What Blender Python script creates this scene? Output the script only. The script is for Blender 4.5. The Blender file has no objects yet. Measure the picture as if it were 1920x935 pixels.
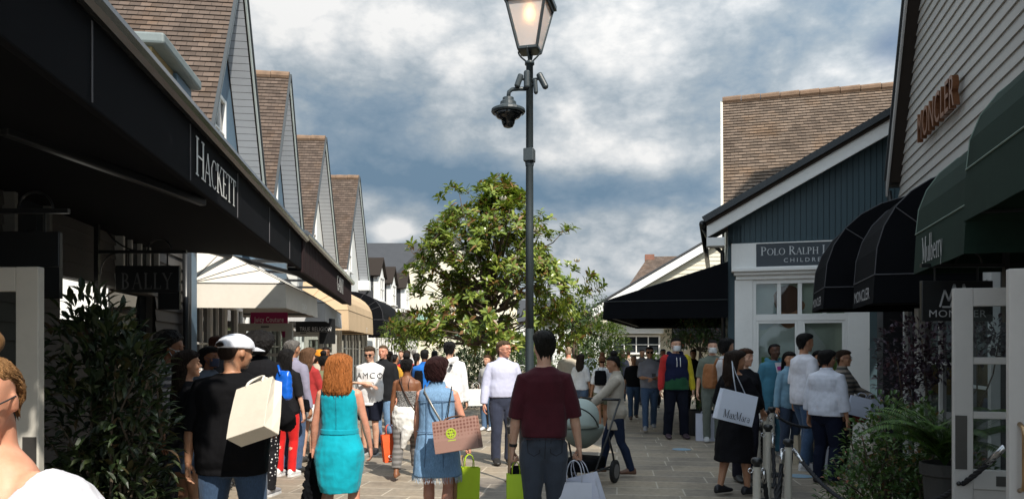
import bpy, math, random
from math import sin, cos, pi, radians, sqrt, atan2, tan
from mathutils import Vector, Matrix, noise
from mathutils.bvhtree import BVHTree

# ------------------------------------------------------------------ camera, sky, sun, exposure
SC = bpy.context.scene
COL = SC.collection
random.seed(11)
F, CX, HY, EYE = 1400.0, 960.0, 659.0, 1.65      # focal length and horizon of the photograph in its own pixels, eye height

cam_d = bpy.data.cameras.new('camera')
cam_d.sensor_fit = 'HORIZONTAL'
cam_d.sensor_width = 36.0
cam_d.lens = F / 1920 * 36
cam_d.shift_y = (HY - 467.5) / 1920
cam_d.clip_start, cam_d.clip_end = 0.05, 3000
cam = bpy.data.objects.new('camera', cam_d)
cam.location = (0, 0, EYE)
cam.rotation_euler = (radians(90), 0, 0)
COL.objects.link(cam)
SC.camera = cam

SUN = Vector((0.47, -0.883, 0)).normalized()
EL = radians(44)
SUNV = Vector((SUN.x * cos(EL), SUN.y * cos(EL), sin(EL)))
sd = bpy.data.lights.new('sun', 'SUN')
sd.energy, sd.angle, sd.color = 4.6, radians(0.5), (1.0, 0.93, 0.83)
so = bpy.data.objects.new('sun', sd)
so.rotation_euler = SUNV.to_track_quat('Z', 'Y').to_euler()
COL.objects.link(so)

W = bpy.data.worlds.new('World')
SC.world = W
W.use_nodes = True
nt = W.node_tree
nt.nodes.clear()
def wn(t, **kw):
    n = nt.nodes.new(t)
    for k, v in kw.items(): setattr(n, k, v)
    return n
def wl(a, b): nt.links.new(a, b)
def wmath(op, a, b=None, c=None, clamp=False):
    n = wn('ShaderNodeMath', operation=op, use_clamp=clamp)
    for i, s in enumerate((a, b, c)):
        if s is None: continue
        if isinstance(s, (int, float)): n.inputs[i].default_value = s
        else: wl(s, n.inputs[i])
    return n.outputs[0]
out = wn('ShaderNodeOutputWorld')
bg = wn('ShaderNodeBackground')
sky = wn('ShaderNodeTexSky', sky_type='NISHITA', sun_disc=False)
sky.sun_elevation = EL
sky.sun_rotation = atan2(SUN.x, SUN.y)
sky.air_density, sky.dust_density, sky.ozone_density = 1.0, 0.6, 1.5
tc = wn('ShaderNodeTexCoord')
sep = wn('ShaderNodeSeparateXYZ'); wl(tc.outputs['Generated'], sep.inputs[0])
pj = wn('ShaderNodeVectorMath', operation='MULTIPLY')   # cloud heaps, flattened a little towards the horizon
wl(tc.outputs['Generated'], pj.inputs[0]); pj.inputs[1].default_value = (1.0, 1.0, 1.75)
def wnoise(scale, detail, rough, dist, off):
    mp = wn('ShaderNodeMapping'); mp.inputs['Location'].default_value = off
    wl(pj.outputs[0], mp.inputs[0])
    n = wn('ShaderNodeTexNoise'); n.inputs['Scale'].default_value = scale; n.inputs['Detail'].default_value = detail
    n.inputs['Roughness'].default_value = rough; n.inputs['Distortion'].default_value = dist
    wl(mp.outputs[0], n.inputs['Vector'])
    return n.outputs['Fac']
big = wnoise(2.3, 6, 0.52, 0.1, (3.1, 1.7, 0.4))
fine = wnoise(6.0, 10, 0.58, 0.15, (0.3, 5.2, 1.1))
wisp = wnoise(26, 8, 0.6, 0.2, (7.3, 2.2, 3.0))
bil = wmath('ABSOLUTE', wmath('MULTIPLY_ADD', wnoise(6.5, 9, 0.56, 0.1, (9.1, 4.4, 2.2)), 2.0, -1.0))      # rounded heaps
bil2 = wmath('ABSOLUTE', wmath('MULTIPLY_ADD', wnoise(15.0, 8, 0.58, 0.1, (1.7, 8.4, 5.2)), 2.0, -1.0))
def direction(px, py): return Vector((px - CX, F, HY - py)).normalized()
def blob(px, py, sx, sy, amp):                    # a bank of cloud in a fixed compass direction
    d = direction(px, py)
    s = wn('ShaderNodeVectorMath', operation='SUBTRACT'); wl(tc.outputs['Generated'], s.inputs[0]); s.inputs[1].default_value = d
    m = wn('ShaderNodeVectorMath', operation='MULTIPLY'); wl(s.outputs[0], m.inputs[0]); m.inputs[1].default_value = (F / sx, 2.0, F / sy)
    l = wn('ShaderNodeVectorMath', operation='LENGTH'); wl(m.outputs[0], l.inputs[0])
    q = wmath('MULTIPLY', l.outputs['Value'], l.outputs['Value'])
    return wmath('MULTIPLY', wmath('EXPONENT', wmath('MULTIPLY', q, -1.0)), amp)
banks = [(530, 30, 150, 90, .34), (1600, 135, 130, 75, .36), (1180, 285, 200, 45, .30), (1080, 110, 70, 120, .16), (1290, 20, 190, 60, .16),
         (750, 395, 110, 45, .16), (1120, 425, 130, 55, .20), (735, 432, 42, 20, .55), (1180, 505, 120, 40, .14), (880, 60, 130, 70, .08),
         (700, 240, 170, 90, -.17), (860, 345, 330, 42, -.30), (1120, 365, 260, 34, -.26), (1330, 180, 170, 60, -.12), (900, 190, 110, 70, -.10), (960, 560, 600, 60, .10)]
acc = None
for b in banks:
    g = blob(*b)
    acc = g if acc is None else wmath('ADD', acc, g)
dens = wmath('ADD', wmath('ADD', wmath('MULTIPLY_ADD', big, 1.05, 0.09), wmath('MULTIPLY', fine, 0.55)), wmath('MULTIPLY', wisp, 0.13))
dens = wmath('ADD', dens, wmath('ADD', wmath('MULTIPLY_ADD', bil, 0.62, -0.09), wmath('MULTIPLY_ADD', bil2, 0.26, -0.04)))
dens = wmath('ADD', dens, acc)
ramp = wn('ShaderNodeValToRGB')
cr = ramp.color_ramp
stops = [(0.60, (0.20, 0.315, 0.44)), (0.80, (0.31, 0.415, 0.525)), (0.95, (0.46, 0.54, 0.61)), (1.08, (0.68, 0.735, 0.78)), (1.27, (1.06, 1.06, 1.05))]
while len(cr.elements) < len(stops): cr.elements.new(0.5)
for e, (p, c) in zip(cr.elements, stops): e.position = p / 1.6; e.color = (*c, 1)
wl(wmath('DIVIDE', dens, 1.6), ramp.inputs[0])
skv = wn('ShaderNodeVectorMath', operation='SCALE'); skv.inputs['Scale'].default_value = 10.0
wl(ramp.outputs[0], skv.inputs[0])
# clear gaps: a hole of blue sky on the right and thin spots elsewhere
gap = wn('ShaderNodeMapRange'); gap.inputs[1].default_value = 0.24; gap.inputs[2].default_value = 0.62
wl(wmath('ADD', wmath('ADD', blob(1675, 80, 45, 36, .40), blob(700, 330, 260, 60, .06)), wmath('MULTIPLY', wmath('SUBTRACT', fine, .35), 0.75)), gap.inputs[0])
mx = wn('ShaderNodeMixRGB'); wl(gap.outputs[0], mx.inputs[0]); wl(skv.outputs[0], mx.inputs[1]); wl(sky.outputs[0], mx.inputs[2])
# unseen sky behind the viewer, towards the sun, brightened to add fill light
dt = wn('ShaderNodeVectorMath', operation='DOT_PRODUCT'); wl(tc.outputs['Generated'], dt.inputs[0]); dt.inputs[1].default_value = SUNV
fill_glow = wmath('ADD', wmath('MULTIPLY', wmath('POWER', wmath('MAXIMUM', wmath('MULTIPLY_ADD', dt.outputs['Value'], .62, .38), 0.0), 1.6), 1.5), 0.64)
gv = wn('ShaderNodeVectorMath', operation='SCALE'); wl(mx.outputs[0], gv.inputs[0]); wl(fill_glow, gv.inputs['Scale'])
wl(gv.outputs[0], bg.inputs[0])
bg.inputs[1].default_value = 0.085
wl(bg.outputs[0], out.inputs[0])

SC.view_settings.view_transform = 'Standard'
SC.view_settings.look = 'None'
SC.view_settings.exposure = 0.5
SC.view_settings.gamma = 1.0
SC.view_settings.use_curve_mapping = False
SC.render.engine = 'CYCLES'
SC.cycles.max_bounces = 6
SC.cycles.transparent_max_bounces = 12
SC.cycles.use_denoising = True
SC.cycles.sample_clamp_indirect = 8

def P(px, py, Y): return Vector(((px - CX) * Y / F, Y, EYE + (HY - py) * Y / F))   # a photo pixel at depth Y as a point

# ------------------------------------------------------------------ materials
MATS = {}
def _mat(name):
    m = bpy.data.materials.new(name); m.use_nodes = True
    t = m.node_tree
    return m, t, t.nodes['Principled BSDF']
def ramp_node(t, fac, stops):
    r = t.nodes.new('ShaderNodeValToRGB')
    while len(r.color_ramp.elements) < len(stops): r.color_ramp.elements.new(0.5)
    for e, (p, c) in zip(r.color_ramp.elements, stops): e.position = p; e.color = (*c, 1)
    t.links.new(fac, r.inputs[0])
    return r.outputs[0]
def noise_node(t, vec, scale, detail=4, rough=.55, dist=0):
    n = t.nodes.new('ShaderNodeTexNoise')
    n.inputs['Scale'].default_value = scale; n.inputs['Detail'].default_value = detail
    n.inputs['Roughness'].default_value = rough; n.inputs['Distortion'].default_value = dist
    if vec is not None: t.links.new(vec, n.inputs['Vector'])
    return n.outputs['Fac']
def mapped(t, vec, scale=(1, 1, 1), rot=(0, 0, 0), loc=(0, 0, 0)):
    m = t.nodes.new('ShaderNodeMapping')
    m.inputs['Scale'].default_value = scale; m.inputs['Rotation'].default_value = rot; m.inputs['Location'].default_value = loc
    t.links.new(vec, m.inputs[0])
    return m.outputs[0]
def coord(t, which='Object'):
    return t.nodes.new('ShaderNodeTexCoord').outputs[which]
def bump_node(t, h, strength, dist=.01, normal=None):
    b = t.nodes.new('ShaderNodeBump'); b.inputs['Strength'].default_value = strength; b.inputs['Distance'].default_value = dist
    t.links.new(h, b.inputs['Height'])
    if normal is not None: t.links.new(normal, b.inputs['Normal'])
    return b.outputs[0]
def shade(c, k): return tuple(max(0, min(1, x * k)) for x in c)
def paint(name, c, rough=.55, var=.22, scale=3.0, bump=.12, bscale=60, metal=0, spec=.5, stretch=(1, 1, 1)):
    """painted or plain surface with soft wear"""
    if name in MATS: return MATS[name]
    m, t, b = _mat(name)
    co = mapped(t, coord(t), stretch)
    n1 = noise_node(t, co, scale, 6, .6)
    n2 = noise_node(t, co, scale * 9, 3, .6)
    mixn = t.nodes.new('ShaderNodeMath'); mixn.operation = 'MULTIPLY_ADD'; mixn.inputs[1].default_value = .35
    t.links.new(n2, mixn.inputs[0]); t.links.new(n1, mixn.inputs[2])
    t.links.new(ramp_node(t, mixn.outputs[0], [(.38, shade(c, 1 - var)), (.62, c), (.86, shade(c, 1 + var * .5))]), b.inputs['Base Color'])
    b.inputs['Roughness'].default_value = rough; b.inputs['Metallic'].default_value = metal; b.inputs['Specular IOR Level'].default_value = spec
    if bump: t.links.new(bump_node(t, noise_node(t, co, bscale, 4), bump, .004), b.inputs['Normal'])
    MATS[name] = m
    return m
def cloth(c, kind='plain', c2=None, rough=.85):
    key = 'cloth_%s_%s_%s' % (kind, '_'.join('%.3f' % x for x in c), c2)
    if key in MATS: return MATS[key]
    m, t, b = _mat('fabric_' + kind)
    co = coord(t)
    n1 = noise_node(t, co, 7, 5, .6)
    base = ramp_node(t, n1, [(.3, shade(c, .80)), (.55, c), (.8, shade(c, 1.10))])
    bh = noise_node(t, mapped(t, co, (11, 11, 4.5), (.3, .2, 0)), 1.0, 4, .5, 1.2)
    if kind == 'denim':
        n2 = noise_node(t, mapped(t, co, (60, 60, 9)), 3, 4, .7)
        base = ramp_node(t, n2, [(.25, shade(c, .65)), (.5, c), (.8, shade(c, 1.5))])
    elif kind in ('stripe', 'hstripe'):
        w = t.nodes.new('ShaderNodeTexWave'); w.bands_direction = 'X' if kind == 'stripe' else 'Z'
        w.inputs['Scale'].default_value = 24 if kind == 'stripe' else 5.0; w.inputs['Distortion'].default_value = .3
        t.links.new(co, w.inputs[0])
        base = ramp_node(t, w.outputs['Fac'], [(.42, c), (.58, c2)])
    elif kind == 'dots':
        v = t.nodes.new('ShaderNodeTexVoronoi'); v.inputs['Scale'].default_value = 26; v.inputs['Randomness'].default_value = .5
        t.links.new(co, v.inputs[0])
        base = ramp_node(t, v.outputs['Distance'], [(.20, c2), (.26, c)])
    elif kind == 'pattern':
        w = t.nodes.new('ShaderNodeTexWave'); w.wave_type = 'RINGS'; w.inputs['Scale'].default_value = 16; w.inputs['Distortion'].default_value = 9; w.inputs['Detail Scale'].default_value = 3
        t.links.new(co, w.inputs[0])
        base = ramp_node(t, w.outputs['Fac'], [(.4, c), (.6, c2)])
    t.links.new(base, b.inputs['Base Color'])
    b.inputs['Roughness'].default_value = rough; b.inputs['Specular IOR Level'].default_value = .25 if max(c) > .05 else .10
    b.inputs['Sheen Weight'].default_value = .10 if max(c) > .05 else 0
    nrm = bump_node(t, bh, .26, .02)
    t.links.new(bump_node(t, noise_node(t, co, 420, 2), .12, .002, nrm), b.inputs['Normal'])
    MATS[key] = m
    return m
def skin(c):
    key = 'skin_%s' % str(c)
    if key in MATS: return MATS[key]
    m, t, b = _mat('skin')
    co = coord(t)
    t.links.new(ramp_node(t, noise_node(t, co, 9, 5, .6), [(.3, (c[0] * .86, c[1] * .74, c[2] * .70)), (.52, c), (.8, shade(c, 1.10))]), b.inputs['Base Color'])
    b.inputs['Roughness'].default_value = .5; b.inputs['Specular IOR Level'].default_value = .4
    b.inputs['Subsurface Weight'].default_value = .12; b.inputs['Subsurface Radius'].default_value = (.012, .005, .003)
    t.links.new(bump_node(t, noise_node(t, co, 300, 3), .10, .002), b.inputs['Normal'])
    MATS[key] = m
    return m
def hairm(c):
    key = 'hair_%s' % str(c)
    if key in MATS: return MATS[key]
    m, t, b = _mat('hair')
    co = coord(t)
    n = noise_node(t, mapped(t, co, (130, 130, 7)), 1, 5, .65, .8)
    t.links.new(ramp_node(t, n, [(.28, shade(c, .45)), (.52, c), (.8, shade(c, 1.5))]), b.inputs['Base Color'])
    b.inputs['Roughness'].default_value = .5; b.inputs['Specular IOR Level'].default_value = .16
    t.links.new(bump_node(t, n, .9, .012), b.inputs['Normal'])
    MATS[key] = m
    return m
def glassy(name, c=(.02, .024, .028), rough=.04):
    if name in MATS: return MATS[name]
    m, t, b = _mat(name)
    b.inputs['Base Color'].default_value = (*c, 1); b.inputs['Roughness'].default_value = rough; b.inputs['Specular IOR Level'].default_value = .6
    t.links.new(bump_node(t, noise_node(t, coord(t), 1.5, 2), .06, .02), b.inputs['Normal'])
    MATS[name] = m
    return m
def clear_glass():
    if 'clear_glass' in MATS: return MATS['clear_glass']
    m, t, b = _mat('clear_glass')
    t.nodes.remove(b)
    o = t.nodes['Material Output']
    tr = t.nodes.new('ShaderNodeBsdfTransparent'); tr.inputs[0].default_value = (.86, .9, .9, 1)
    gl = t.nodes.new('ShaderNodeBsdfGlossy'); gl.inputs['Roughness'].default_value = .03
    fr = t.nodes.new('ShaderNodeFresnel'); fr.inputs[0].default_value = 1.5
    mix = t.nodes.new('ShaderNodeMixShader')
    t.links.new(fr.outputs[0], mix.inputs[0]); t.links.new(tr.outputs[0], mix.inputs[1]); t.links.new(gl.outputs[0], mix.inputs[2])
    t.links.new(mix.outputs[0], o.inputs[0])
    MATS['clear_glass'] = m
    return m
def emit(name, c, s):
    m, t, b = _mat(name)
    b.inputs['Base Color'].default_value = (*shade(c, .8), 1)
    b.inputs['Emission Color'].default_value = (*c, 1); b.inputs['Emission Strength'].default_value = s
    MATS[name] = m
    return m
def tile_mat(name, c, lichen=.0):
    """clay tiles: UV in metres, one brick of the pattern is one tile"""
    m, t, b = _mat(name)
    uv = coord(t, 'UV')
    br = t.nodes.new('ShaderNodeTexBrick')
    br.inputs['Scale'].default_value = 1.0; br.inputs['Mortar Size'].default_value = .004; br.inputs['Mortar Smooth'].default_value = .2
    br.inputs['Brick Width'].default_value = .17; br.inputs['Row Height'].default_value = .115; br.inputs['Bias'].default_value = -.15
    br.inputs['Color1'].default_value = (*shade(c, .72), 1); br.inputs['Color2'].default_value = (*shade(c, 1.28), 1); br.inputs['Mortar'].default_value = (*shade(c, .22), 1)
    t.links.new(uv, br.inputs['Vector'])
    n1 = noise_node(t, mapped(t, uv, (1, 1, 1)), 1.1, 6, .65)
    n2 = noise_node(t, uv, 22, 4, .6)
    mul = t.nodes.new('ShaderNodeMixRGB'); mul.blend_type = 'MULTIPLY'; mul.inputs[0].default_value = 1
    t.links.new(br.outputs['Color'], mul.inputs[1])
    t.links.new(ramp_node(t, n1, [(.3, (.62, .60, .58)), (.5, (1, 1, 1)), (.72, (1.0, .86, .70))]), mul.inputs[2])
    sp = t.nodes.new('ShaderNodeMixRGB'); sp.blend_type = 'MIX'
    t.links.new(ramp_node(t, n2, [(.66, (0, 0, 0)), (.74, (.55, .55, .55))]), sp.inputs[0])
    t.links.new(mul.outputs[0], sp.inputs[1]); sp.inputs[2].default_value = (.36, .34, .29, 1)
    t.links.new(sp.outputs[0], b.inputs['Base Color'])
    b.inputs['Roughness'].default_value = .85; b.inputs['Specular IOR Level'].default_value = .25
    nb = bump_node(t, br.outputs['Fac'], -.6, .012)
    t.links.new(bump_node(t, n2, .35, .01, nb), b.inputs['Normal'])
    MATS[name] = m
    return m
def leaf_mat(name, stops, rough=.35, trans=.12):
    m, t, b = _mat(name)
    at = t.nodes.new('ShaderNodeAttribute'); at.attribute_name = 'rnd'
    t.links.new(ramp_node(t, at.outputs['Fac'], stops), b.inputs['Base Color'])
    b.inputs['Roughness'].default_value = rough; b.inputs['Specular IOR Level'].default_value = .45
    tr = t.nodes.new('ShaderNodeBsdfTranslucent')
    t.links.new(ramp_node(t, at.outputs['Fac'], [(p, (c[0] * 1.5, c[1] * 1.6, c[2] * .8)) for p, c in stops]), tr.inputs[0])
    mix = t.nodes.new('ShaderNodeMixShader'); mix.inputs[0].default_value = trans
    o = t.nodes['Material Output']
    t.links.new(b.outputs[0], mix.inputs[1]); t.links.new(tr.outputs[0], mix.inputs[2]); t.links.new(mix.outputs[0], o.inputs[0])
    MATS[name] = m
    return m

# ------------------------------------------------------------------ mesh builder
class MB:
    def __init__(s): s.v, s.f, s.m, s.uv, s.r = [], [], [], [], []
    def face(s, pts, mi=0, uv=None, r=0.0):
        i = len(s.v); s.v += [tuple(p) for p in pts]; s.f.append(tuple(range(i, i + len(pts)))); s.m.append(mi); s.uv.append(uv); s.r.append(r)
    def raw(s, vs, fs, mi=0):
        i = len(s.v); s.v += [tuple(p) for p in vs]
        for f in fs: s.f.append(tuple(i + k for k in f)); s.m.append(mi); s.uv.append(None); s.r.append(0.0)
    def box(s, x0, y0, z0, x1, y1, z1, mi=0):
        x0, x1 = min(x0, x1), max(x0, x1); y0, y1 = min(y0, y1), max(y0, y1); z0, z1 = min(z0, z1), max(z0, z1)
        s.raw([(x0, y0, z0), (x1, y0, z0), (x1, y1, z0), (x0, y1, z0), (x0, y0, z1), (x1, y0, z1), (x1, y1, z1), (x0, y1, z1)],
              [(0, 3, 2, 1), (4, 5, 6, 7), (0, 1, 5, 4), (1, 2, 6, 5), (2, 3, 7, 6), (3, 0, 4, 7)], mi)
        return s
    def bar(s, a, b, w, h, up=(0, 0, 1), mi=0):      # box bar from a to b, w across, h along up
        a, b = Vector(a), Vector(b); t = (b - a).normalized(); up = Vector(up)
        sx = t.cross(up)
        if sx.length < 1e-5: sx = t.cross(Vector((1, 0, 0)))
        sx.normalize(); uz = sx.cross(t).normalized()
        vs = [p + sx * (i * w / 2) + uz * (j * h / 2) for p in (a, b) for i, j in ((-1, -1), (1, -1), (1, 1), (-1, 1))]
        s.raw(vs, [(0, 1, 2, 3), (7, 6, 5, 4), (0, 4, 5, 1), (1, 5, 6, 2), (2, 6, 7, 3), (3, 7, 4, 0)], mi)
        return s
    def prism(s, poly, d, mi=0):                       # planar polygon swept along d
        d = Vector(d); n = len(poly); a = [Vector(p) for p in poly]
        s.raw(a + [p + d for p in a], [tuple(range(n))[::-1], tuple(range(n, 2 * n))] + [(i, (i + 1) % n, n + (i + 1) % n, n + i) for i in range(n)], mi)
        return s
    def rings(s, rs, mi=0, cap=True):
        n = len(rs[0]); vs = [p for r in rs for p in r]; fs = []
        for k in range(len(rs) - 1):
            for i in range(n): fs.append((k * n + i, k * n + (i + 1) % n, (k + 1) * n + (i + 1) % n, (k + 1) * n + i))
        if cap: fs += [tuple(range(n))[::-1], tuple((len(rs) - 1) * n + i for i in range(n))]
        s.raw(vs, fs, mi)
        return s
    def tube(s, pts, rad, n=10, mi=0, ref=None, round_ends=False):
        pts = [Vector(p) for p in pts]; k = len(pts)
        if not isinstance(rad, (list, tuple)): rad = [rad] * k
        rs = []; px = Vector(ref) if ref else None
        for i in range(k):
            t = (pts[min(i + 1, k - 1)] - pts[max(i - 1, 0)])
            t = t.normalized() if t.length > 1e-9 else Vector((0, 0, 1))
            if px is None: px = t.orthogonal()
            px = px - t * px.dot(t)
            if px.length < 1e-5: px = t.orthogonal()
            px.normalize(); py = t.cross(px)
            r = rad[i]; r1, r2 = r if isinstance(r, (list, tuple)) else (r, r)
            ring = [pts[i] + px * (r1 * cos(2 * pi * j / n)) + py * (r2 * sin(2 * pi * j / n)) for j in range(n)]
            if round_ends and i == 0:
                rs.append([pts[0] - t * (r2 * .75) + (q - pts[0]) * .5 for q in ring])
            rs.append(ring)
            if round_ends and i == k - 1:
                rs.append([pts[i] + t * (r2 * .75) + (q - pts[i]) * .5 for q in ring])
        return s.rings(rs, mi)
    def ball(s, c, r, n=10, k=7, mi=0):
        c = Vector(c); r = Vector(r) if isinstance(r, (tuple, list)) else Vector((r, r, r)); rs = []
        for a in range(k + 1):
            th = pi * (0.04 + .92 * a / k)
            rs.append([c + Vector((r.x * sin(th) * cos(2 * pi * j / n), r.y * sin(th) * sin(2 * pi * j / n), -r.z * cos(th))) for j in range(n)])
        return s.rings(rs, mi)
    def lathe(s, prof, c=(0, 0, 0), n=16, mi=0):       # prof: (radius, z)
        c = Vector(c)
        return s.rings([[c + Vector((max(r, 1e-4) * cos(2 * pi * j / n), max(r, 1e-4) * sin(2 * pi * j / n), z)) for j in range(n)] for r, z in prof], mi)
    def mesh(s, name, mats):
        me = bpy.data.meshes.new(name); me.from_pydata(s.v, [], s.f)
        for m in (mats if isinstance(mats, (list, tuple)) else [mats]): me.materials.append(m)
        if any(s.m): me.polygons.foreach_set('material_index', s.m)
        if any(u is not None for u in s.uv):
            ul = me.uv_layers.new(name='UVMap').data; k = 0
            for f, u in zip(s.f, s.uv):
                for j in range(len(f)):
                    if u: ul[k].uv = u[j]
                    k += 1
        if any(s.r):
            at = me.attributes.new('rnd', 'FLOAT', 'FACE'); at.data.foreach_set('value', s.r)
        me.update()
        return me
    def build(s, name, mats, parent=None, smooth=False, bevel=0, solid=0):
        me = s.mesh(name, mats)
        if smooth: me.polygons.foreach_set('use_smooth', [True] * len(me.polygons))
        o = bpy.data.objects.new(name, me); COL.objects.link(o)
        if parent is not None: o.parent = parent
        if solid:
            q = o.modifiers.new('solid', 'SOLIDIFY'); q.thickness = solid; q.offset = 0
        if bevel:
            q = o.modifiers.new('bevel', 'BEVEL'); q.width = bevel; q.segments = 2; q.limit_method = 'ANGLE'
        return o

def tag(o, label, cat, group=None, kind=None):
    o['label'] = label; o['category'] = cat
    if group: o['group'] = group
    if kind: o['kind'] = kind
    return o
def thing(name, label, cat, loc=(0, 0, 0), rz=0.0, group=None):
    o = bpy.data.objects.new(name, None); COL.objects.link(o)
    o.empty_display_size = .1
    o.location = loc; o.rotation_euler = (0, 0, rz)
    return tag(o, label, cat, group)
def structure(o): o['kind'] = 'structure'; return o

def bake(o, voxel=None, smooth=2, disp=None, dscale=.12, sm_fac=.5):
    """voxel-union, smooth and wrinkle a mesh object, then store the result as its mesh"""
    if voxel:
        q = o.modifiers.new('r', 'REMESH'); q.mode = 'VOXEL'; q.voxel_size = voxel
    if smooth:
        q = o.modifiers.new('s', 'SMOOTH'); q.iterations = smooth; q.factor = sm_fac
    for d, sc in (disp or []):
        tx = bpy.data.textures.get('folds_%g' % sc)
        if tx is None:
            tx = bpy.data.textures.new('folds_%g' % sc, 'CLOUDS'); tx.noise_scale = sc; tx.noise_depth = 2
        q = o.modifiers.new('d', 'DISPLACE'); q.texture = tx; q.strength = d; q.mid_level = .5; q.texture_coords = 'LOCAL'
    dg = bpy.context.evaluated_depsgraph_get()
    me = bpy.data.meshes.new_from_object(o.evaluated_get(dg))
    old = o.data
    o.modifiers.clear(); o.data = me
    if not me.materials:
        for m in old.materials: me.materials.append(m)
    me.polygons.foreach_set('use_smooth', [True] * len(me.polygons)); me.update()
    bpy.data.meshes.remove(old)
    return o

# ------------------------------------------------------------------ lettering
def sans_polys(txt, size, spacing=1.0):
    cu = bpy.data.curves.new('txt', 'FONT'); cu.body = txt; cu.size = size; cu.space_character = spacing; cu.resolution_u = 3
    o = bpy.data.objects.new('txt', cu); COL.objects.link(o)
    dg = bpy.context.evaluated_depsgraph_get()
    me = bpy.data.meshes.new_from_object(o.evaluated_get(dg))
    v = [tuple(p.co) for p in me.vertices]; f = [tuple(p.vertices) for p in me.polygons]
    bpy.data.objects.remove(o); bpy.data.curves.remove(cu); bpy.data.meshes.remove(me)
    return v, f
def _arc(cx, cy, rx, ry, a0, a1, thick, thin, n=12):
    out = []
    for i in range(n):
        q = []
        for a in (a0 + (a1 - a0) * i / n, a0 + (a1 - a0) * (i + 1) / n):
            a = radians(a); w = thin + (thick - thin) * abs(cos(a)) ** 1.5
            q.append(((cx + (rx + w / 2) * cos(a), cy + (ry + w / 2) * sin(a)), (cx + (rx - w / 2) * cos(a), cy + (ry - w / 2) * sin(a))))
        out.append([q[0][0], q[1][0], q[1][1], q[0][1]])
    return out
def _ln(x0, y0, x1, y1, w):
    d = Vector((x1 - x0, y1 - y0)); n = Vector((-d.y, d.x)).normalized() * (w / 2)
    return [[(x0 + n.x, y0 + n.y), (x0 - n.x, y0 - n.y), (x1 - n.x, y1 - n.y), (x1 + n.x, y1 + n.y)]]
T_, t_ = .125, .05
def _sf(x, y, w=.2): return _ln(x - w / 2, y, x + w / 2, y, t_)
def _stem(x, y0=0, y1=1): return _ln(x, y0, x, y1, T_) + _sf(x, y0 + t_ / 2, .26) + _sf(x, y1 - t_ / 2, .26)
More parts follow.
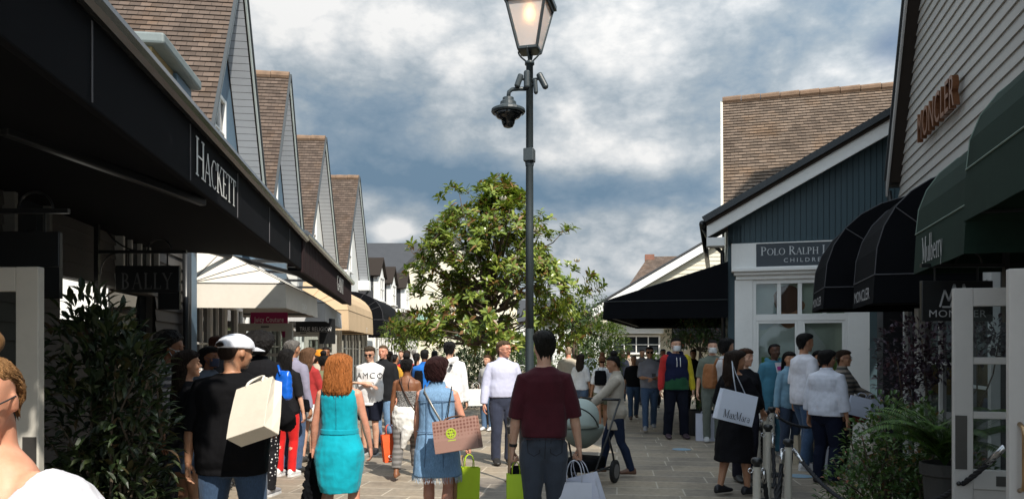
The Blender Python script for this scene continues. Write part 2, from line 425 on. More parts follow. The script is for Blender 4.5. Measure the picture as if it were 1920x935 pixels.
GL = {
 'H': (.82, _stem(.16) + _stem(.66) + _ln(.16, .52, .66, .52, t_)),
 'A': (.80, _ln(.10, 0, .40, 1, t_) + _ln(.40, 1, .68, 0, T_) + _ln(.2, .36, .58, .36, t_) + _sf(.10, .02) + _sf(.68, .02, .24)),
 'C': (.80, _arc(.46, .5, .32, .47, 48, 312, T_, t_, 18) + _ln(.68, .70, .68, .95, t_)),
 'K': (.80, _stem(.16) + _ln(.22, .45, .64, 1, t_) + _ln(.34, .58, .70, 0, T_) + _sf(.62, .98) + _sf(.70, .02)),
 'E': (.66, _stem(.16) + _ln(.16, .97, .56, .97, t_) + _ln(.16, .52, .46, .52, t_) + _ln(.16, .03, .58, .03, t_) + _ln(.56, .97, .56, .80, t_) + _ln(.58, .03, .58, .2, t_)),
 'T': (.72, _ln(.36, 0, .36, 1, T_) + _sf(.36, .02, .26) + _ln(.04, .97, .68, .97, t_) + _ln(.05, .97, .05, .8, t_) + _ln(.67, .97, .67, .8, t_)),
 'P': (.66, _stem(.16) + _arc(.22, .74, .30, .235, -90, 90, T_, t_)),
 'O': (.90, _arc(.45, .5, .34, .47, 0, 360, T_, t_, 24)),
 'L': (.62, _stem(.16) + _ln(.16, .03, .56, .03, t_) + _ln(.56, .03, .56, .22, t_)),
 'R': (.76, _stem(.16) + _arc(.22, .75, .28, .225, -90, 90, T_, t_) + _ln(.32, .50, .66, 0, T_) + _sf(.68, .02)),
 'U': (.82, _ln(.16, .3, .16, 1, T_) + _sf(.16, .98, .24) + _ln(.66, .3, .66, 1, t_) + _sf(.66, .98) + _arc(.41, .3, .25, .27, 180, 360, T_ * .9, t_)),
 'N': (.84, _ln(.14, 0, .14, 1, t_) + _ln(.14, 1, .68, 0, T_) + _ln(.68, 0, .68, 1, t_) + _sf(.14, .02) + _sf(.12, .98) + _sf(.68, .98)),
 'B': (.72, _stem(.16) + _arc(.22, .75, .25, .225, -90, 90, T_, t_) + _arc(.22, .27, .30, .245, -90, 90, T_, t_)),
 'Y': (.76, _ln(.38, 0, .38, .48, T_) + _sf(.38, .02, .26) + _ln(.38, .46, .08, 1, T_) + _ln(.38, .46, .66, 1, t_) + _sf(.08, .98) + _sf(.66, .98)),
 'M': (1.0, _ln(.14, 0, .14, 1, t_) + _ln(.14, 1, .48, .1, T_) + _ln(.48, .1, .82, 1, t_) + _ln(.82, 0, .82, 1, T_) + _sf(.14, .02) + _sf(.82, .02, .26) + _sf(.10, .98) + _sf(.86, .98)),
 'D': (.82, _stem(.16) + _arc(.22, .5, .42, .47, -90, 90, T_, t_, 14)),
 'G': (.86, _arc(.46, .5, .32, .47, 48, 312, T_, t_, 18) + _ln(.70, .08, .70, .45, T_) + _sf(.68, .45, .26)),
 'a': (.56, _arc(.26, .2, .16, .18, 0, 360, T_ * .7, t_, 14) + _ln(.45, 0, .45, .42, T_ * .8) + _arc(.28, .42, .17, .17, 0, 150, T_ * .6, t_)),
 'x': (.56, _ln(.08, .6, .46, 0, T_ * .9) + _ln(.08, 0, .46, .6, t_) + _sf(.08, .6) + _sf(.46, .6) + _sf(.08, .02) + _sf(.46, .02)),
 'r': (.42, _ln(.13, 0, .13, .6, T_ * .8) + _sf(.13, .02) + _arc(.28, .42, .15, .17, 40, 170, T_ * .6, t_)),
 'u': (.58, _ln(.12, .2, .12, .6, T_ * .8) + _arc(.28, .2, .16, .17, 180, 360, T_ * .7, t_) + _ln(.45, 0, .45, .6, T_ * .8)),
 'l': (.28, _ln(.14, 0, .14, 1.05, T_ * .8) + _sf(.14, .02)),
 'b': (.58, _ln(.12, 0, .12, 1.05, T_ * .8) + _arc(.3, .28, .17, .27, 0, 360, T_ * .8, t_, 14)),
 'e': (.52, _arc(.27, .3, .18, .27, 0, 320, T_ * .8, t_, 14) + _ln(.08, .32, .46, .32, t_)),
 'y': (.54, _ln(.06, .6, .27, 0, T_ * .8) + _ln(.46, .6, .16, -.32, t_)),
 ' ': (.42, []),
}
def serif_polys(txt, size, spacing=1.0, small=None):
    """roman letters drawn from strokes; small = height of every letter but the first of a word"""
    v, f, x, k, first = [], [], 0.0, 0, True
    for ch in txt:
        w, polys = GL[ch]
        s = size * (small if (small and not first) else 1.0)
        for q in polys:
            i = len(v); k += 1
            v += [(x + p[0] * s, p[1] * s, (k % 5) * .0006) for p in q]; f.append((i, i + 1, i + 2, i + 3))
        x += w * s * spacing
        first = ch == ' '
    return v, f, x
def letter_obj(name, txt, mat, parent, origin, xdir, zdir, size, serif=False, spacing=1.0, small=None, align='left', out_=.006, width=None, thick=0):
    """text laid on a plane: xdir reads left to right, zdir is up the letters"""
    if serif: v, f, _ = serif_polys(txt, size, spacing, small)
    else: v, f = sans_polys(txt, size, spacing)
    xs = [p[0] for p in v]; x0, x1 = min(xs), max(xs)
    kx = width / (x1 - x0) if width else 1.0
    X, Z = Vector(xdir).normalized(), Vector(zdir).normalized(); N = X.cross(Z)
    dx = {'left': -x0, 'center': -(x0 + x1) / 2, 'right': -x1}[align]
    mb = MB()
    mb.raw([Vector(origin) + X * ((p[0] + dx) * kx) + Z * p[1] + N * (out_ + p[2]) for p in v], f)
    o = mb.build(name, mat, parent)
    if thick:
        q = o.modifiers.new('solid', 'SOLIDIFY'); q.thickness = thick; q.offset = 0
    return o
# ------------------------------------------------------------------ ground
def ground_mat():
    m, t, b = _mat('stone_paving')
    co = mapped(t, coord(t), (1, 1, 1), (0, 0, radians(8)))
    warp = noise_node(t, co, .35, 2)
    br = t.nodes.new('ShaderNodeTexBrick')
    br.inputs['Scale'].default_value = 1; br.inputs['Brick Width'].default_value = .78; br.inputs['Row Height'].default_value = .46
    br.inputs['Mortar Size'].default_value = .011; br.inputs['Mortar Smooth'].default_value = .3; br.offset = .37; br.squash = 1.45; br.squash_frequency = 3
    br.inputs['Color1'].default_value = (.33, .275, .205, 1); br.inputs['Color2'].default_value = (.225, .195, .160, 1); br.inputs['Mortar'].default_value = (.46, .41, .33, 1)
    t.links.new(co, br.inputs['Vector'])
    n1 = noise_node(t, co, .8, 7, .65); n2 = noise_node(t, co, 14, 5, .65)
    mul = t.nodes.new('ShaderNodeMixRGB'); mul.blend_type = 'MULTIPLY'; mul.inputs[0].default_value = 1
    t.links.new(br.outputs['Color'], mul.inputs[1]); t.links.new(ramp_node(t, n1, [(.3, (.52, .52, .54)), (.52, (1, 1, 1)), (.75, (1.14, 1.07, .98))]), mul.inputs[2])
    m2 = t.nodes.new('ShaderNodeMixRGB'); m2.blend_type = 'MULTIPLY'; m2.inputs[0].default_value = .8
    t.links.new(mul.outputs[0], m2.inputs[1]); t.links.new(ramp_node(t, n2, [(.3, (.7, .7, .7)), (.6, (1.05, 1.05, 1.05))]), m2.inputs[2])
    t.links.new(m2.outputs[0], b.inputs['Base Color'])
    b.inputs['Roughness'].default_value = .72; b.inputs['Specular IOR Level'].default_value = .3
    t.links.new(bump_node(t, n2, .3, .01, bump_node(t, br.outputs['Fac'], -.5, .008)), b.inputs['Normal'])
    return m
g = MB()
N = 24
for i in range(N):
    for j in range(N):
        a, b2 = -300 + 600 * i / N, -60 + 600 * j / N
        g.face([(a, b2, 0), (a + 25, b2, 0), (a + 25, b2 + 25, 0), (a, b2 + 25, 0)])
structure(g.build('ground', ground_mat()))

# ------------------------------------------------------------------ shared materials
WHITE = paint('white_paint', (.72, .72, .70), .5, .10, 2.0)
CREAMW = paint('cream_paint', (.62, .58, .46), .6, .10, 1.5)
GREYW = paint('grey_render', (.60, .61, .59), .7, .12, 1.2)
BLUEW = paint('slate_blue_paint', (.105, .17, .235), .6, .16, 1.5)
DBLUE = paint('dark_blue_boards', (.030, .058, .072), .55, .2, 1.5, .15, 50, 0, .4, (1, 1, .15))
TRIM = paint('verge_trim', (.40, .44, .42), .55, .15, 2)
DARKTRIM = paint('dark_trim', (.03, .036, .04), .5, .2, 3)
BLACKM = paint('black_metal', (.012, .013, .014), .35, .2, 6, .05, 60, .0, .5)
LEAD = paint('lead_grey', (.16, .19, .19), .6, .2, 3)
BLACKF = paint('black_canvas', (.0045, .005, .0065), .9, .25, 2.5, .25, 300, 0, .08)
STONEW = paint('stone_coping', (.34, .31, .25), .8, .2, 2)
GLASSD = glassy('window_glass')
GLASSC = clear_glass()
TILE1 = tile_mat('clay_tiles_brown', (.112, .083, .066))
TILE2 = tile_mat('clay_tiles_light', (.150, .113, .086))
RIDGE = paint('ridge_tiles', (.165, .105, .066), .85, .5, 5, .4, 40)
SLATE = paint('slate_roof', (.035, .037, .042), .7, .2, 2, .2, 30)

def stepped_roof(mb, x0, y0, z0, x1, z1, ylen, row=.115, lift=.017, mi=0, thick=.09):
    """one slope of a tiled roof: eave edge at (x0, z0), ridge at (x1, z1), from y0 to y0+ylen; each course is a tilted strip"""
    d = Vector((x1 - x0, 0, z1 - z0)); L = d.length; d.normalize(); nrm = Vector((-d.z, 0, d.x)) * (1 if x1 > x0 else -1)
    if nrm.z < 0: nrm = -nrm
    n = max(1, int(round(L / row))); r = L / n
    def pt(v, y, h): return Vector((x0, y, z0)) + d * v + nrm * h
    for i in range(n):
        v0, v1 = i * r, (i + 1) * r
        a, b, c, e = pt(v0, y0, lift), pt(v0, y0 + ylen, lift), pt(v1, y0 + ylen, 0), pt(v1, y0, 0)
        o = (i * .115)
        mb.face([a, b, c, e] if x1 > x0 else [b, a, e, c], mi, uv=[(0, o), (ylen, o), (ylen, o + .114), (0, o + .114)] if x1 > x0 else [(ylen, o), (0, o), (0, o + .114), (ylen, o + .114)])
        lo, hi = pt(v0, y0, 0), pt(v0, y0 + ylen, 0)
        mb.face([a, lo, hi, b], mi, uv=[(0, o)] * 4)
    for y in (y0, y0 + ylen):
        mb.face([pt(0, y, 0), pt(L, y, 0), pt(L, y, -thick), pt(0, y, -thick)], mi, uv=[(0, 0)] * 4)
    mb.face([pt(0, y0, -thick), pt(0, y0 + ylen, -thick), pt(L, y0 + ylen, -thick), pt(L, y0, -thick)], mi, uv=[(0, 0)] * 4)
    mb.face([pt(0, y0, -thick), pt(0, y0, lift), pt(0, y0 + ylen, lift), pt(0, y0 + ylen, -thick)], mi, uv=[(0, 0)] * 4)

def boards(mb, xl, z0, z1, y, exposure=.15, lip=.022, mi=0):
    """horizontal weatherboards facing -y; xl(z) gives the left and right end at a height"""
    n = max(1, int((z1 - z0) / exposure)); e = (z1 - z0) / n
    for i in range(n):
        a, b = z0 + i * e, z0 + (i + 1) * e
        l0, r0 = xl(a); l1, r1 = xl(b)
        if r0 - l0 < .02: continue
        if r1 < l1: l1 = r1 = (l1 + r1) / 2
        mb.face([(l0, y - lip, a), (r0, y - lip, a), (r1, y, b), (l1, y, b)], mi)
        mb.face([(l0, y, a), (r0, y, a), (r0, y - lip, a), (l0, y - lip, a)], mi)

def sash(parent, x0, x1, z0, z1, y, cols=2, rows=2, frame=.07, mat=None, glass=None, sill=True, name='window', depth=.07):
    """window facing -y: frame with glazing bars, glass pane behind, sill"""
    mat = mat or WHITE; mb = MB(); f = frame
    mb.box(x0, y - depth, z0, x0 + f, y + .02, z1); mb.box(x1 - f, y - depth, z0, x1, y + .02, z1)
    mb.box(x0 + f, y - depth, z1 - f, x1 - f, y + .02, z1); mb.box(x0 + f, y - depth, z0, x1 - f, y + .02, z0 + f)
    for c in range(1, cols):
        x = x0 + (x1 - x0) * c / cols; mb.box(x - .02, y - depth + .012, z0 + f, x + .02, y + .0, z1 - f)
    for r in range(1, rows):
        z = z0 + (z1 - z0) * r / rows
        for c in range(cols):
            a = x0 + (x1 - x0) * c / cols + (.02 if c else f); b = x0 + (x1 - x0) * (c + 1) / cols - (.02 if c < cols - 1 else f)
            mb.box(a, y - depth + .016, z - .017, b, y - .004, z + .017)
    w = mb.build(name, mat, parent, bevel=.006)
    gl = MB().box(x0 + f * .8, y - .016, z0 + f * .8, x1 - f * .8, y - .008, z1 - f * .8).build('pane', glass or GLASSD, w)
    if sill: MB().box(x0 - .06, y - depth - .06, z0 - .06, x1 + .06, y + .02, z0 - .003).build('sill', mat, w, bevel=.008)
    return w

def gable_house(name, label, org, rz, hw, zf, za, depth, ov, wallm, rooft, win=None, siding=False, zb=0.0, trim=None, group=None, wall_w=None, soffit=True, lichen=True, gutter=True):
    """steep gable facing -y; the roof's front edge lies at y=0 and the wall stands back by ov"""
    T = thing(name, label, 'building', org, rz, group)
    sl = (za - zf) / hw; ww = wall_w or hw - .28
    wz = lambda x: za - .16 - abs(x) * sl
    ext = lambda z: (-min(ww, max(0, (za - .16 - z) / sl)), min(ww, max(0, (za - .16 - z) / sl)))
    mb = MB()
    mb.prism([(-ww, ov + .03, zb), (ww, ov + .03, zb), (ww, ov + .03, wz(ww)), (0, ov + .03, wz(0)), (-ww, ov + .03, wz(-ww))], (0, depth - ov - .2, 0))
    if siding: boards(mb, ext, zb, za - .2, ov, .15)
    else: boards(mb, ext, zb, za - .2, ov + .024, 5, .004)
    mb.build('wall', wallm, T)
    rf = MB()
    stepped_roof(rf, -hw, 0, zf, 0, za, depth); stepped_roof(rf, hw, 0, zf, 0, za, depth)
    ro = rf.build('roof', rooft, T)
    rg = MB(); y = 0
    while y < depth - .1:
        L = .44
        rg.tube([(0, y, za - .02), (0, y + L, za - .012)], [(.12, .10), (.125, .105)], 10); y += L + .012
    rg.build('ridge_tile_row', RIDGE, ro)
    tm = trim or TRIM; k = sqrt(1 + sl * sl)
    for s in (-1, 1):
        a = Vector((s * hw, -.03, zf - .06)); b = Vector((0, -.03, za - .06))
        dn = Vector((-s * sl, 0, -1)).normalized() if False else Vector((-s * (za - zf), 0, -hw)).normalized()
        pl = MB().prism([a, b, b + Vector((0, 0, -.085 * k)), a + Vector((0, 0, -.085 * k))], (0, .03, 0))
        pl.build('bargeboard', tm, T, bevel=.005)
        ed = MB().bar(a + Vector((0, .0, .075)), b + Vector((0, .0, .075)), .055, .03, (-s * (za - zf), 0, hw * 1.0) if s < 0 else (za - zf, 0, hw))
        ed.build('verge_edge', DARKTRIM, T)
        if soffit:                                     # boarded underside of the overhang
            sb = MB(); n = int(k * hw / .13)
            for i in range(n):
                p, q = a.lerp(b, i / n), a.lerp(b, (i + .94) / n)
                o = Vector((0, 0, -.085 * k * .9))
                sb.face([p + o + Vector((0, .06, 0)), q + o + Vector((0, .06, 0)), q + o + Vector((0, ov + .03, 0)), p + o + Vector((0, ov + .03, 0))])
                o2 = o + Vector((0, 0, .02)); q2 = a.lerp(b, (i + 1) / n)
                sb.face([q + o2 + Vector((0, .06, 0)), q2 + o2 + Vector((0, .06, 0)), q2 + o2 + Vector((0, ov + .03, 0)), q + o2 + Vector((0, ov + .03, 0))])
            sb.build('soffit', paint('soffit_grey', (.40, .42, .45), .6, .1, 2), T)
            kb = MB().box(s * (hw - .40), -.05, zf - .28, s * (hw + .02), ov + .02, zf + .12)
            kb.build('kneeler', WHITE, T, bevel=.01)
        if gutter:
            gx = s * (hw + .07); gm = MB().tube([(gx, -.02, zf - .03), (gx, depth, zf - .03)], .065, 10)
            gm.build('gutter', BLACKM, T, smooth=True)
    if win:
        for (x0, x1, z0, z1) in win: sash(T, x0, x1, z0, z1, ov + .02, 2, 2)
    return T

def row_frame(p, a):
    """left row: point p on the front line, street direction a degrees from straight ahead -> origin, rotation"""
    return (p[0], p[1], 0), radians(90 - a)

# ------------------------------------------------------------------ left row of gabled houses
LH = [((-4.80, 13.25), -8, 'slate blue', BLUEW), ((-5.62, 18.85), -7, 'dark slate blue', BLUEW), ((-6.10, 24.40), -3, 'pale grey', GREYW), ((-6.12, 29.85), -0.5, 'pale grey', GREYW)]
HL = ['slate blue gabled house nearest in the left row, above the long black canopy',
      'slate blue gabled house second in the left row, orange lichen on its ridge',
      'pale grey gabled house third in the left row, white casement window in full view',
      'pale grey gabled house farthest in the left row, white square shop sign on its wall']
LHO = []
for i, (p, a, _, wm) in enumerate(LH):
    o, r = row_frame(p, a)
    zz0 = 8.62
    w = [(-.42, .42, 4.95, 6.2)] if i < 2 else [(-.40, .40, 4.85, 6.15)]
    LHO.append(gable_house('gabled_house', HL[i], o, r, 2.38, 4.55, zz0, 7.5, .40, wm, TILE1, win=w, zb=0, group='gabled houses of the left row'))
# downpipes in the valleys between them
for i in (2, 3):
    mb = MB(); x = 2.52
    mb.box(x - .12, -.1, 4.32, x + .12, .16, 4.52); mb.tube([(x, .02, 4.35), (x - .05, .2, 4.1), (x - .1, .5, 3.9), (x - .1, .52, 2.6)], .045, 8)
    mb.build('downpipe', BLACKM, LHO[i], smooth=True)
# square white sign and narrow red sign on the farthest house
sg = thing('shop_sign', 'square white shop sign with a dark emblem on the farthest grey gabled house', 'sign', LHO[3].location, LHO[3].rotation_euler.z)
MB().box(-1.35, .36, 3.62, .05, .50, 4.55).build('panel', WHITE, sg, bevel=.01)
em = MB()
for q, (x, z, r_) in enumerate([(-.75, 4.28, .12), (-.6, 4.14, .13), (-.78, 4.02, .11), (-.52, 3.94, .08)]):
    em.prism([(x + r_ * cos(k * pi / 6), .355 - q * .002, z + r_ * sin(k * pi / 6)) for k in range(12)], (0, .003, 0))
em.build('emblem', DARKTRIM, sg)
rs = thing('shop_sign', 'narrow upright red shop sign beside the square white sign', 'sign', LHO[3].location, LHO[3].rotation_euler.z)
MB().box(-1.62, .20, 3.45, -1.48, .5, 4.62).build('panel', paint('sign_red', (.55, .02, .05), .4), rs, bevel=.01)

# flat-topped roof box between canopy and first gable
rb = thing('roof_dormer', 'small cream and blue flat roofed dormer above the black canopy', 'dormer', *row_frame((-4.25, 9.7), -8))
MB().box(-.8, .15, 3.4, .62, 2.2, 5.28).build('wall', paint('ochre_render', (.42, .31, .15), .8, .15), rb)
MB().box(.0, .10, 3.4, .66, .148, 5.26).build('front_panel', BLUEW, rb)
MB().box(-.9, -.02, 5.283, .74, 2.3, 5.42).build('roof', LEAD, rb, bevel=.03)

# ------------------------------------------------------------------ near left shop: boarded wall under the canopy
A_O, A_R = (-3.01, 0, 0), radians(98)
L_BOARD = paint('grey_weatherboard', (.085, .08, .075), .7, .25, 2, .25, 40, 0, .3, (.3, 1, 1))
near = thing('shop_building', 'dark weatherboarded shop wall behind the laurel and under the black canopy', 'building', A_O, A_R)
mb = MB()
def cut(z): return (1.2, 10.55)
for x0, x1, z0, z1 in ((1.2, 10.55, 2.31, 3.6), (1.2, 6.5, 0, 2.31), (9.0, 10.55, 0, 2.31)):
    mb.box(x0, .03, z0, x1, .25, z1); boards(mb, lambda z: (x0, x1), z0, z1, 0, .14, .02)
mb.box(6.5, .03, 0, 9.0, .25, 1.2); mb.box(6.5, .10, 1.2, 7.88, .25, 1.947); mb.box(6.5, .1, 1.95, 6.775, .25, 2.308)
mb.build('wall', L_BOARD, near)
rf = MB(); rf.prism([(1.2, 0, 3.6), (10.55, 0, 3.6), (10.55, 4, 5.0), (1.2, 4, 5.0)], (0, 0, .12)); rf.build('roof', SLATE, near)
MB().box(1.2, 3.8, 0, 10.55, 4.0, 4.9).build('rear_wall', GREYW, near)
MB().box(7.9, .1, 1.2, 9.0, .14, 2.31).build('window', GLASSD, near)
lit = MB().box(6.78, .10, 1.95, 7.86, .14, 2.308).build('bright_patch_glow', emit('bright_patch_glow', (1.0, .97, .88), .85), near)  # glowing panel stands in for the sunlit patch seen through the corner glass
sash(near, 7.75, 8.9, 2.36, 2.95, -.02, 4, 1, .05, paint('old_white', (.42, .42, .40)), sill=False)
sash(near, 5.6, 6.2, 2.36, 2.95, -.02, 1, 1, .05, paint('old_grey', (.12, .12, .11)), sill=False)
# blue corner pier with black downpipes
pier = thing('corner_pier', 'slate blue painted pier with black downpipes beside the pale awning', 'pier', (P(352, 500, 10.2).x, 10.2, 0), A_R)
MB().box(-.16, -.08, 0, .16, .12, 3.2).build('post', BLUEW, pier, bevel=.01)
for dx in (-.36, -.26): MB().tube([(dx, -.08, 0), (dx, -.08, 3.3)], .04, 8).build('downpipe', BLACKM, pier, smooth=True)

# ------------------------------------------------------------------ the long canopies
def canopy(name, label, x0, x1, org, rz, zb, zt, proj, mat, seams, capm, cut=None, slim=None):
    T = thing(name, label, 'canopy', org, rz)
    MB().box(x0, -proj, zb, x1, -proj + .05, zt).build('fascia', mat, T, bevel=.01)
    yi = -proj + slim if slim else -.02; xc = cut or x1
    MB().prism([(x0, -proj + .05, zb + .03), *([(x1 - .55, -proj + .05, zb + .03), (xc + .3, -proj + .55, zb + .03)] if cut else [(x1 - .01, -proj + .05, zb + .03)]), (xc - .01, yi, zb + .03), (x0, yi, zb + .03)], (0, 0, .04)).build('soffit', BLACKF, T)
    MB().prism([(x0, -proj + .05, zt - .04), *([(x1 - .55, -proj + .05, zt - .04), (xc + .3, -proj + .55, zt - .02)] if cut else [(x1 - .01, -proj + .05, zt - .04)]), (xc - .01, yi, zt + .02), (x0, yi, zt + .02)], (0, 0, .04)).build('roof', LEAD, T)
    MB().box(x0, -proj + .05, zb + .08, x0 + .03, yi, zt - .05).build('end_panel', mat, T)
    if slim:
        for k in range(5):
            x = x0 + .4 + (x1 - x0 - .8) * k / 4; MB().bar((x, -proj + .06, zt - .1), (x, .2, zt - .1), .04, .05).build('bracket', BLACKM, T)
    gm = MB(); gm.tube([(x0 - .02, -proj - .03, zt + .05), (x1 + .02, -proj - .03, zt + .05)], .055, 10); gm.box(x0 - .02, -proj - .02, zt + .003, x1 + .02, -proj + .09, zt + .045)
    gm.build('gutter', capm, T, smooth=False)
    sm = MB()
    for s in seams: sm.box(s - .006, -proj - .006, zb + .02, s + .006, -proj - .001, zt - .02)
    if seams: sm.build('seam', paint('pale_seam', (.10, .10, .11), .7), T)
    return T
EDGE = paint('canopy_edge', (.10, .105, .11), .25, .3, 5, .05, 60, .6)
PR = 1.50
cn = canopy('shop_canopy', 'long black shop canopy with white serif lettering over the left pavement', 0.8, 10.66, A_O, A_R, 2.81, 3.235, PR, paint('black_fascia', (.0065, .0072, .0095), .85, .2, 2, .3, 300, 0, .08), [3.36, 4.98, 6.43, 7.97, 9.38], EDGE, cut=8.9)
letter_obj('lettering', 'HACKETT', WHITE, cn, (5.10, -PR, 2.90), (1, 0, 0), (0, 0, 1), .274, True, .92, .82, width=1.245)
for a, b in (((3.9, -.85, 2.83), (5.55, -PR + .06, 2.79)), ((10.2, -.05, 3.08), (12.3, -PR + .05, 2.86))):
    MB().bar(a, b, .06, .06).build('awning_arm', BLACKM, cn, bevel=.01)
M_D = Vector((-1.19, 9.5)).normalized()
mrz = atan2(M_D.y, M_D.x)
MAROON = paint('maroon_fascia', (.020, .0115, .0125), .8, .25, 2, .3, 200, 0, .2, (1, 1, .2))
mo = Vector((-2.955, 10.58, 0)) + Vector((-M_D.y, M_D.x, 0)) * PR
cm = canopy('shop_canopy', 'dark maroon ribbed canopy continuing the black one, small white sign on it', .0, 7.64, tuple(mo), mrz, 2.77, 3.27, PR, MAROON, [], EDGE, slim=.22)
rbs = MB()
for i in range(46): rbs.box(.08 + i * .165 - .01, -PR - .008, 2.79, .08 + i * .165 + .01, -PR - .001, 3.25)
rbs.build('ribs', MAROON, cm)
letter_obj('lettering', 'GANT', WHITE, cm, (4.25, -PR - .012, 2.88), (1, 0, 0), (0, 0, 1), .30, True, .9, width=1.25)

# ------------------------------------------------------------------ shopfronts of the left row
def shopfront(T, x0, x1, y, zt, seed, mat=None, door=True):
    """row of white framed shop windows and a door in the wall facing -y"""
    rnd = random.Random(seed); mat = mat or WHITE; x = x0
    MB().box(x0, y - .04, 0, x1, y - .003, .42).build('stall_riser', mat, T)
    MB().box(x0, y - .09, zt, x1, y - .003, zt + .32).build('sign_band', mat, T, bevel=.01)
    k = 0
    while x < x1 - .6:
        w = min(rnd.choice([.85, .95, 1.2]), x1 - x)
        sash(T, x, x + w - .02, .425, zt - .003, y - .005, 2 if w > .9 else 1, 3, .06, mat, name='door' if (door and k % 3 == 1) else 'window', sill=False)
        x += w; k += 1
for i, T in enumerate(LHO):
    xa = -2.62 if i == 0 else -2.72
    MB().box(xa, .18, 0, 2.72, .39, 3.25 if i < 3 else 3.0).build('shop_wall', WHITE if i != 1 else GREYW, T)
    shopfront(T, xa + .05, 2.68, .175, 2.45, i, WHITE if i != 1 else paint('white_paint_b', (.6, .6, .58)))

def awning(name, label, org, rz, x0, x1, proj, zw, zv, zb, mat, curved=False, hip=.0, letters=None, lsize=.14, seam=None, fans=3, lmat=None, lx=None, n=7, wide=None, serif=False):
    """shop awning on a wall facing -y: sloping or barrel front, fan-folded ends, hanging valance"""
    T = thing(name, label, 'awning', org, rz)
    prof = []
    for i in range(n + 1):
        t = i / n
        if curved: prof.append((-proj * sin(t * pi / 2) ** .85, zv + (zw - zv) * cos(t * pi / 2) ** .9))
        else: prof.append((-proj * t, zw + (zv - zw) * t))
    mb = MB()
    def ex(t): return x0 + hip * (1 - t), x1 - hip * (1 - t)
    for i in range(n):
        a0, b0 = ex(i / n); a1, b1 = ex((i + 1) / n); (y0, z0), (y1, z1) = prof[i], prof[i + 1]
        mb.face([(a0, y0, z0), (a1, y1, z1), (b1, y1, z1), (b0, y0, z0)])
        for x, q0, q1 in ((x0, a0, a1), (x1, b0, b1)): mb.face([(x, 0, zv), (q0, y0, z0), (q1, y1, z1)])
    vb = lambda x: zb + .006 * sin(x * 9)
    m = max(2, int((x1 - x0) / .3))
    for i in range(m):
        xa, xb = x0 + (x1 - x0) * i / m, x0 + (x1 - x0) * (i + 1) / m
        mb.face([(xa, -proj, zv), (xa, -proj - .02, vb(xa)), (xb, -proj - .02, vb(xb)), (xb, -proj, zv)])
    for x in (x0, x1): mb.face([(x, 0, zv), (x, 0, zb), (x, -proj - .02, vb(x)), (x, -proj, zv)])
    mb.build('fabric', mat, T, solid=.008)
    sm = MB(); sc = seam or DARKTRIM
    for x in (x0, x1):
        e = .008 if x == x1 else -.008
        for j in range(1, fans + 1):
            i = int(round(n * j / (fans + 1))); q = ex(i / n)[0 if x == x0 else 1]
            sm.tube([(x + e, -.01, zv), (q + e, prof[i][0], prof[i][1])], .006, 5)
        sm.tube([(x + e, 0, zv), (x + e, -proj, zv)], .007, 5)
    sm.tube([(x0, -proj - .008, zv), (x1, -proj - .008, zv)], .007, 5)
    for x, s in ((x0, 0), (x1, 1)): sm.tube([(ex(i / n)[s], prof[i][0] - .004, prof[i][1] + .006) for i in range(n + 1)], .006, 5)
    sm.build('seam', sc, T)
    fr = MB().tube([(x0, -proj + .03, zb + .06), (x1, -proj + .03, zb + .06)], .014, 6)
    for x in (x0 + .03, x1 - .03): fr.tube([(x, -.02, zb + .06), (x, -proj + .03, zb + .06)], .012, 6)
    fr.build('awning_frame', BLACKM, T)
    if letters:
        letter_obj('lettering', letters, lmat or WHITE, T, (lx if lx is not None else (x0 + x1) / 2, -proj - .016, zb + .06), (1, 0, 0), (0, 0, 1), lsize, serif, align='center', width=wide, out_=.012)
    return T
def fabric(name, c): return paint(name, c, .85, .14, 1.6, .3, 260, 0, .15)
BEIGE, GREYF, TAN = fabric('pale_canvas', (.62, .58, .51)), fabric('grey_canvas', (.44, .44, .44)), fabric('tan_canvas', (.52, .38, .24))
PALE_SEAM = paint('seam_pale', (.07, .07, .078), .8)
def awn_left(label, near_, far_, proj, zw, zv, zb, mat, **kw):
    d = Vector((far_[0] - near_[0], far_[1] - near_[1])); L = d.length; d.normalize()
    rz = atan2(d.y, d.x); o = Vector((near_[0], near_[1])) + Vector((-d.y, d.x)) * proj
    return awning('awning', label, (o.x, o.y, 0), rz, 0, L, proj, zw, zv, zb, mat, **kw)
awn_left('pale cream fan ended awning over the left pavement, nearest of the light awnings', (-3.24, 10.65), (-3.56, 13.6), 1.3, 3.3, 2.62, 2.27, BEIGE, hip=.35, fans=3, seam=paint('fold', (.12, .115, .11), .8), letters='COACH', lsize=.13)
awn_left('plain grey awning between the cream and the tan awnings', (-3.72, 14.8), (-4.42, 19.3), 1.3, 3.35, 2.62, 2.25, GREYF, hip=.35, letters='TRUE', lsize=.2, lx=3.4)
awn_left('tan brown awning under the maroon canopy', (-4.72, 21.5), (-5.10, 27.3), 1.35, 3.75, 2.85, 2.27, TAN, hip=.4, curved=True, seam=paint('fold_tan', (.2, .14, .08), .8), letters='EST', lsize=.2, lx=4)
awn_left('black barrel awning at the far end of the left row', (-4.82, 27.9), (-4.95, 33.0), 1.4, 3.9, 2.85, 2.27, BLACKF, curved=True, seam=PALE_SEAM, letters='IT', lsize=.2, lx=4.3)

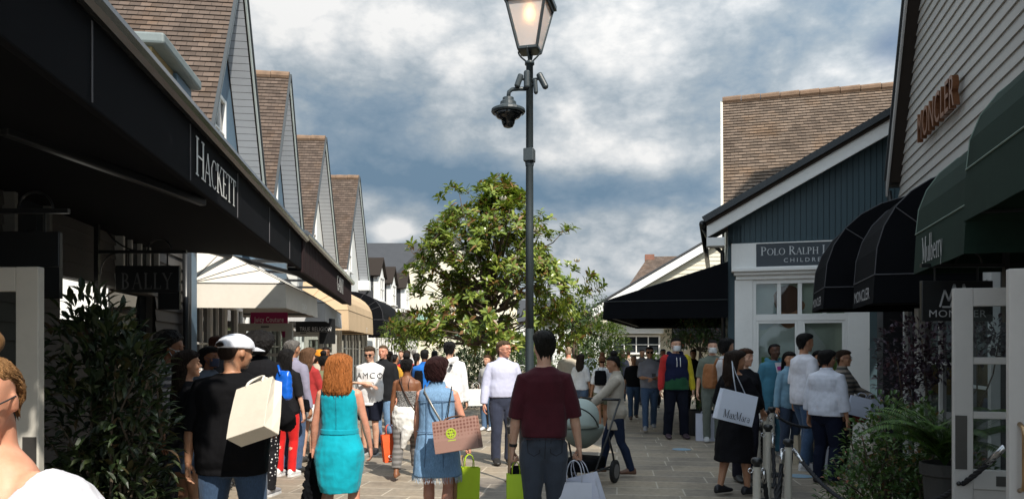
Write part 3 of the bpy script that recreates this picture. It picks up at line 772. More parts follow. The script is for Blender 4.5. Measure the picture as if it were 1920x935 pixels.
# hanging signs of the left row
def hanging_sign(label, cx, cy, w, h, z, mat, txt=None, tmat=None, size=.1, serif=False, arm=None, rz=0.0, step=None, txtz=None):
    T = thing('hanging_sign', label, 'sign', (cx, cy, z), rz)
    MB().box(-w / 2, -.02, 0, w / 2, .02, h).build('panel', mat, T, bevel=.006)
    if step: MB().box(step[0], -.018, step[1], step[2], .018, -.003).build('lower_panel', mat, T)
    if txt:
        letter_obj('lettering', txt, tmat or WHITE, T, (0, -.02, txtz if txtz is not None else h * .3), (1, 0, 0), (0, 0, 1), size, serif, 1.08, align='center', width=w * .8, out_=.004)
    if arm:
        a = MB(); a.bar((arm[0], 0, h + .13), (arm[1], 0, h + .13), .03, .03); a.tube([(-w * .3, 0, h), (-w * .3, 0, h + .12)], .008, 6); a.tube([(w * .3, 0, h), (w * .3, 0, h + .12)], .008, 6)
        a.box(arm[0] - .02, -.02, h - .35, arm[0] + .02, .02, h + .55)
        for k in range(14):
            t0, t1 = k / 14, (k + 1) / 14
            f = lambda t: (arm[0] + .04 + .42 * (1 - cos(t * pi / 2)), 0, h + .13 + .38 * (1 - sin(t * pi / 2)))
            a.tube([f(t0), f(t1)], .008, 5)
            f2 = lambda t: (w * .18 + .11 * cos(t * pi), 0, h + .14 + .11 * sin(t * pi)); a.tube([f2(t0), f2(t1)], .008, 5)
            f3 = lambda t: (arm[0] + .03 + .16 * (1 - cos(t * pi / 2)), 0, h + .12 - .2 * (1 - sin(t * pi / 2))); a.tube([f3(t0), f3(t1)], .008, 5)
        a.build('bracket', BLACKM, T)
    return T
DIM = paint('dim_grey_letters', (.10, .10, .10), .6)
p = P(278, 548, 7.0)
hanging_sign('black hanging sign with dim grey slab letters on a scrolled iron bracket', p.x, 7.0, .60, .25, p.z, BLACKM, 'BALLY', DIM, .15, True, arm=(-.48, .36), step=(.1, -.16, .30), txtz=.03)
p = P(40, 500, 4.7)
hanging_sign('plain black hanging sign above the white door at far left', p.x, 4.7, .5, .22, p.z, BLACKM, arm=(-.5, .3), step=(.12, -.2, .25))
p = P(480, 628, 13.3)
hanging_sign('magenta hanging sign under the pale cream awning', P(505, 0, 12.6).x, 12.6, .62, .24, P(0, 612, 12.6).z, paint('magenta_sign', (.36, .012, .10), .45), 'Juicy Couture', WHITE, .12, step=(.22, -.18, .31), txtz=.08)
hanging_sign('black hanging sign with white capitals under the grey awning', P(592, 0, 15.6).x, 15.6, .82, .28, P(0, 622, 15.6).z, BLACKM, 'TRUE RELIGION', WHITE, .12, step=(.08, -.25, .41), txtz=.02)

def glazed_door(label, x, y, rz, w, h, flip=False, rows=3, plate=True, pull=False, mat=None, glass=None, keyhole=True):
    """open shop door leaf standing free on its hinge side: stiles, rails, glazing bars, panel, hardware; local x runs along the leaf"""
    T = thing('glazed_door', label, 'door', (x, y, 0), rz); mat = mat or WHITE; st = .125; t = .05
    mb = MB()
    mb.box(0, 0, .02, st, t, h); mb.box(w - st, 0, .02, w, t, h); mb.box(st, .001, h - .13, w - st, t - .001, h - .001); mb.box(st, .001, .021, w - st, t - .001, .26)
    zl = .82; mb.box(st, .001, zl - .14, w - st, t - .001, zl)
    mb.box(st, .014, .26, w - st, t - .014, zl - .14)
    zt = h - .13
    for r in range(1, rows):
        z = zl + (zt - zl) * r / rows; mb.box(st, .006, z - .025, w - st, t - .006, z + .025)
    mb.build('leaf', mat, T, bevel=.006)
    MB().box(st - .01, t / 2 - .003, zl - .005, w - st + .01, t / 2 + .003, zt + .005).build('pane', glass or GLASSC, T)
    ex = w - .03 if flip else .03
    hw = MB()
    if plate: hw.box(ex - .02 if not flip else ex - .055, -.004, .82, ex + .055 if not flip else ex + .02, -.001, 1.20)
    hw.box(w / 2 - .07, -.006, h - .07, w / 2 + .07, -.001, h - .045)
    hw.box(st + .14, -.004, zl - .11, st + .26, -.001, zl - .04)
    hw.build('plate', paint('bronze_plate', (.09, .085, .08), .4, .2, 4, .05, 60, .6), T)
    if keyhole: MB().ball((ex, -.012, .72), .017).build('lock', BLACKM, T, smooth=True)
    if pull:
        MB().tube([(ex + .02, -.002, .9), (ex + .02, -.06, .92), (ex + .02, -.07, .96), (ex + .02, -.07, 1.2), (ex + .02, -.06, 1.24), (ex + .02, -.002, 1.26)], .013, 8).build('handle', paint('brass', (.45, .30, .16), .3, .2, 6, .03, 60, .9), T, smooth=True)
    return T
OLDW = paint('door_white', (.44, .42, .37), .5, .12, 2)
glazed_door('white glazed door standing open beside the laurel at far left', P(75, 0, 3.96).x - .92, 3.98, radians(-2), .92, 2.10, flip=True, rows=2, mat=OLDW)
glazed_door('white glazed door standing open under the cream awning', -4.55, 12.4, radians(-8), .95, 2.12, mat=OLDW)
glazed_door('white glazed door standing open under the grey awning', -5.15, 16.8, radians(-8), .95, 2.12, mat=OLDW)
glazed_door('white glazed door standing open near the tan awning', -5.9, 21.2, radians(-8), .95, 2.12, mat=OLDW)
# ------------------------------------------------------------------ right side: blue gabled shop, its tall tiled roof, the boarded gable
R_A = radians(15.5)
FV = Vector((cos(R_A), -sin(R_A), 0)); UV_ = Vector((sin(R_A), cos(R_A), 0)); RC = Vector((4.05, 14.0, 0))
def RL(a, b, z=0.0): return RC + FV * a + UV_ * b + Vector((0, 0, z))   # right block: a along the front, b into the building
polo = thing('corner_shop', 'dark blue boarded corner shop with white shopfront and brown tiled roof', 'building', RC, -R_A)
SLP = tan(radians(29)); ZE = 4.06
XR = 5.2
rk = lambda a: ZE + (a + .38) * SLP
mb = MB()
mb.prism([(0, .03, 3.15), (XR, .03, 3.15), (XR, .03, rk(XR) - .25), (0, .03, rk(0) - .25)], (0, .2, 0))
i = 0; x = 0.0
while x < XR:                                        # vertical tongue and groove
    w = .098
    mb.prism([(x + .006, 0, 3.62), (x + w - .006, 0, 3.62), (x + w - .006, 0, rk(x + w / 2) - .22), (x + .006, 0, rk(x + w / 2) - .22)], (0, .029, 0)); x += w
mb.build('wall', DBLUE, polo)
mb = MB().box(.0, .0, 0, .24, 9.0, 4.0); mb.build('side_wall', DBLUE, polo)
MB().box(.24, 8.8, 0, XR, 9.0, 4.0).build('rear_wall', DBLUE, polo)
MB().prism([(-.38, -.30, ZE - .30), (XR, -.30, rk(XR) - .36), (XR, -.30, rk(XR) - .03), (-.38, -.30, ZE - .02)], (0, .05, 0)).build('bargeboard', WHITE, polo, bevel=.006)
MB().box(-.385, -.298, ZE - .46, -.06, .0, ZE - .302).build('boxed_eave', WHITE, polo, bevel=.006)
rf = MB(); stepped_roof(rf, -.42, -.34, ZE, XR, rk(XR) + .02, 2.2); rf.build('front_roof', TILE2, polo)
MB().bar((-.44, -.36, ZE + .02), (XR, -.36, rk(XR) + .04), .10, .11, (0, 0, 1)).build('verge_edge', DARKTRIM, polo)
MB().tube([(-.46, -.3, ZE - .04), (-.46, 9, ZE - .04)], .06, 10).tube([(-.46, .05, ZE - .05), (-.3, .1, ZE - .35), (-.1, .1, ZE - .55), (-.06, .1, 0)], .04, 8).build('gutter', BLACKM, polo, smooth=True)
# main roof behind: eave line runs across, ridge parallel to the front
def turned_roof(mb, a0, a1, b0, z0, b1, z1):
    """tiled slope rising away from the front, built by turning stepped_roof a quarter"""
    q = MB(); stepped_roof(q, 0, 0, z0, b1 - b0, z1, a1 - a0, .12, .02)
    # (x, y, z) of the helper -> along b, along a
    base = len(mb.v); mb.v += [(a0 + (a1 - a0) - v[1], b0 + v[0], v[2]) for v in q.v]
    for f, u in zip(q.f, q.uv): mb.f.append(tuple(base + k for k in f)); mb.m.append(0); mb.uv.append(u); mb.r.append(0.0)
rf = MB(); turned_roof(rf, -.08, 8.5, 1.35, 4.45, 4.5, 7.78); ro = rf.build('main_roof', TILE2, polo)
bk = MB().prism([(-.08, 4.5, 7.7), (8.5, 4.5, 7.7), (8.5, 8.0, 4.4), (-.08, 8.0, 4.4)], (0, 0, -.08)); bk.build('rear_roof', SLATE, polo)
MB().prism([(-.02, 1.5, 3.9), (-.02, 4.5, 7.6), (-.02, 8.2, 3.9)], (.2, 0, 0)).build('gable_wall', CREAMW, polo)
MB().bar((-.10, 1.32, 4.40), (-.10, 4.5, 7.74), .05, .14).build('verge', CREAMW, polo)
rg = MB(); x = -.08
while x < 8.4: rg.tube([(x, 4.5, 7.78), (x + .43, 4.5, 7.79)], [(.10, .12), (.105, .125)], 10); x += .445
rg.build('ridge_tile_row', RIDGE, ro)
# white shopfront
SIGNB = paint('sign_board', (.030, .040, .050), .5, .15, 2)
MB().box(.06, -.06, 3.19, 2.75, .0, 3.66).build('sign_band', WHITE, polo, bevel=.008)
cnr = MB(); cnr.box(.10, -.16, 3.06, 2.75, -.0, 3.12); cnr.box(.06, -.22, 3.12, 2.75, -.0, 3.187); cnr.box(.14, -.10, 2.98, 2.75, -.0, 3.06)
cnr.build('cornice', WHITE, polo, bevel=.012)
fr = MB().box(.12, -.07, 0, .44, .0, 2.98); fr.box(2.08, -.07, 0, 2.42, .0, 2.98); fr.box(.44, -.05, 0, 2.08, .0, .5)
fr.build('pilasters', WHITE, polo, bevel=.006)
sgn = MB().box(.50, -.085, 3.215, 2.70, -.062, 3.635).build('sign_panel', SIGNB, polo)
bd = MB()
for x0, z0, x1, z1 in ((.47, 3.195, 2.74, 3.213), (.47, 3.637, 2.74, 3.655), (.47, 3.213, .498, 3.637)): bd.box(x0, -.092, z0, x1, -.062, z1)
bd.build('sign_border', WHITE, polo)
letter_obj('lettering', 'POLO RALPH LAUREN', paint('letter_silver', (.45, .47, .48), .5), sgn, (.58, -.085, 3.42), (1, 0, 0), (0, 0, 1), .155, True, .98, .80, width=1.66)
letter_obj('lettering', 'CHILDREN', paint('letter_silver', (.45, .47, .48)), sgn, (.98, -.085, 3.285), (1, 0, 0), (0, 0, 1), .105, False, 1.5, width=.74)
# window: transom lights over two tall lights, printed backdrop behind the glass
wf = MB(); X0, X1 = .44, 2.08
def wfb(x0, z0, x1, z1, d=.05): wf.box(x0, -d, z0, x1, .03, z1)
wfb(X0, .5, X0 + .06, 2.98); wfb(X1 - .06, .5, X1, 2.98); wfb(X0 + .06, 2.90, X1 - .06, 2.98); wfb(X0 + .06, 2.22, X1 - .06, 2.34); wfb(X0 + .06, .5, X1 - .06, .6)
for x in (.90, 1.26, 1.68): wfb(x - .035, 2.34, x + .035, 2.90, .045)
wfb(1.22, .6, 1.30, 2.22, .045)
for a, b in ((.50, 1.22), (1.30, 2.02)):
    wf.box(a, -.04, .6, a + .045, .02, 2.22); wf.box(b - .045, -.04, .6, b, .02, 2.22); wf.box(a + .045, -.04, 2.17, b - .045, .02, 2.22)
wn_ = wf.build('window', WHITE, polo, bevel=.005)
MB().box(.46, -.004, .52, 2.06, .002, 2.96).build('pane', GLASSC, wn_)
pst = MB(); PC = [(.62, .64, .52), (.16, .065, .035), (.50, .23, .12), (.74, .73, .66), (.26, .42, .07), (.68, .38, .03), (.50, .56, .54)]
pst.box(.46, .10, .52, 2.06, .12, 2.96, 0)
def blobp(cx, cz, rx, rz_, y, mi, n=20, a0=0, a1=360):
    pts = [(cx + rx * cos(radians(a0 + (a1 - a0) * k / n)) * (1 + .05 * sin(k * 2.3)), y, cz + rz_ * sin(radians(a0 + (a1 - a0) * k / n))) for k in range(n)]
    pst.prism(pts, (0, .003, 0), mi)
blobp(1.10, 1.55, .62, .66, .090, 3); blobp(.62, 2.55, .3, .5, .094, 6); blobp(1.08, 2.34, .19, .26, .086, 2); blobp(1.06, 2.62, .25, .26, .082, 1); blobp(1.31, 2.5, .05, .08, .084, 2)
pst.box(.6, .074, 1.2, 1.9, .078, 1.55, 4); pst.box(.62, .066, .7, 1.15, .070, 1.42, 5); pst.box(1.35, .066, .9, 1.85, .070, 1.36, 5)
pst.build('window_print', [paint('print_%d' % k, c, .7, .12, 2) for k, c in enumerate(PC)], polo)
# dark awning on the blue shop's side wall, facing the street
o = RL(0, 6.4); sa = atan2(-UV_.y, -UV_.x)
awning('awning', 'large plain black awning reaching out from the side of the blue corner shop', tuple(o), sa, 0.3, 6.5, 2.32, 3.32, 2.62, 2.28, BLACKF, seam=DARKTRIM, hip=0.0, fans=0)

# ------------------------------------------------------------------ boarded gable with raised letters
M_RZ = atan2(-UV_.y, -UV_.x)
def ML(xp, y, z=0.0): return RL(2.6 + y, -xp, z)       # along the boarded wall towards the viewer, y into the building
BOARD = paint('putty_weatherboard', (.40, .385, .36), .6, .12, 1.5, .15, 50, 0, .4, (.25, 1, 1))
mon = gable_house('boarded_shop', 'tall putty grey weatherboarded gable with raised dark letters, right of the street', tuple(RL(2.42, -4.5)), M_RZ, 2.95, 4.35, 10.0, 9.0, .18, BOARD, TILE1, siding=True, zb=2.9, trim=paint('putty_trim', (.34, .33, .32), .5, .1, 2), wall_w=3.12, soffit=False)
MB().box(-3.1, .22, 0, 3.1, .4, 2.9).build('ground_floor_wall', paint('shop_black', (.015, .016, .02), .5), mon)
sash(mon, -2.55, -1.75, .02, 2.55, .2, 1, 2, .1, name='door', sill=False)
sash(mon, -1.6, 0.3, .5, 2.5, .2, 2, 2, .08, sill=False)
sash(mon, .4, 1.3, .02, 2.5, .2, 1, 2, .1, name='door', sill=False)
MB().box(-1.72, .1, 0, -1.5, .218, 2.7).build('pilaster', WHITE, mon, bevel=.006)
MB().box(-3.14, -.12, 0, -2.68, .218, 2.88).build('corner_pier', paint('pier_black', (.012, .013, .018), .5), mon, bevel=.006)
MB().tube([(-2.98, .02, 4.2), (-3.1, .1, 3.9), (-3.12, .16, 3.6), (-3.12, .16, 2.9)], .04, 8).build('downpipe', BLACKM, mon, smooth=True)
COPPER = paint('letter_bronze', (.20, .085, .04), .35, .2, 5, .03, 60, .75)
# raised letters: measured on the wall they stand from about 1.9 m to 3.3 m along it
letter_obj('raised_lettering', 'MONCLER', COPPER, mon, (-1.32, .18, 4.52), (1, 0, 0), (0, 0, 1), .56, False, 1.05, width=1.66, out_=.10, thick=.07)
# nearer shop on the same side, beyond the edge of the picture, continues the street
nx = thing('shop_building', 'plain parapet shop continuing the right side of the street towards the viewer', 'building', tuple(RL(2.6, -8.2)), M_RZ)
mb = MB().box(0, .2, 0, 8.5, 6, 7.65); boards(mb, lambda z: (0, 8.5), .3, 7.6, .19, .15); mb.build('wall', BOARD, nx)
MB().box(-.05, .1, 7.653, 8.55, 6.1, 7.72).build('coping', LEAD, nx, bevel=.01)
# unseen block added behind the boarded gable to keep the corner shop shaded
tb_ = thing('shade_block', 'tall unseen block added behind the boarded gable for shade', 'building', tuple(RL(7.6, -5.0)), M_RZ)
MB().box(0, 0, 0, 5.2, 6, 15.0).build('wall', BOARD, tb_)
MB().prism([(-.1, -.15, 15.003), (-.1, -.15, 15.2), (-.1, 2.6, 16.2), (-.1, 6.1, 15.003)], (5.4, 0, 0)).build('roof', SLATE, tb_)
GREEN = paint('green_canvas', (.009, .024, .0165), .85, .35, 2.0, .3, 260, 0, .2)
GSEAM = paint('seam_green', (.14, .19, .16), .7)
def awn_right(label, b_far, b_near, proj, zw, zv, zb, mat, **kw):
    o = RL(2.6, b_far)
    return awning('awning', label, tuple(o), M_RZ, 0, b_far - b_near, proj, zw, zv, zb, mat, **kw)
SILV = paint('letter_dim', (.42, .42, .43), .5)
awn_right('far black barrel awning on the boarded gable, beside the corner shop sign', -2.45, -3.7, 1.38, 3.72, 2.52, 2.24, BLACKF, curved=True, letters='MONCLER', lsize=.17, seam=PALE_SEAM, fans=1, lmat=SILV, wide=.9)
awn_right('nearer black barrel awning on the boarded gable with small white letters', -4.25, -5.55, 1.10, 3.62, 2.50, 2.19, BLACKF, curved=True, letters='MONCLER', lsize=.19, seam=PALE_SEAM, fans=1, lmat=SILV, wide=.95)
awn_right('dark green awning with white serif lettering on its valance', -7.0, -8.45, 1.02, 3.55, 2.72, 2.36, GREEN, curved=True, letters='Mulberry', lsize=.22, seam=GSEAM, serif=True, fans=1, lmat=SILV, wide=.62, lx=.62)
awn_right('higher dark green awning at the right edge', -8.55, -11.2, 1.05, 3.75, 2.95, 2.58, GREEN, curved=True, seam=GSEAM, fans=1)

p = P(1735, 602, 6.3)
hs = hanging_sign('black hanging sign with white mountain emblem behind the white doors', p.x + .26, 6.3, .60, .34, p.z, BLACKM, 'MONCLER', SILV, .085, arm=(.42, -.3), txtz=.035)
mt = MB()
for q in (((-.15, .12), (-.11, .26)), ((-.11, .26), (-.075, .17)), ((-.075, .17), (-.03, .31)), ((-.03, .31), (.02, .14)), ((.02, .14), (.05, .31)), ((.05, .31), (.10, .17)), ((.10, .17), (.14, .27)), ((-.13, .12), (-.06, .12)), ((-.06, .12), (-.03, .22)), ((.05, .22), (.09, .12))):
    mt.bar((q[0][0], -.024, q[0][1]), (q[1][0], -.024, q[1][1]), .014, .004, (0, 1, 0))
mt.build('emblem', SILV, hs)
RW = paint('door_putty', (.47, .45, .43), .5, .10, 2)
glazed_door('white glazed door standing open on the right, rope hooked beside it', P(1788, 0, 5.3).x, 5.3, -R_A, .98, 2.10, rows=3, mat=RW)
glazed_door('white door with a brass pull at the right edge', P(1892, 0, 4.05).x, 4.05, -R_A, .95, 2.10, rows=3, pull=True, mat=RW, plate=False)

# ------------------------------------------------------------------ far buildings
# cream boarded building beyond the corner shop
cb = thing('boarded_cottage', 'cream weatherboarded building with white rake board beyond the black awning', 'building', (P(1340, 0, 29).x, 29, 0), radians(-6))
mb = MB(); bl = lambda z: (-4.4 + max(0, (z - 3.17)) * 1.72, 3.5)
mb.prism([(-4.3, .03, 0), (3.5, .03, 0), (3.5, .03, 7.82), (-4.3, .03, 3.27)], (0, 7, 0)); boards(mb, bl, 0, 7.6, 0, .16); mb.build('wall', CREAMW, cb)
MB().prism([(-4.75, -.35, 2.99), (3.7, -.35, 7.92), (3.7, -.35, 8.24), (-4.75, -.35, 3.31)], (0, .06, 0)).build('bargeboard', WHITE, cb)
MB().prism([(-4.8, -.4, 3.315), (3.7, -.4, 8.255), (3.7, -.4, 8.33), (-4.8, -.4, 3.39)], (0, 7.6, 0)).build('roof', SLATE, cb)
MB().box(-4.0, -.5, 2.35, -2.0, -.002, 2.78).box(-4.15, -.6, 2.783, -1.95, -.002, 2.86).build('entablature', WHITE, cb, bevel=.01)
sash(cb, -3.95, -2.1, 1.55, 2.3, -.2, 4, 2, .07, sill=False); sash(cb, -3.9, -2.2, .1, 1.45, -.2, 3, 1, .07, sill=False, name='door')
sash(cb, -1.6, -1.1, 1.7, 2.6, -.03, 1, 1, .05, sill=False)
MB().prism([(-4.0, -1.1, 2.88), (-4.0, -1.1, 2.95), (-4.0, -.01, 3.2), (-4.0, -.01, 3.1)], (3.6, 0, 0)).build('pent_roof', DARKTRIM, cb)
awning('awning', 'small dark awning on the cream cottage wall', (P(1262, 0, 28.4).x, 28.6, 0), radians(-6), 0, 2.6, .9, 2.75, 2.3, 2.0, BLACKF)
def far_house(name, label, x, y, rz, w, d, ze, zr, wallm, roofm, hipped=False, chimney=None, wins=()):
    T = thing(name, label, 'building', (x, y, 0), rz)
    MB().box(-w / 2, 0, 0, w / 2, d, ze).build('wall', wallm, T)
    mb = MB(); o = .3; h = w * .3 if hipped else 0
    A, B, C, D = (-w / 2 - o, -o, ze), (w / 2 + o, -o, ze), (w / 2 + o, d + o, ze), (-w / 2 - o, d + o, ze)
    R1, R2 = (-w / 2 - o + h, d / 2, zr), (w / 2 + o - h, d / 2, zr)
    sl = sqrt((d / 2 + o) ** 2 + (zr - ze) ** 2)
    mb.face([A, B, R2, R1], 0, [(0, 0), (w, 0), (w - h, sl), (h, sl)]); mb.face([C, D, R1, R2], 0, [(0, 0), (w, 0), (w - h, sl), (h, sl)])
    mb.face([D, A, R1], 0, [(0, 0), (d, 0), (d / 2, sl)]); mb.face([B, C, R2], 0, [(0, 0), (d, 0), (d / 2, sl)]); mb.face([A, D, C, B], 0, [(0, 0)] * 4)
    ro = mb.build('roof', roofm, T)
    if chimney: MB().box(chimney - .3, d / 2 - .3, zr - .9, chimney + .3, d / 2 + .3, zr + .12).build('chimney', paint('brick_red', (.2, .09, .06), .8, .3, 4), ro)
    for (x0, x1, z0, z1) in wins: sash(T, x0, x1, z0, z1, -.02, 2, 2, .08)
    return T
far_house('house', 'brown hip roofed house beyond the cream cottage', P(1262, 0, 46).x, 46, radians(-8), 5.4, 6, 5.3, 7.9, CREAMW, TILE1, True, -1.3)
far_house('house', 'distant low house with a tan roof right of the magnolia', P(1138, 0, 62).x, 62, 0, 9, 7, 4.1, 5.2, GREYW, TILE2, False)
# slate roofed building and cream gable far up the left side
sb = thing('slate_roof_house', 'big black slate roof with cream gable rising behind the magnolia', 'building', (P(745, 0, 50).x, 50, 0), 0)
MB().box(-8, 0, 0, 8, 6, 6.4).build('wall', CREAMW, sb)
MB().prism([(-8.4, -.4, 6.4), (-8.4, 4, 9.5), (-8.4, 8, 6.4)], (14, 0, 0)).build('roof', SLATE, sb)
gx = P(838, 0, 50).x - P(745, 0, 50).x
MB().prism([(gx - 4.2, -1.0, 0), (gx + 4.2, -1.0, 0), (gx + 4.2, -1.0, 5.6), (gx, -1.0, 9.6), (gx - 4.2, -1.0, 5.6)], (0, 5, 0)).build('gable_wall', CREAMW, sb)
for s in (-1, 1): MB().bar((gx + s * 4.5, -1.1, 5.4), (gx, -1.1, 9.75), .3, .22, (0, 0, 1)).build('verge', SLATE, sb)
sash(sb, gx - 4.2, gx - 3.3, 5.0, 6.3, -1.02, 2, 2, .1)
# low tiled range with dormers between
lr = thing('dormer_range', 'low brown tiled range with small white dormers beyond the left row', 'building', (-6.15, 34.5, 0), radians(88))
MB().box(0, .3, 0, 13, 5, 3.3).build('wall', WHITE, lr)
mb = MB()
q = MB(); stepped_roof(q, 0, 0, 3.2, 3.4, 5.9, 13, .16, .02)
base = 0; mb.v += [(13 - v[1], -.2 + v[0], v[2]) for v in q.v]
for f, u in zip(q.f, q.uv): mb.f.append(f); mb.m.append(0); mb.uv.append(u); mb.r.append(0.0)
mb.build('roof', TILE1, lr)
for x, zt in ((1.6, 6.2), (4.6, 6.1), (8.6, 6.2)):
    dm = MB().box(x - .7, .25, 3.9, x + .7, 3, zt - .8).prism([(x - .7, .25, zt - .8), (x + .7, .25, zt - .8), (x, .25, zt - .1)], (0, 2.7, 0)).build('dormer', WHITE, lr)
    MB().prism([(x - .95, .1, zt - .95), (x, .1, zt), (x + .95, .1, zt - .95), (x + .85, .1, zt - 1.0), (x, .1, zt - .12), (x - .85, .1, zt - 1.0)], (0, 3, 0)).build('dormer_roof', TILE1, dm)
    MB().box(x - .701, .45, 4.1, x - .699, 1.3, zt - .85).build('cheek_panel', SLATE, dm)
    sash(dm, x - .5, x + .5, 4.1, zt - .95, .24, 2, 2, .08)
shopfront(lr, .2, 12.8, .28, 2.5, 8)
awning('awning', 'pale green awning up the street left of the magnolia', (-4.9, 38.5, 0), radians(86), 0, 5.0, 1.9, 3.6, 2.8, 2.5, fabric('mint_canvas', (.34, .55, .46)))
awning('awning', 'small black awning up the street beside the pale green one', (-5.3, 35.0, 0), radians(86), 0, 2.6, 1.4, 3.0, 2.5, 2.2, BLACKF)
far_house('house', 'grey shop closing the far end of the street behind the magnolia', P(905, 0, 66).x, 66, 0, 16, 8, 4.2, 6.5, GREYW, SLATE, False, None, ((-6, -4, .4, 2.6), (-3, -1, .4, 2.6), (0, 2, .4, 2.6), (3, 5, .4, 2.6)))
# ------------------------------------------------------------------ planting
def leaf_quads(mb, base, d, up, L, Wd, r, fold=.25, droop=.15):
    """one folded leaf: six points, four faces"""
    d = d.normalized(); s = d.cross(up)
    if s.length < 1e-4: s = d.orthogonal()
    s.normalize(); n = s.cross(d).normalized()
    m1, m2 = base + d * L * .38, base + d * L * .72 - n * (droop * L * .3); tip = base + d * L - n * (droop * L)
    l1, r1 = m1 + s * Wd * .46 + n * Wd * fold, m1 - s * Wd * .46 + n * Wd * fold
    l2, r2 = m2 + s * Wd * .40 + n * Wd * fold * .8, m2 - s * Wd * .40 + n * Wd * fold * .8
    i = len(mb.v); mb.v += [tuple(p) for p in (base, m1, m2, tip, l1, r1, l2, r2)]
    for f in ((0, 1, 4), (0, 5, 1), (1, 2, 6, 4), (1, 5, 7, 2), (2, 3, 6), (2, 7, 3)):
        mb.f.append(tuple(i + k for k in f)); mb.m.append(0); mb.uv.append(None); mb.r.append(r)
def rvec(rnd):
    while True:
        v = Vector((rnd.uniform(-1, 1), rnd.uniform(-1, 1), rnd.uniform(-1, 1)))
        if .05 < v.length < 1: return v.normalized()
def limb(mb, a, b, r0, r1, rnd, wob=.06, n=5):
    a, b = Vector(a), Vector(b); L = (b - a).length
    pts = [a.lerp(b, i / n) + (rvec(rnd) * wob * L if 0 < i < n else Vector()) for i in range(n + 1)]
    mb.tube(pts, [r0 + (r1 - r0) * i / n for i in range(n + 1)], 7)
    return pts
BARK = paint('bark', (.10, .078, .058), .9, .4, 9, .6, 40, 0, .2, (1, 1, .3))

def magnolia():
    rnd = random.Random(4)
    Y = 17.0; X = P(922, 0, Y).x
    T = thing('magnolia_tree', 'magnolia tree with glossy green leaves and rusty undersides in the middle of the street', 'tree', (X, Y, 0))
    def H(py): return EYE + (HY - py) * Y / F
    def XX(px): return P(px, 0, Y).x - X
    tr = MB(); mb = MB()
    limb(tr, (0, 0, 0), (-.02, 0, 1.9), .12, .085, rnd, .02)
    # outline of the crown in the photograph: half widths by height
    prof = [(645, 800, 1080), (612, 768, 1108), (565, 772, 1112), (525, 778, 1100), (485, 785, 1050), (445, 800, 1040), (418, 828, 1026), (392, 838, 976), (366, 872, 972), (352, 912, 945)]
    def span(py):
        for (p0, a0, b0), (p1, a1, b1) in zip(prof, prof[1:]):
            if p1 <= py <= p0:
                t = (p0 - py) / (p0 - p1); return a0 + (a1 - a0) * t, b0 + (b1 - b0) * t
        return prof[-1][1:] if py < 352 else prof[0][1:]
    tips = []
    while len(tips) < 590:
        py = rnd.uniform(350, 652); a, b = span(py)
        x0, x1 = XX(a), XX(b); cx, hw = (x0 + x1) / 2, (x1 - x0) / 2
        ang = rnd.uniform(0, 2 * pi); rr = rnd.random() ** .40
        q = Vector((cx + hw * rr * cos(ang), hw * .92 * rr * sin(ang), H(py)))
        # clumps: leave gaps between boughs
        if noise.noise(q * 1.05 + Vector((3, 1, 7))) < .0 and rnd.random() < .93: continue
        tips.append(q)
    for px, py in ((942, 345), (905, 352), (925, 338), (972, 372), (846, 356), (862, 366), (884, 372), (830, 378), (1058, 430), (1046, 445), (1112, 520), (1118, 540), (1072, 512), (1096, 530), (815, 425), (770, 470), (760, 505), (745, 610), (752, 590), (765, 618), (748, 630)):
        tips.append(Vector((XX(px), rnd.uniform(-.4, .4), H(py))))
    for q in tips:
        base = Vector((q.x * .12, q.y * .12, min(1.6 + .55 * (q.z - 1.6) , 4.2)))
        if rnd.random() < .14: limb(tr, base, q, .028 + .012 * rnd.random(), .006, rnd, .05)
        axis = (q - Vector((0, 0, 2.6))).normalized() + Vector((0, 0, .7)); axis.normalize()
        for c in range(rnd.choice([2, 2, 3])):
            p0 = q + rvec(rnd) * .16 if c else q
            ax = (axis + rvec(rnd) * .5).normalized()
            k = rnd.randint(8, 12)
            for j in range(k):
                side = ax.orthogonal().normalized(); side.rotate(Quaternion_(ax, 2.4 * j + rnd.random()))
                d = (ax * rnd.uniform(.1, .8) + side).normalized()
                r = rnd.random(); r = r * .72 if rnd.random() < .86 else .78 + .2 * rnd.random()
                leaf_quads(mb, p0 + ax * (.012 * j), d, ax, rnd.uniform(.13, .215), rnd.uniform(.055, .082), max(.01, r), .16, rnd.uniform(-.05, .35))
    tr.build('trunk', BARK, T, smooth=True)
    mb.build('crown', leaf_mat('magnolia_leaves', [(.0, (.065, .108, .018)), (.35, (.145, .198, .030)), (.70, (.265, .305, .058)), (.76, (.16, .090, .034)), (1.0, (.24, .13, .05))], .26, .2), T)
    fl = MB()
    for px, py in ((968, 500), (1070, 508), (905, 560), (1000, 455), (860, 590), (945, 402)):
        q = Vector((XX(px), -1.7 + rnd.random() * .5, H(py)))
        for j in range(7):
            a = j * 2 * pi / 7; leaf_quads(fl, q, Vector((cos(a), sin(a), .6)), Vector((0, 0, 1)), .11, .06, .5, -.2, -.3)
    fl.build('blossoms', paint('petal', (.72, .68, .55), .6), T)
from mathutils import Quaternion
def Quaternion_(ax, a): return Quaternion(ax, a)
magnolia()

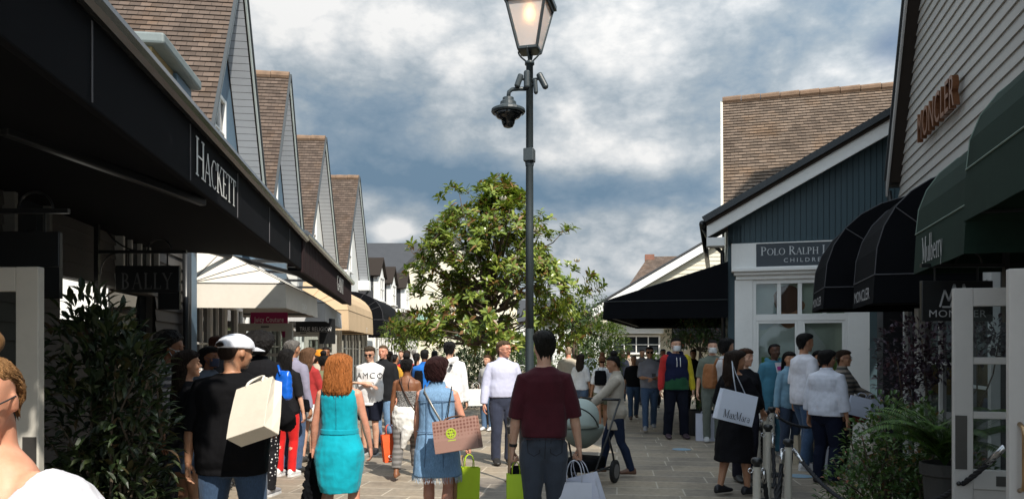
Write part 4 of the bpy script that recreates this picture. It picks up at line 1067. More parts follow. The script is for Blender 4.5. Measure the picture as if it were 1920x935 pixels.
def bush(name, label, cat, x, y, z0, spec, n, L, Wd, mat, seed, group=None, stems=6, clumpy=.0, up=.5, planter=None, freq=2.2):
    """loose shrub: leaves scattered through ellipsoids (cx, cy, cz, rx, ry, rz) round the base, on thin stems"""
    rnd = random.Random(seed); T = thing(name, label, cat, (x, y, 0), 0, group); mb = MB(); st = MB()
    tot = sum(s[3] * s[4] * s[5] for s in spec)
    for s in spec:
        c = Vector(s[:3]) + Vector((0, 0, z0))
        for k in range(int(n * s[3] * s[4] * s[5] / tot)):
            v = rvec(rnd) * (rnd.random() ** .42); q = c + Vector((v.x * s[3], v.y * s[4], v.z * s[5]))
            if clumpy and noise.noise((q + Vector((x, y, seed))) * freq) < -.12 and rnd.random() < clumpy: continue
            d = (v + rvec(rnd) * .7 + Vector((0, 0, up * .4))).normalized()
            leaf_quads(mb, q, d, Vector((rnd.uniform(-.4, .4), rnd.uniform(-.4, .4), 1)), L * rnd.uniform(.7, 1.25), Wd * rnd.uniform(.75, 1.2), max(.01, rnd.random()), .2, rnd.uniform(0, .4))
        for k in range(stems):
            e = c + Vector((rnd.uniform(-.7, .7) * s[3], rnd.uniform(-.7, .7) * s[4], rnd.uniform(-.3, .7) * s[5]))
            limb(st, (rnd.uniform(-.06, .06), rnd.uniform(-.06, .06), z0), e, .014, .005, rnd, .07, 4)
    if stems: st.build('stem', BARK, T)
    mb.build('foliage', mat, T)
    if planter:
        w, h, pm = planter
        pb = MB().lathe([(w * .78, 0), (w * .8, .02), (w, h - .05), (w * 1.06, h - .05), (w * 1.06, h), (w * .94, h), (w * .9, h - .06), (.01, h - .06)], n=20)
        pb.build('planter', pm, T, smooth=False, bevel=.008)
    return T
LV_DARK = leaf_mat('laurel_leaves', [(0, (.010, .020, .007)), (.5, (.020, .036, .010)), (.85, (.038, .052, .016)), (1, (.06, .035, .015))], .5, .06)
LV_MID = leaf_mat('shrub_leaves', [(0, (.022, .048, .012)), (.5, (.042, .080, .020)), (1, (.075, .115, .030))], .45, .2)
LV_LIME = leaf_mat('bright_leaves', [(0, (.055, .095, .016)), (.5, (.105, .155, .028)), (1, (.17, .21, .045))], .5, .3)
LV_ROSE = leaf_mat('rose_leaves', [(0, (.034, .075, .020)), (.6, (.065, .125, .030)), (.9, (.11, .155, .040)), (1, (.28, .08, .045))], .4, .15)
LV_PURPLE = leaf_mat('purple_leaves', [(0, (.018, .012, .020)), (.6, (.036, .018, .032)), (1, (.06, .024, .032))], .45, .1)
LV_FERN = leaf_mat('fern_leaves', [(0, (.034, .082, .016)), (.6, (.065, .130, .024)), (1, (.11, .18, .036))], .5, .25)
POTD = paint('dark_planter', (.022, .024, .027), .5, .2, 4)
POTS = paint('stone_planter', (.04, .038, .036), .8, .3, 6, .4, 40)
x = P(200, 0, 4.7).x
bush('laurel_bush', 'tall dark laurel with glossy leaves in front of the weatherboarded shop', 'shrub', x, 4.75, 0, [(-.03, 0, 1.05, .40, .38, .9), (0, -.05, .55, .43, .40, .55), (-.12, 0, 1.7, .26, .25, .35), (.16, 0, 1.45, .20, .22, .3)], 3600, .105, .038, LV_DARK, 5, stems=5, clumpy=.5, planter=(.3, .38, POTD))
rx, ry = P(1655, 0, 7.0).x, 7.0
bush('rose_bush', 'low spreading rose bush with a few red tips at the right of the rope barrier', 'shrub', rx, ry, 0, [(0, 0, .42, .52, .45, .42), (-.30, -.1, .30, .34, .35, .3), (.12, .1, .98, .22, .22, .28), (-.05, 0, .75, .36, .3, .32), (.5, -.25, .45, .35, .35, .42)], 4200, .06, .034, LV_ROSE, 8, clumpy=.5)
bush('purple_shrub', 'purple leaved shrub in front of the boarded gable', 'shrub', P(1735, 0, 7.6).x, 7.6, 0, [(0, .1, 1.66, .45, .35, .36), (-.22, 0, 1.35, .28, .25, .3), (.5, -.2, 1.75, .3, .25, .25)], 1900, .062, .034, LV_PURPLE, 9, stems=2, clumpy=.5, planter=(.26, .5, POTD))
bush('climber', 'slender leafy shrub between the rose and the fern', 'shrub', P(1738, 0, 6.6).x, 6.6, 0, [(0, 0, .75, .16, .16, .55), (.1, 0, .3, .2, .2, .3)], 700, .055, .035, LV_ROSE, 10, stems=5)
def fern(label, x, y, z0, n, R, seed, mat=LV_FERN, pot=None):
    rnd = random.Random(seed); T = thing('fern', label, 'fern', (x, y, 0)); mb = MB(); st = MB()
    for i in range(n):
        a = 2 * pi * i / n + rnd.uniform(-.25, .25); L = R * rnd.uniform(.8, 1.25); el = radians(rnd.uniform(48, 84)); bend = radians(rnd.uniform(55, 115))
        pts = [Vector((0, 0, z0))]
        for k in range(14):
            e = el - bend * (k / 13) ** 1.4; pts.append(pts[-1] + Vector((cos(a) * cos(e), sin(a) * cos(e), sin(e))) * (L / 14))
        st.tube(pts, [.006 - .0045 * k / 14 for k in range(15)], 5)
        for k in range(2, 14):
            for h in (0, .33, .66):
                q = pts[k].lerp(pts[k + 1], h); d = (pts[k + 1] - pts[k]).normalized(); s = d.cross(Vector((0, 0, 1))).normalized()
                w = R * .20 * sin(pi * min(1, ((k + h) / 14) ** .75 * .95 + .05)) + .01
                for sg_ in (-1, 1):
                    leaf_quads(mb, q, s * sg_ + d * .45 - Vector((0, 0, .18)), Vector((0, 0, 1)), w, .0125 * R / .5, max(.01, rnd.random()), .1, .2)
    st.build('stem', LV_FERN, T); mb.build('fronds', mat, T)
    if pot:
        w, h = pot
        MB().lathe([(w * .7, 0), (w * .72, .03), (w * .95, h - .1), (w * 1.08, h - .1), (w * 1.1, h), (w * .95, h), (w * .92, h - .05), (.01, h - .05)], n=20).build('planter', POTS, T, bevel=.01)
    return T
fern('large bright fern in a stone pot left of the white glazed doors', P(1772, 0, 6.0).x, 6.0, .74, 34, .70, 3, pot=(.17, .76))
fern('small fern low on the ground below the white glazed door', P(1770, 0, 6.3).x - .1, 5.9, .08, 16, .42, 6)
# dark standard tree in a planter in front of the blue shop
tx = P(1312, 0, 14.8).x
def standard_tree(name, label, x, y, hz, spec, n, L, Wd, mat, seed, r=.035, pot=None):
    rnd = random.Random(seed); T = thing(name, label, 'tree', (x, y, 0)); st = MB(); mb = MB()
    limb(st, (0, 0, 0), (rnd.uniform(-.05, .05), 0, hz), r, r * .6, rnd, .02)
    tot = sum(s[3] * s[4] * s[5] for s in spec)
    for s in spec:
        c = Vector(s[:3])
        for k in range(5):
            limb(st, (0, 0, hz * .95), c + Vector((rnd.uniform(-.7, .7) * s[3], rnd.uniform(-.7, .7) * s[4], rnd.uniform(-.2, .6) * s[5])), r * .4, .006, rnd, .06, 4)
        for k in range(int(n * s[3] * s[4] * s[5] / tot)):
            v = rvec(rnd) * (rnd.random() ** .45); q = c + Vector((v.x * s[3], v.y * s[4], v.z * s[5]))
            if noise.noise((q + Vector((x, y, seed))) * 2.4) < -.1 and rnd.random() < .8: continue
            leaf_quads(mb, q, (v + rvec(rnd) * .8 - Vector((0, 0, .25))).normalized(), Vector((0, 0, 1)), L * rnd.uniform(.7, 1.3), Wd * rnd.uniform(.7, 1.2), max(.01, rnd.random()), .2, rnd.uniform(.1, .5))
    st.build('trunk', BARK, T, smooth=True); mb.build('crown', mat, T)
    if pot: MB().lathe([(pot[0] * .8, 0), (pot[0], pot[1]), (pot[0] * .92, pot[1]), (pot[0] * .9, pot[1] - .05), (.01, pot[1] - .05)], n=18).build('planter', POTD, T, bevel=.01)
    return T
standard_tree('standard_tree', 'small dark feathery tree in a planter under the black side awning', tx, 14.8, 1.75, [(0, 0, 2.05, .55, .45, .30), (-.45, 0, 1.9, .3, .3, .22), (.3, 0, 1.75, .3, .3, .35), (.1, 0, .75, .25, .25, .28)], 2600, .085, .024, LV_ROSE, 12, pot=(.28, .5))
GB = 'shrubs and small trees behind the magnolia'
for i, (px, Y, spec, n, m, lab) in enumerate([
        (1130, 24, [(0, 0, 1.6, .9, .8, 1.0), (.2, 0, 2.3, .55, .5, .5)], 2600, LV_LIME, 'bright lime green hanging bush left of the big black awning'),
        (1085, 27, [(0, 0, 2.1, .7, .7, 1.0), (0, 0, 1.1, 1.0, .8, .6)], 2400, LV_LIME, 'light green bush right of the lamp post and left of the lime bush'),
        (955, 25, [(0, 0, 1.1, 1.5, .9, 1.0)], 2600, LV_MID, 'broad mid green bush behind the magnolia trunk'),
        (880, 22, [(0, 0, .8, .9, .7, .8)], 1800, LV_DARK, 'dark low evergreen bush left of the magnolia trunk'),
        (860, 30, [(0, 0, 1.4, 1.2, .9, 1.3)], 1800, LV_MID, 'leafy bush far behind the white hooded man'),
        (1010, 29, [(0, 0, 1.3, 1.4, .9, 1.3)], 1800, LV_MID, 'tall green bush directly behind the lamp post'),
        (1238, 23, [(0, 0, 1.0, .55, .5, .55)], 900, LV_LIME, 'small bright bush beyond the man in the colour block hoodie')]):
    bush('garden_bush', lab, 'shrub', P(px, 0, Y).x, Y, .1, spec, n, .13, .06, m, 30 + i, GB, stems=4, clumpy=.6, freq=1.6)
standard_tree('street_tree', 'brown trunked tree with hanging leaves behind the bald man', P(1080, 0, 22).x, 22, 2.4, [(0, 0, 2.9, 1.0, .9, .7), (.3, 0, 2.2, .7, .6, .6)], 2400, .14, .05, LV_MID, 21, r=.13)
standard_tree('street_tree', 'slim tree at the far left end of the street under the magnolia', P(756, 0, 27).x, 27, 1.9, [(0, 0, 2.3, .85, .8, .6)], 1500, .15, .06, LV_LIME, 22, r=.06)
standard_tree('street_tree', 'distant dark tree on the horizon right of the magnolia', P(1160, 0, 75).x, 75, 3, [(0, 0, 4.8, 1.0, 1.0, 1.6)], 900, .3, .18, LV_MID, 23, r=.1)
# wooden planter bench in the sun
wb = thing('planter_bench', 'slatted wooden planter bench in sunlight beyond the pushchair', 'bench', (P(1098, 0, 19).x, 19, 0), radians(-4))
WOOD = paint('teak', (.30, .155, .065), .6, .3, 4, .2, 60, 0, .3, (.2, 1, 1))
mb = MB()
for k in range(6): mb.box(-.8, -.25, .06 + k * .13, .8, -.22, .17 + k * .13)
mb.build('front_slats', WOOD, wb)
mb = MB()
for k in range(4): mb.box(-.82, -.3 + k * .13, .86, .82, -.19 + k * .13, .90)
mb.build('seat', WOOD, wb)
MB().box(-.78, -.215, 0, .78, .2, .855).build('body', paint('teak_dark', (.14, .075, .035), .7), wb)

# unseen tree added behind the viewer, crown shaped to shade laurel and queue
bush_t = standard_tree('added_shade_tree', 'unseen leafy tree added behind the viewer to shade the left pavement', -1.75, .15, 3.2, [(.56, 1.85, 5.05, .74, .80, 1.35), (.30, 1.3, 5.6, .8, .8, 1.0), (.95, 1.9, 6.5, .50, .6, .7)], 5200, .20, .085, LV_MID, 41, r=.07)
# ------------------------------------------------------------------ street lamp and what is fixed to it
LY = 8.0; LX = P(993, 0, LY).x
def LZ(py): return EYE + (HY - py) * LY / F
IRON = paint('lamp_iron', (.030, .040, .045), .42, .2, 5, .06, 60, .0, .5)
lamp = thing('street_lamp', 'tall dark green street lamp with a lit square lantern in the middle of the street', 'street lamp', (LX, LY, 0), radians(-14))
MB().lathe([(.17, 0), (.17, .05), (.135, .07), (.125, .12), (.115, .14), (.112, 1.0), (.125, 1.02), (.125, 1.06), (.075, 1.12), (.055, 1.18), (.046, 1.22), (.046, 1.9)], n=20).build('base', IRON, lamp, smooth=False, bevel=.004)
MB().lathe([(.046, 1.895), (.042, 3.0), (.038, LZ(122)), (.052, LZ(122) + .002), (.052, LZ(122) + .03), (.02, LZ(122) + .05), (.016, LZ(97))], n=16).build('pole', IRON, lamp, smooth=True)
z0, z1 = LZ(95), LZ(11); a0, a1 = .100, .208
def sq(r, z): return [Vector((r * sx, r * sy, z)) for sx, sy in ((-1, -1), (1, -1), (1, 1), (-1, 1))]
fr = MB()
for p, q in zip(sq(a0, z0), sq(a1, z1)): fr.bar(p, q, .026, .026, (p.x, p.y, 0))
for i in range(4):
    A, B = sq(a0, z0), sq(a1, z1); fr.bar(A[i], A[(i + 1) % 4], .03, .03); fr.bar(B[i], B[(i + 1) % 4], .035, .035)
fr.box(-.1, -.1, z0 - .02, .1, .1, z0 - .012)
fr.build('lantern_frame', IRON, lamp, bevel=.004)
FROST, t, b = _mat('frosted_glass')
b.inputs['Base Color'].default_value = (.86, .82, .80, 1); b.inputs['Roughness'].default_value = .5; b.inputs['Transmission Weight'].default_value = .55
t.links.new(bump_node(t, noise_node(t, coord(t), 30, 3), .08, .01), b.inputs['Normal'])
for i in range(4):
    A, B = sq(a0 - .004, z0 + .01), sq(a1 - .004, z1 - .01); n_ = (A[i] + A[(i + 1) % 4]).normalized() * .004
    MB().prism([A[i], A[(i + 1) % 4], B[(i + 1) % 4], B[i]], -n_).build('lantern_pane', FROST, lamp)
MB().rings([sq(.25, z1 + .018), sq(.25, z1 + .075), sq(.16, z1 + .2), sq(.10, z1 + .23), sq(.10, z1 + .30), sq(.03, z1 + .36)]).build('lantern_roof', IRON, lamp, bevel=.006)
bl = MB().lathe([(.012, -.16), (.04, -.13), (.048, -.08), (.03, -.02), (.02, 0)], (0, 0, z1), n=14).build('bulb', emit('warm_bulb', (1.0, .50, .17), 11), lamp, smooth=True)
sc = MB()
for s in (-1, 1):
    for ax in (0, 1):
        pts = []
        for k in range(17):
            t = k / 16; r = .022 + .085 * sin(t * pi * .62) ** 1.2 + .02 * t; z = LZ(118) + (z0 - LZ(118)) * (t * 1.15 if t < .87 else 1.0 - (t - .87) * 1.6)
            pts.append(Vector((s * r if ax == 0 else 0, s * r if ax else 0, z)))
        sc.tube(pts, .009, 6)
sc.build('scroll_brackets', IRON, lamp, smooth=True)
MB().box(-.055, -.07, LZ(304), .055, .05, LZ(280)).lathe([(.045, LZ(312)), (.05, LZ(304))], n=14).build('junction_box', IRON, lamp, bevel=.008)
# dome camera on its arm
dc = thing('security_camera', 'dome security camera with wide hood hanging left of the lamp post', 'camera', (LX, LY, 0))
ox = P(953, 0, LY).x - LX
MB().tube([(0, -.02, LZ(168)), (ox * .5, -.02, LZ(168)), (ox * .82, -.02, LZ(169)), (ox * .97, -.02, LZ(174)), (ox, -.02, LZ(186))], .022, 10).build('arm', IRON, dc, smooth=True)
MB().lathe([(.03, LZ(183)), (.06, LZ(185)), (.062, LZ(190)), (.085, LZ(193)), (.088, LZ(199)), (.18, LZ(207)), (.183, LZ(211)), (.17, LZ(214))], (ox, -.02, 0), n=24).build('hood', IRON, dc, smooth=False)
MB().lathe([(.165, LZ(213)), (.12, LZ(222)), (.075, LZ(226)), (.068, LZ(233)), (.05, LZ(239)), (.02, LZ(241))], (ox, -.02, 0), n=22).build('dome', glassy('smoked_dome', (.006, .007, .008), .08), dc, smooth=True)
def bullet(label, a, b, r, arm):
    T = thing('security_camera', label, 'camera', (LX, LY, 0))
    A, B = P(a[0], a[1], LY - .05) - Vector((LX, LY, 0)), P(b[0], b[1], LY - .05) - Vector((LX, LY, 0))
    MB().tube([A, A.lerp(B, .08), A.lerp(B, .92), B], [r * .8, r, r, r * .82], 14).build('housing', IRON, T, smooth=False, bevel=.003)
    MB().tube([B, B + (B - A).normalized() * .008], [r * .7, r * .6], 12).build('lens', BLACKM, T)
    MB().tube([(0, 0, P(0, arm, LY).z), A.lerp(B, .35)], .016, 8).build('bracket', IRON, T)
bullet('silver grey bullet camera on the right of the lamp post', (1010, 138), (1024, 165), .034, 150)
bullet('upright cylinder camera on the front of the lamp post', (988, 133), (988, 165), .034, 148)
bullet('dark bullet camera on the left of the lamp post above the dome', (977, 140), (969, 163), .032, 150)
bullet('slim cylinder on the rear right of the lamp post', (1003, 150), (1005, 175), .024, 160)

# ------------------------------------------------------------------ rope barrier
POST = paint('post_cream', (.46, .43, .37), .5, .12, 3, .1, 60)
CHROME = paint('chrome', (.55, .55, .56), .2, .1, 5, .02, 60, .95)
ROPE, t, b = _mat('black_rope')
w = t.nodes.new('ShaderNodeTexWave'); w.inputs['Scale'].default_value = 14; w.bands_direction = 'DIAGONAL'; t.links.new(coord(t, 'UV'), w.inputs[0])
b.inputs['Base Color'].default_value = (.008, .008, .011, 1); b.inputs['Roughness'].default_value = .7
GP = 'barrier posts on the right'
posts = []
def barrier_post(px, py_top, Y, label, lean=0.0, hgt=1.0):
    q = P(px, py_top, Y); h = min(hgt, q.z)
    T = thing('barrier_post', label, 'post', (q.x, Y, q.z - h if q.z > h else 0), 0, GP)
    MB().lathe([(.17, 0), (.17, .02), (.06, .035), (.036, .04)], n=24).build('base', BLACKM, T)
    MB().lathe([(.036, .035), (.034, h - .09), (.036, h - .085), (.036, h - .08)], n=18).build('pole', POST, T, smooth=False)
    MB().lathe([(.030, h - .082), (.030, h - .06), (.046, h - .05), (.052, h - .03), (.046, h - .008), (.03, h), (.005, h + .003)], n=18).build('cap', BLACKM, T, smooth=True)
    for s in (-1, 1):
        rg = MB(); rg.tube([(s * (.056 + .020 * cos(k * pi / 6)), .0, h - .115 + .020 * sin(k * pi / 6)) for k in range(13)], .006, 6)
        rg.tube([(s * .03, 0, h - .115), (s * .04, 0, h - .115)], .012, 8)
        rg.build('ring', CHROME, T, smooth=True)
    T['px'] = 0; del T['px']
    return Vector((q.x, Y, q.z - .115))
pA = barrier_post(1419, 857, 6.6, 'nearest cream barrier post, lowest in view left of the others')
pB = barrier_post(1478, 822, 7.3, 'cream barrier post with hanging rope, right of the nearest one')
pC = barrier_post(1440, 795, 8.2, 'cream barrier post standing third, its ring holding a slack rope')
pD = barrier_post(1436, 768, 9.2, 'cream barrier post behind the third with only its head showing')
pE = barrier_post(1447, 762, 10.0, 'farthest cream barrier post touched by the hand of the woman in black')
pF = barrier_post(1424, 795, 9.9, 'cream barrier post partly hidden by the woman in the black dress', hgt=1.0)
def rope(label, a, b, sag, n=28):
    pts = []; a, b = Vector(a), Vector(b)
    for i in range(n + 1):
        t = i / n; p = a.lerp(b, t); p.z = max(.03, p.z - sag * 4 * t * (1 - t)); pts.append(p)
    mb = MB()
    for s in range(3):                                # three strand twist
        q = []
        for i in range(n * 4 + 1):
            t = i / (n * 4); k = min(int(t * n), n - 1); u = t * n - k; c = pts[k].lerp(pts[k + 1], u); d = (pts[k + 1] - pts[k]).normalized()
            o1 = d.cross(Vector((0, 1, .3))).normalized(); o2 = d.cross(o1); ang = t * (b - a).length * 55 + s * 2 * pi / 3
            q.append(c + o1 * (.010 * cos(ang)) + o2 * (.010 * sin(ang)))
        mb.tube(q, .0115, 6)
    o = mb.build('barrier_rope', ROPE, None, smooth=True)
    for p0, p1 in ((pts[0], pts[2]), (pts[-1], pts[-3])): MB().tube([p0, p0.lerp(p1, .8)], .021, 10).build('rope_end', CHROME, o, smooth=True)
    tag(o, label, 'rope', 'black ropes of the barrier')
rope('black twisted rope hanging from the nearest barrier post', pA + Vector((.06, 0, 0)), pB + Vector((-.06, 0, 0)), .55)
rope('black twisted rope sweeping from a barrier post across the ground to the white door', pB + Vector((.06, 0, 0)), P(1885, 836, 4.95), .52)
rope('black twisted rope hanging between the second and third barrier posts', pC + Vector((.05, 0, 0)), pB + Vector((-.04, .05, 0)), .62)
rope('black twisted rope running from the far post behind the man in the white shirt', pE + Vector((.05, 0, 0)), (P(1560, 0, 9.9).x, 9.9, .74), .12)
rope('black twisted rope hanging behind the third barrier post', pD + Vector((-.05, 0, 0)), pF + Vector((.06, 0, 0)), .4)
# pale blue distance markers stuck to the paving
for px, py, lab in ((1278, 842, 'pale blue floor marker in front of the man in the colour block hoodie'), (1500, 892, 'pale blue floor marker by the white trainers of the man in the white tee')):
    Y = F * EYE / (py - HY); o = thing('floor_marker', lab, 'floor marker', (P(px, 0, Y).x, Y, 0), 0, 'floor markers')
    MB().lathe([(.0, .004), (.16, .004), (.16, .005), (.0, .0052)], n=28).build('disc', paint('marker_blue', (.22, .33, .42), .5, .2, 12), o)

# ------------------------------------------------------------------ pushchair
def pushchair():
    Y = 9.25; T = thing('pushchair', 'mint green hooded pushchair with black frame pushed by the woman in the beige jacket', 'pushchair', (P(1092, 0, Y).x, Y, 0), radians(152))
    MINT = paint('mint_fabric', (.34, .40, .37), .7, .12, 3, .25, 200)
    MINTD = paint('mint_body', (.22, .26, .235), .7, .12, 3, .25, 200)
    # local +y is the way it rolls, +x its right
    hd = MB(); rs = []
    for i in range(11):                               # folding hood: arcs swinging from the rear rim forward and down
        ph = radians(-25 + 115 * i / 10); ring = []
        for j in range(15):
            th = pi * j / 14; c = sin(th) ** .75
            ring.append(Vector((.232 * cos(th), .06 + .33 * c * sin(ph), .735 + .335 * c * cos(ph))))
        rs.append(ring)
    hd.rings(rs, cap=False)
    hd.build('hood', MINT, T, smooth=True, solid=.012)
    bd = MB(); rs = []
    for i in range(9):
        u = i / 8; k = sin(pi * (.5 + .5 * u)) if u < 1 else .02; k = max(.05, k) ** .45
        rs.append([Vector((.228 * k * cos(2 * pi * j / 20), .0 + (.385 if sin(2 * pi * j / 20) > 0 else .44) * k * sin(2 * pi * j / 20), .725 - .26 * u)) for j in range(20)])
    bd.rings(rs).build('carrycot', MINTD, T, smooth=True)
    MB().tube([(.236 * cos(a), .06 + .338 * sin(a) ** .75 * sin(.75), .735 + .342 * sin(a) ** .75 * cos(.75)) for a in [pi * k / 14 for k in range(15)]], .010, 8).build('hood_seam', BLACKM, T, smooth=True)
    fr = MB()
    for s in (-1, 1):
        fr.tube([(s * .27, -.62, 1.03), (s * .28, -.45, .92), (s * .28, -.15, .62), (s * .27, .28, .20)], .014, 8)
        fr.tube([(s * .28, -.15, .62), (s * .29, -.30, .36), (s * .29, -.36, .2)], .014, 8)
        fr.tube([(s * .28, -.36, .22), (s * .24, .3, .2)], .012, 8)
    fr.tube([(-.27, -.62, 1.03), (.27, -.62, 1.03)], .018, 8); fr.tube([(-.29, -.36, .16), (.29, -.36, .16)], .012, 8)
    fr.build('frame', BLACKM, T, smooth=True)
    for x, y, r in ((-.29, -.36, .145), (.29, -.36, .145), (-.22, .34, .095), (.22, .34, .095)):
        wb_ = MB().tube([(x - .025, y, r), (x - .018, y, r), (x + .018, y, r), (x + .025, y, r)], [r * .8, r, r, r * .8], 24).build('wheel', paint('tyre', (.012, .012, .013), .8), T)
        MB().tube([(x - .028, y, r), (x + .028, y, r)], r * .62, 16).build('rim', paint('rim_grey', (.12, .12, .125), .4), wb_)
    MB().box(-.2, -.3, .2, .2, .3, .34).build('basket', BLACKF, T, bevel=.03)
    bk = MB()
    for i in range(8): bk.tube([(.17 + .03 * sin(i), -.45 - .02 * i, .98 - .02 * i), (.25, -.47, .80), (.27 + .02 * cos(i * 2), -.46 - .01 * i, .60)], [.03, .045, .03], 7)
    bk.build('blanket', cloth((.5, .48, .55)), T, smooth=True)
    return T
pushchair()

bp = P(955, 780, 9.5)
T = thing('slim_post', 'slim bronze post with a black chrome ringed top beside the lamp post', 'post', (bp.x, 9.5, 0))
MB().lathe([(.06, 0), (.06, .015), (.022, .03), (.02, .55), (.024, .56), (.024, .60), (.02, .605)], n=16).build('pole', paint('bronze_pole', (.16, .12, .085), .35, .2, 6, .05, 60, .7), T)
MB().lathe([(.020, .604), (.030, .64), (.032, .74), (.026, .76), (.034, .80), (.034, bp.z - .01), (.02, bp.z)], n=16).build('top', BLACKM, T, smooth=True)
MB().lathe([(.0335, .70), (.0345, .705), (.0345, .725), (.0335, .73)], n=16).build('ring', CHROME, T)
# ------------------------------------------------------------------ people
def ik(S, T, L1, L2, hint):
    d = T - S; L = d.length; Lm = (L1 + L2) * .995
    if L > Lm: T = S + d * (Lm / L); d = T - S; L = Lm
    c = max(-1, min(1, (L1 * L1 + L * L - L2 * L2) / (2 * L1 * L)))
    ax = d.normalized(); h = hint - ax * hint.dot(ax); h.normalize()
    return S + ax * (L1 * c) + h * (L1 * sqrt(max(0, 1 - c * c))), T
def ell(cx, cy, z, hw, f, b, n=20, e=2.35):
    """cross section: half width, front and back reach"""
    out = []
    for j in range(n):
        a = 2 * pi * j / n; c, s_ = cos(a), sin(a)
        x = hw * math.copysign(abs(c) ** (2 / e), c); y = (f if s_ > 0 else b) * math.copysign(abs(s_) ** (2 / e), s_)
        out.append(Vector((cx + x, cy + y, z)))
    return out
SHAPE = {  # z, half width, front, back
 'm': [(.80, .09, .07, .07), (.84, .150, .095, .10), (.90, .168, .105, .125), (.96, .168, .105, .128), (1.04, .152, .102, .105), (1.12, .150, .105, .095), (1.22, .164, .118, .105), (1.31, .176, .122, .115), (1.38, .176, .108, .115), (1.43, .158, .082, .100), (1.465, .112, .062, .078), (1.49, .07, .058, .064)],
 'f': [(.80, .09, .07, .07), (.84, .155, .095, .105), (.90, .176, .105, .135), (.96, .172, .105, .130), (1.04, .140, .098, .098), (1.11, .126, .095, .088), (1.20, .138, .112, .096), (1.28, .150, .142, .104), (1.34, .152, .125, .106), (1.40, .146, .090, .098), (1.45, .112, .062, .076), (1.49, .060, .052, .056)],
}
HEADR = [(.0, .050, -.002, .020), (.05, .070, -.012, .036), (.13, .080, -.035, .047), (.23, .083, -.055, .056), (.34, .083, -.072, .063), (.45, .082, -.088, .070), (.52, .081, -.094, .0725), (.60, .086, -.098, .074), (.72, .084, -.099, .0755), (.84, .070, -.088, .068), (.92, .048, -.066, .052), (.98, .015, -.035, .028)]
HAIRS = {
 'short': [(.22, -.060, -.084, .045), (.32, -.048, -.094, .063), (.45, -.034, -.104, .074), (.58, -.012, -.110, .079), (.68, .020, -.113, .081), (.76, .068, -.114, .082), (.86, .084, -.107, .078), (.95, .074, -.088, .066), (1.03, .040, -.055, .042), (1.06, .01, -.02, .012)],
 'crop': [(.24, -.058, -.084, .045), (.34, -.045, -.096, .066), (.48, -.028, -.105, .076), (.60, -.005, -.109, .080), (.70, .018, -.106, .0785), (.78, .066, -.104, .078), (.88, .070, -.094, .070), (.96, .048, -.068, .050), (1.005, .012, -.02, .015)],
 'bob': [(.0, -.045, -.11, .075), (.15, -.03, -.125, .092), (.35, -.015, -.132, .098), (.55, .005, -.135, .099), (.68, .04, -.134, .098), (.78, .09, -.130, .094), (.90, .085, -.115, .082), (1.0, .06, -.08, .058), (1.07, .01, -.02, .015)],
 'long': [(-1.05, -.085, -.125, .06), (-.85, -.07, -.145, .088), (-.4, -.05, -.145, .105), (-.05, -.03, -.138, .104), (.25, -.015, -.132, .100), (.5, .002, -.13, .096), (.66, .035, -.13, .094), (.78, .088, -.126, .090), (.90, .085, -.112, .080), (1.0, .055, -.075, .055), (1.06, .01, -.02, .015)],
 'shoulder': [(-.62, -.075, -.135, .085), (-.45, -.05, -.148, .108), (-.1, -.03, -.142, .106), (.25, -.012, -.136, .102), (.5, .005, -.134, .100), (.66, .038, -.132, .097), (.78, .090, -.128, .092), (.90, .085, -.114, .082), (1.0, .055, -.078, .057), (1.07, .01, -.02, .015)],
 'afro': [(.05, -.06, -.15, .09), (.25, -.03, -.18, .13), (.5, .0, -.20, .155), (.75, .07, -.20, .16), (.95, .09, -.18, .145), (1.15, .05, -.12, .10), (1.25, .0, -.03, .03)],
 'bun': [(.26, -.060, -.090, .050), (.36, -.050, -.100, .069), (.5, -.040, -.107, .0765), (.6, -.022, -.109, .0785), (.70, .012, -.109, .079), (.78, .058, -.106, .078), (.88, .072, -.095, .069), (.96, .048, -.068, .05), (1.01, .012, -.02, .014)],
}
HAIRS['pony'] = HAIRS['bun']
GARM = dict(tee=(.86, .52, .016), shirt=(.84, 1.0, .018), polo=(.86, .5, .018), hoodie=(.84, 1.0, .032), jacket=(.80, 1.0, .034), tank=(.88, 0, .010), cami=(.95, 0, .008), coat=(.62, 1.0, .035))

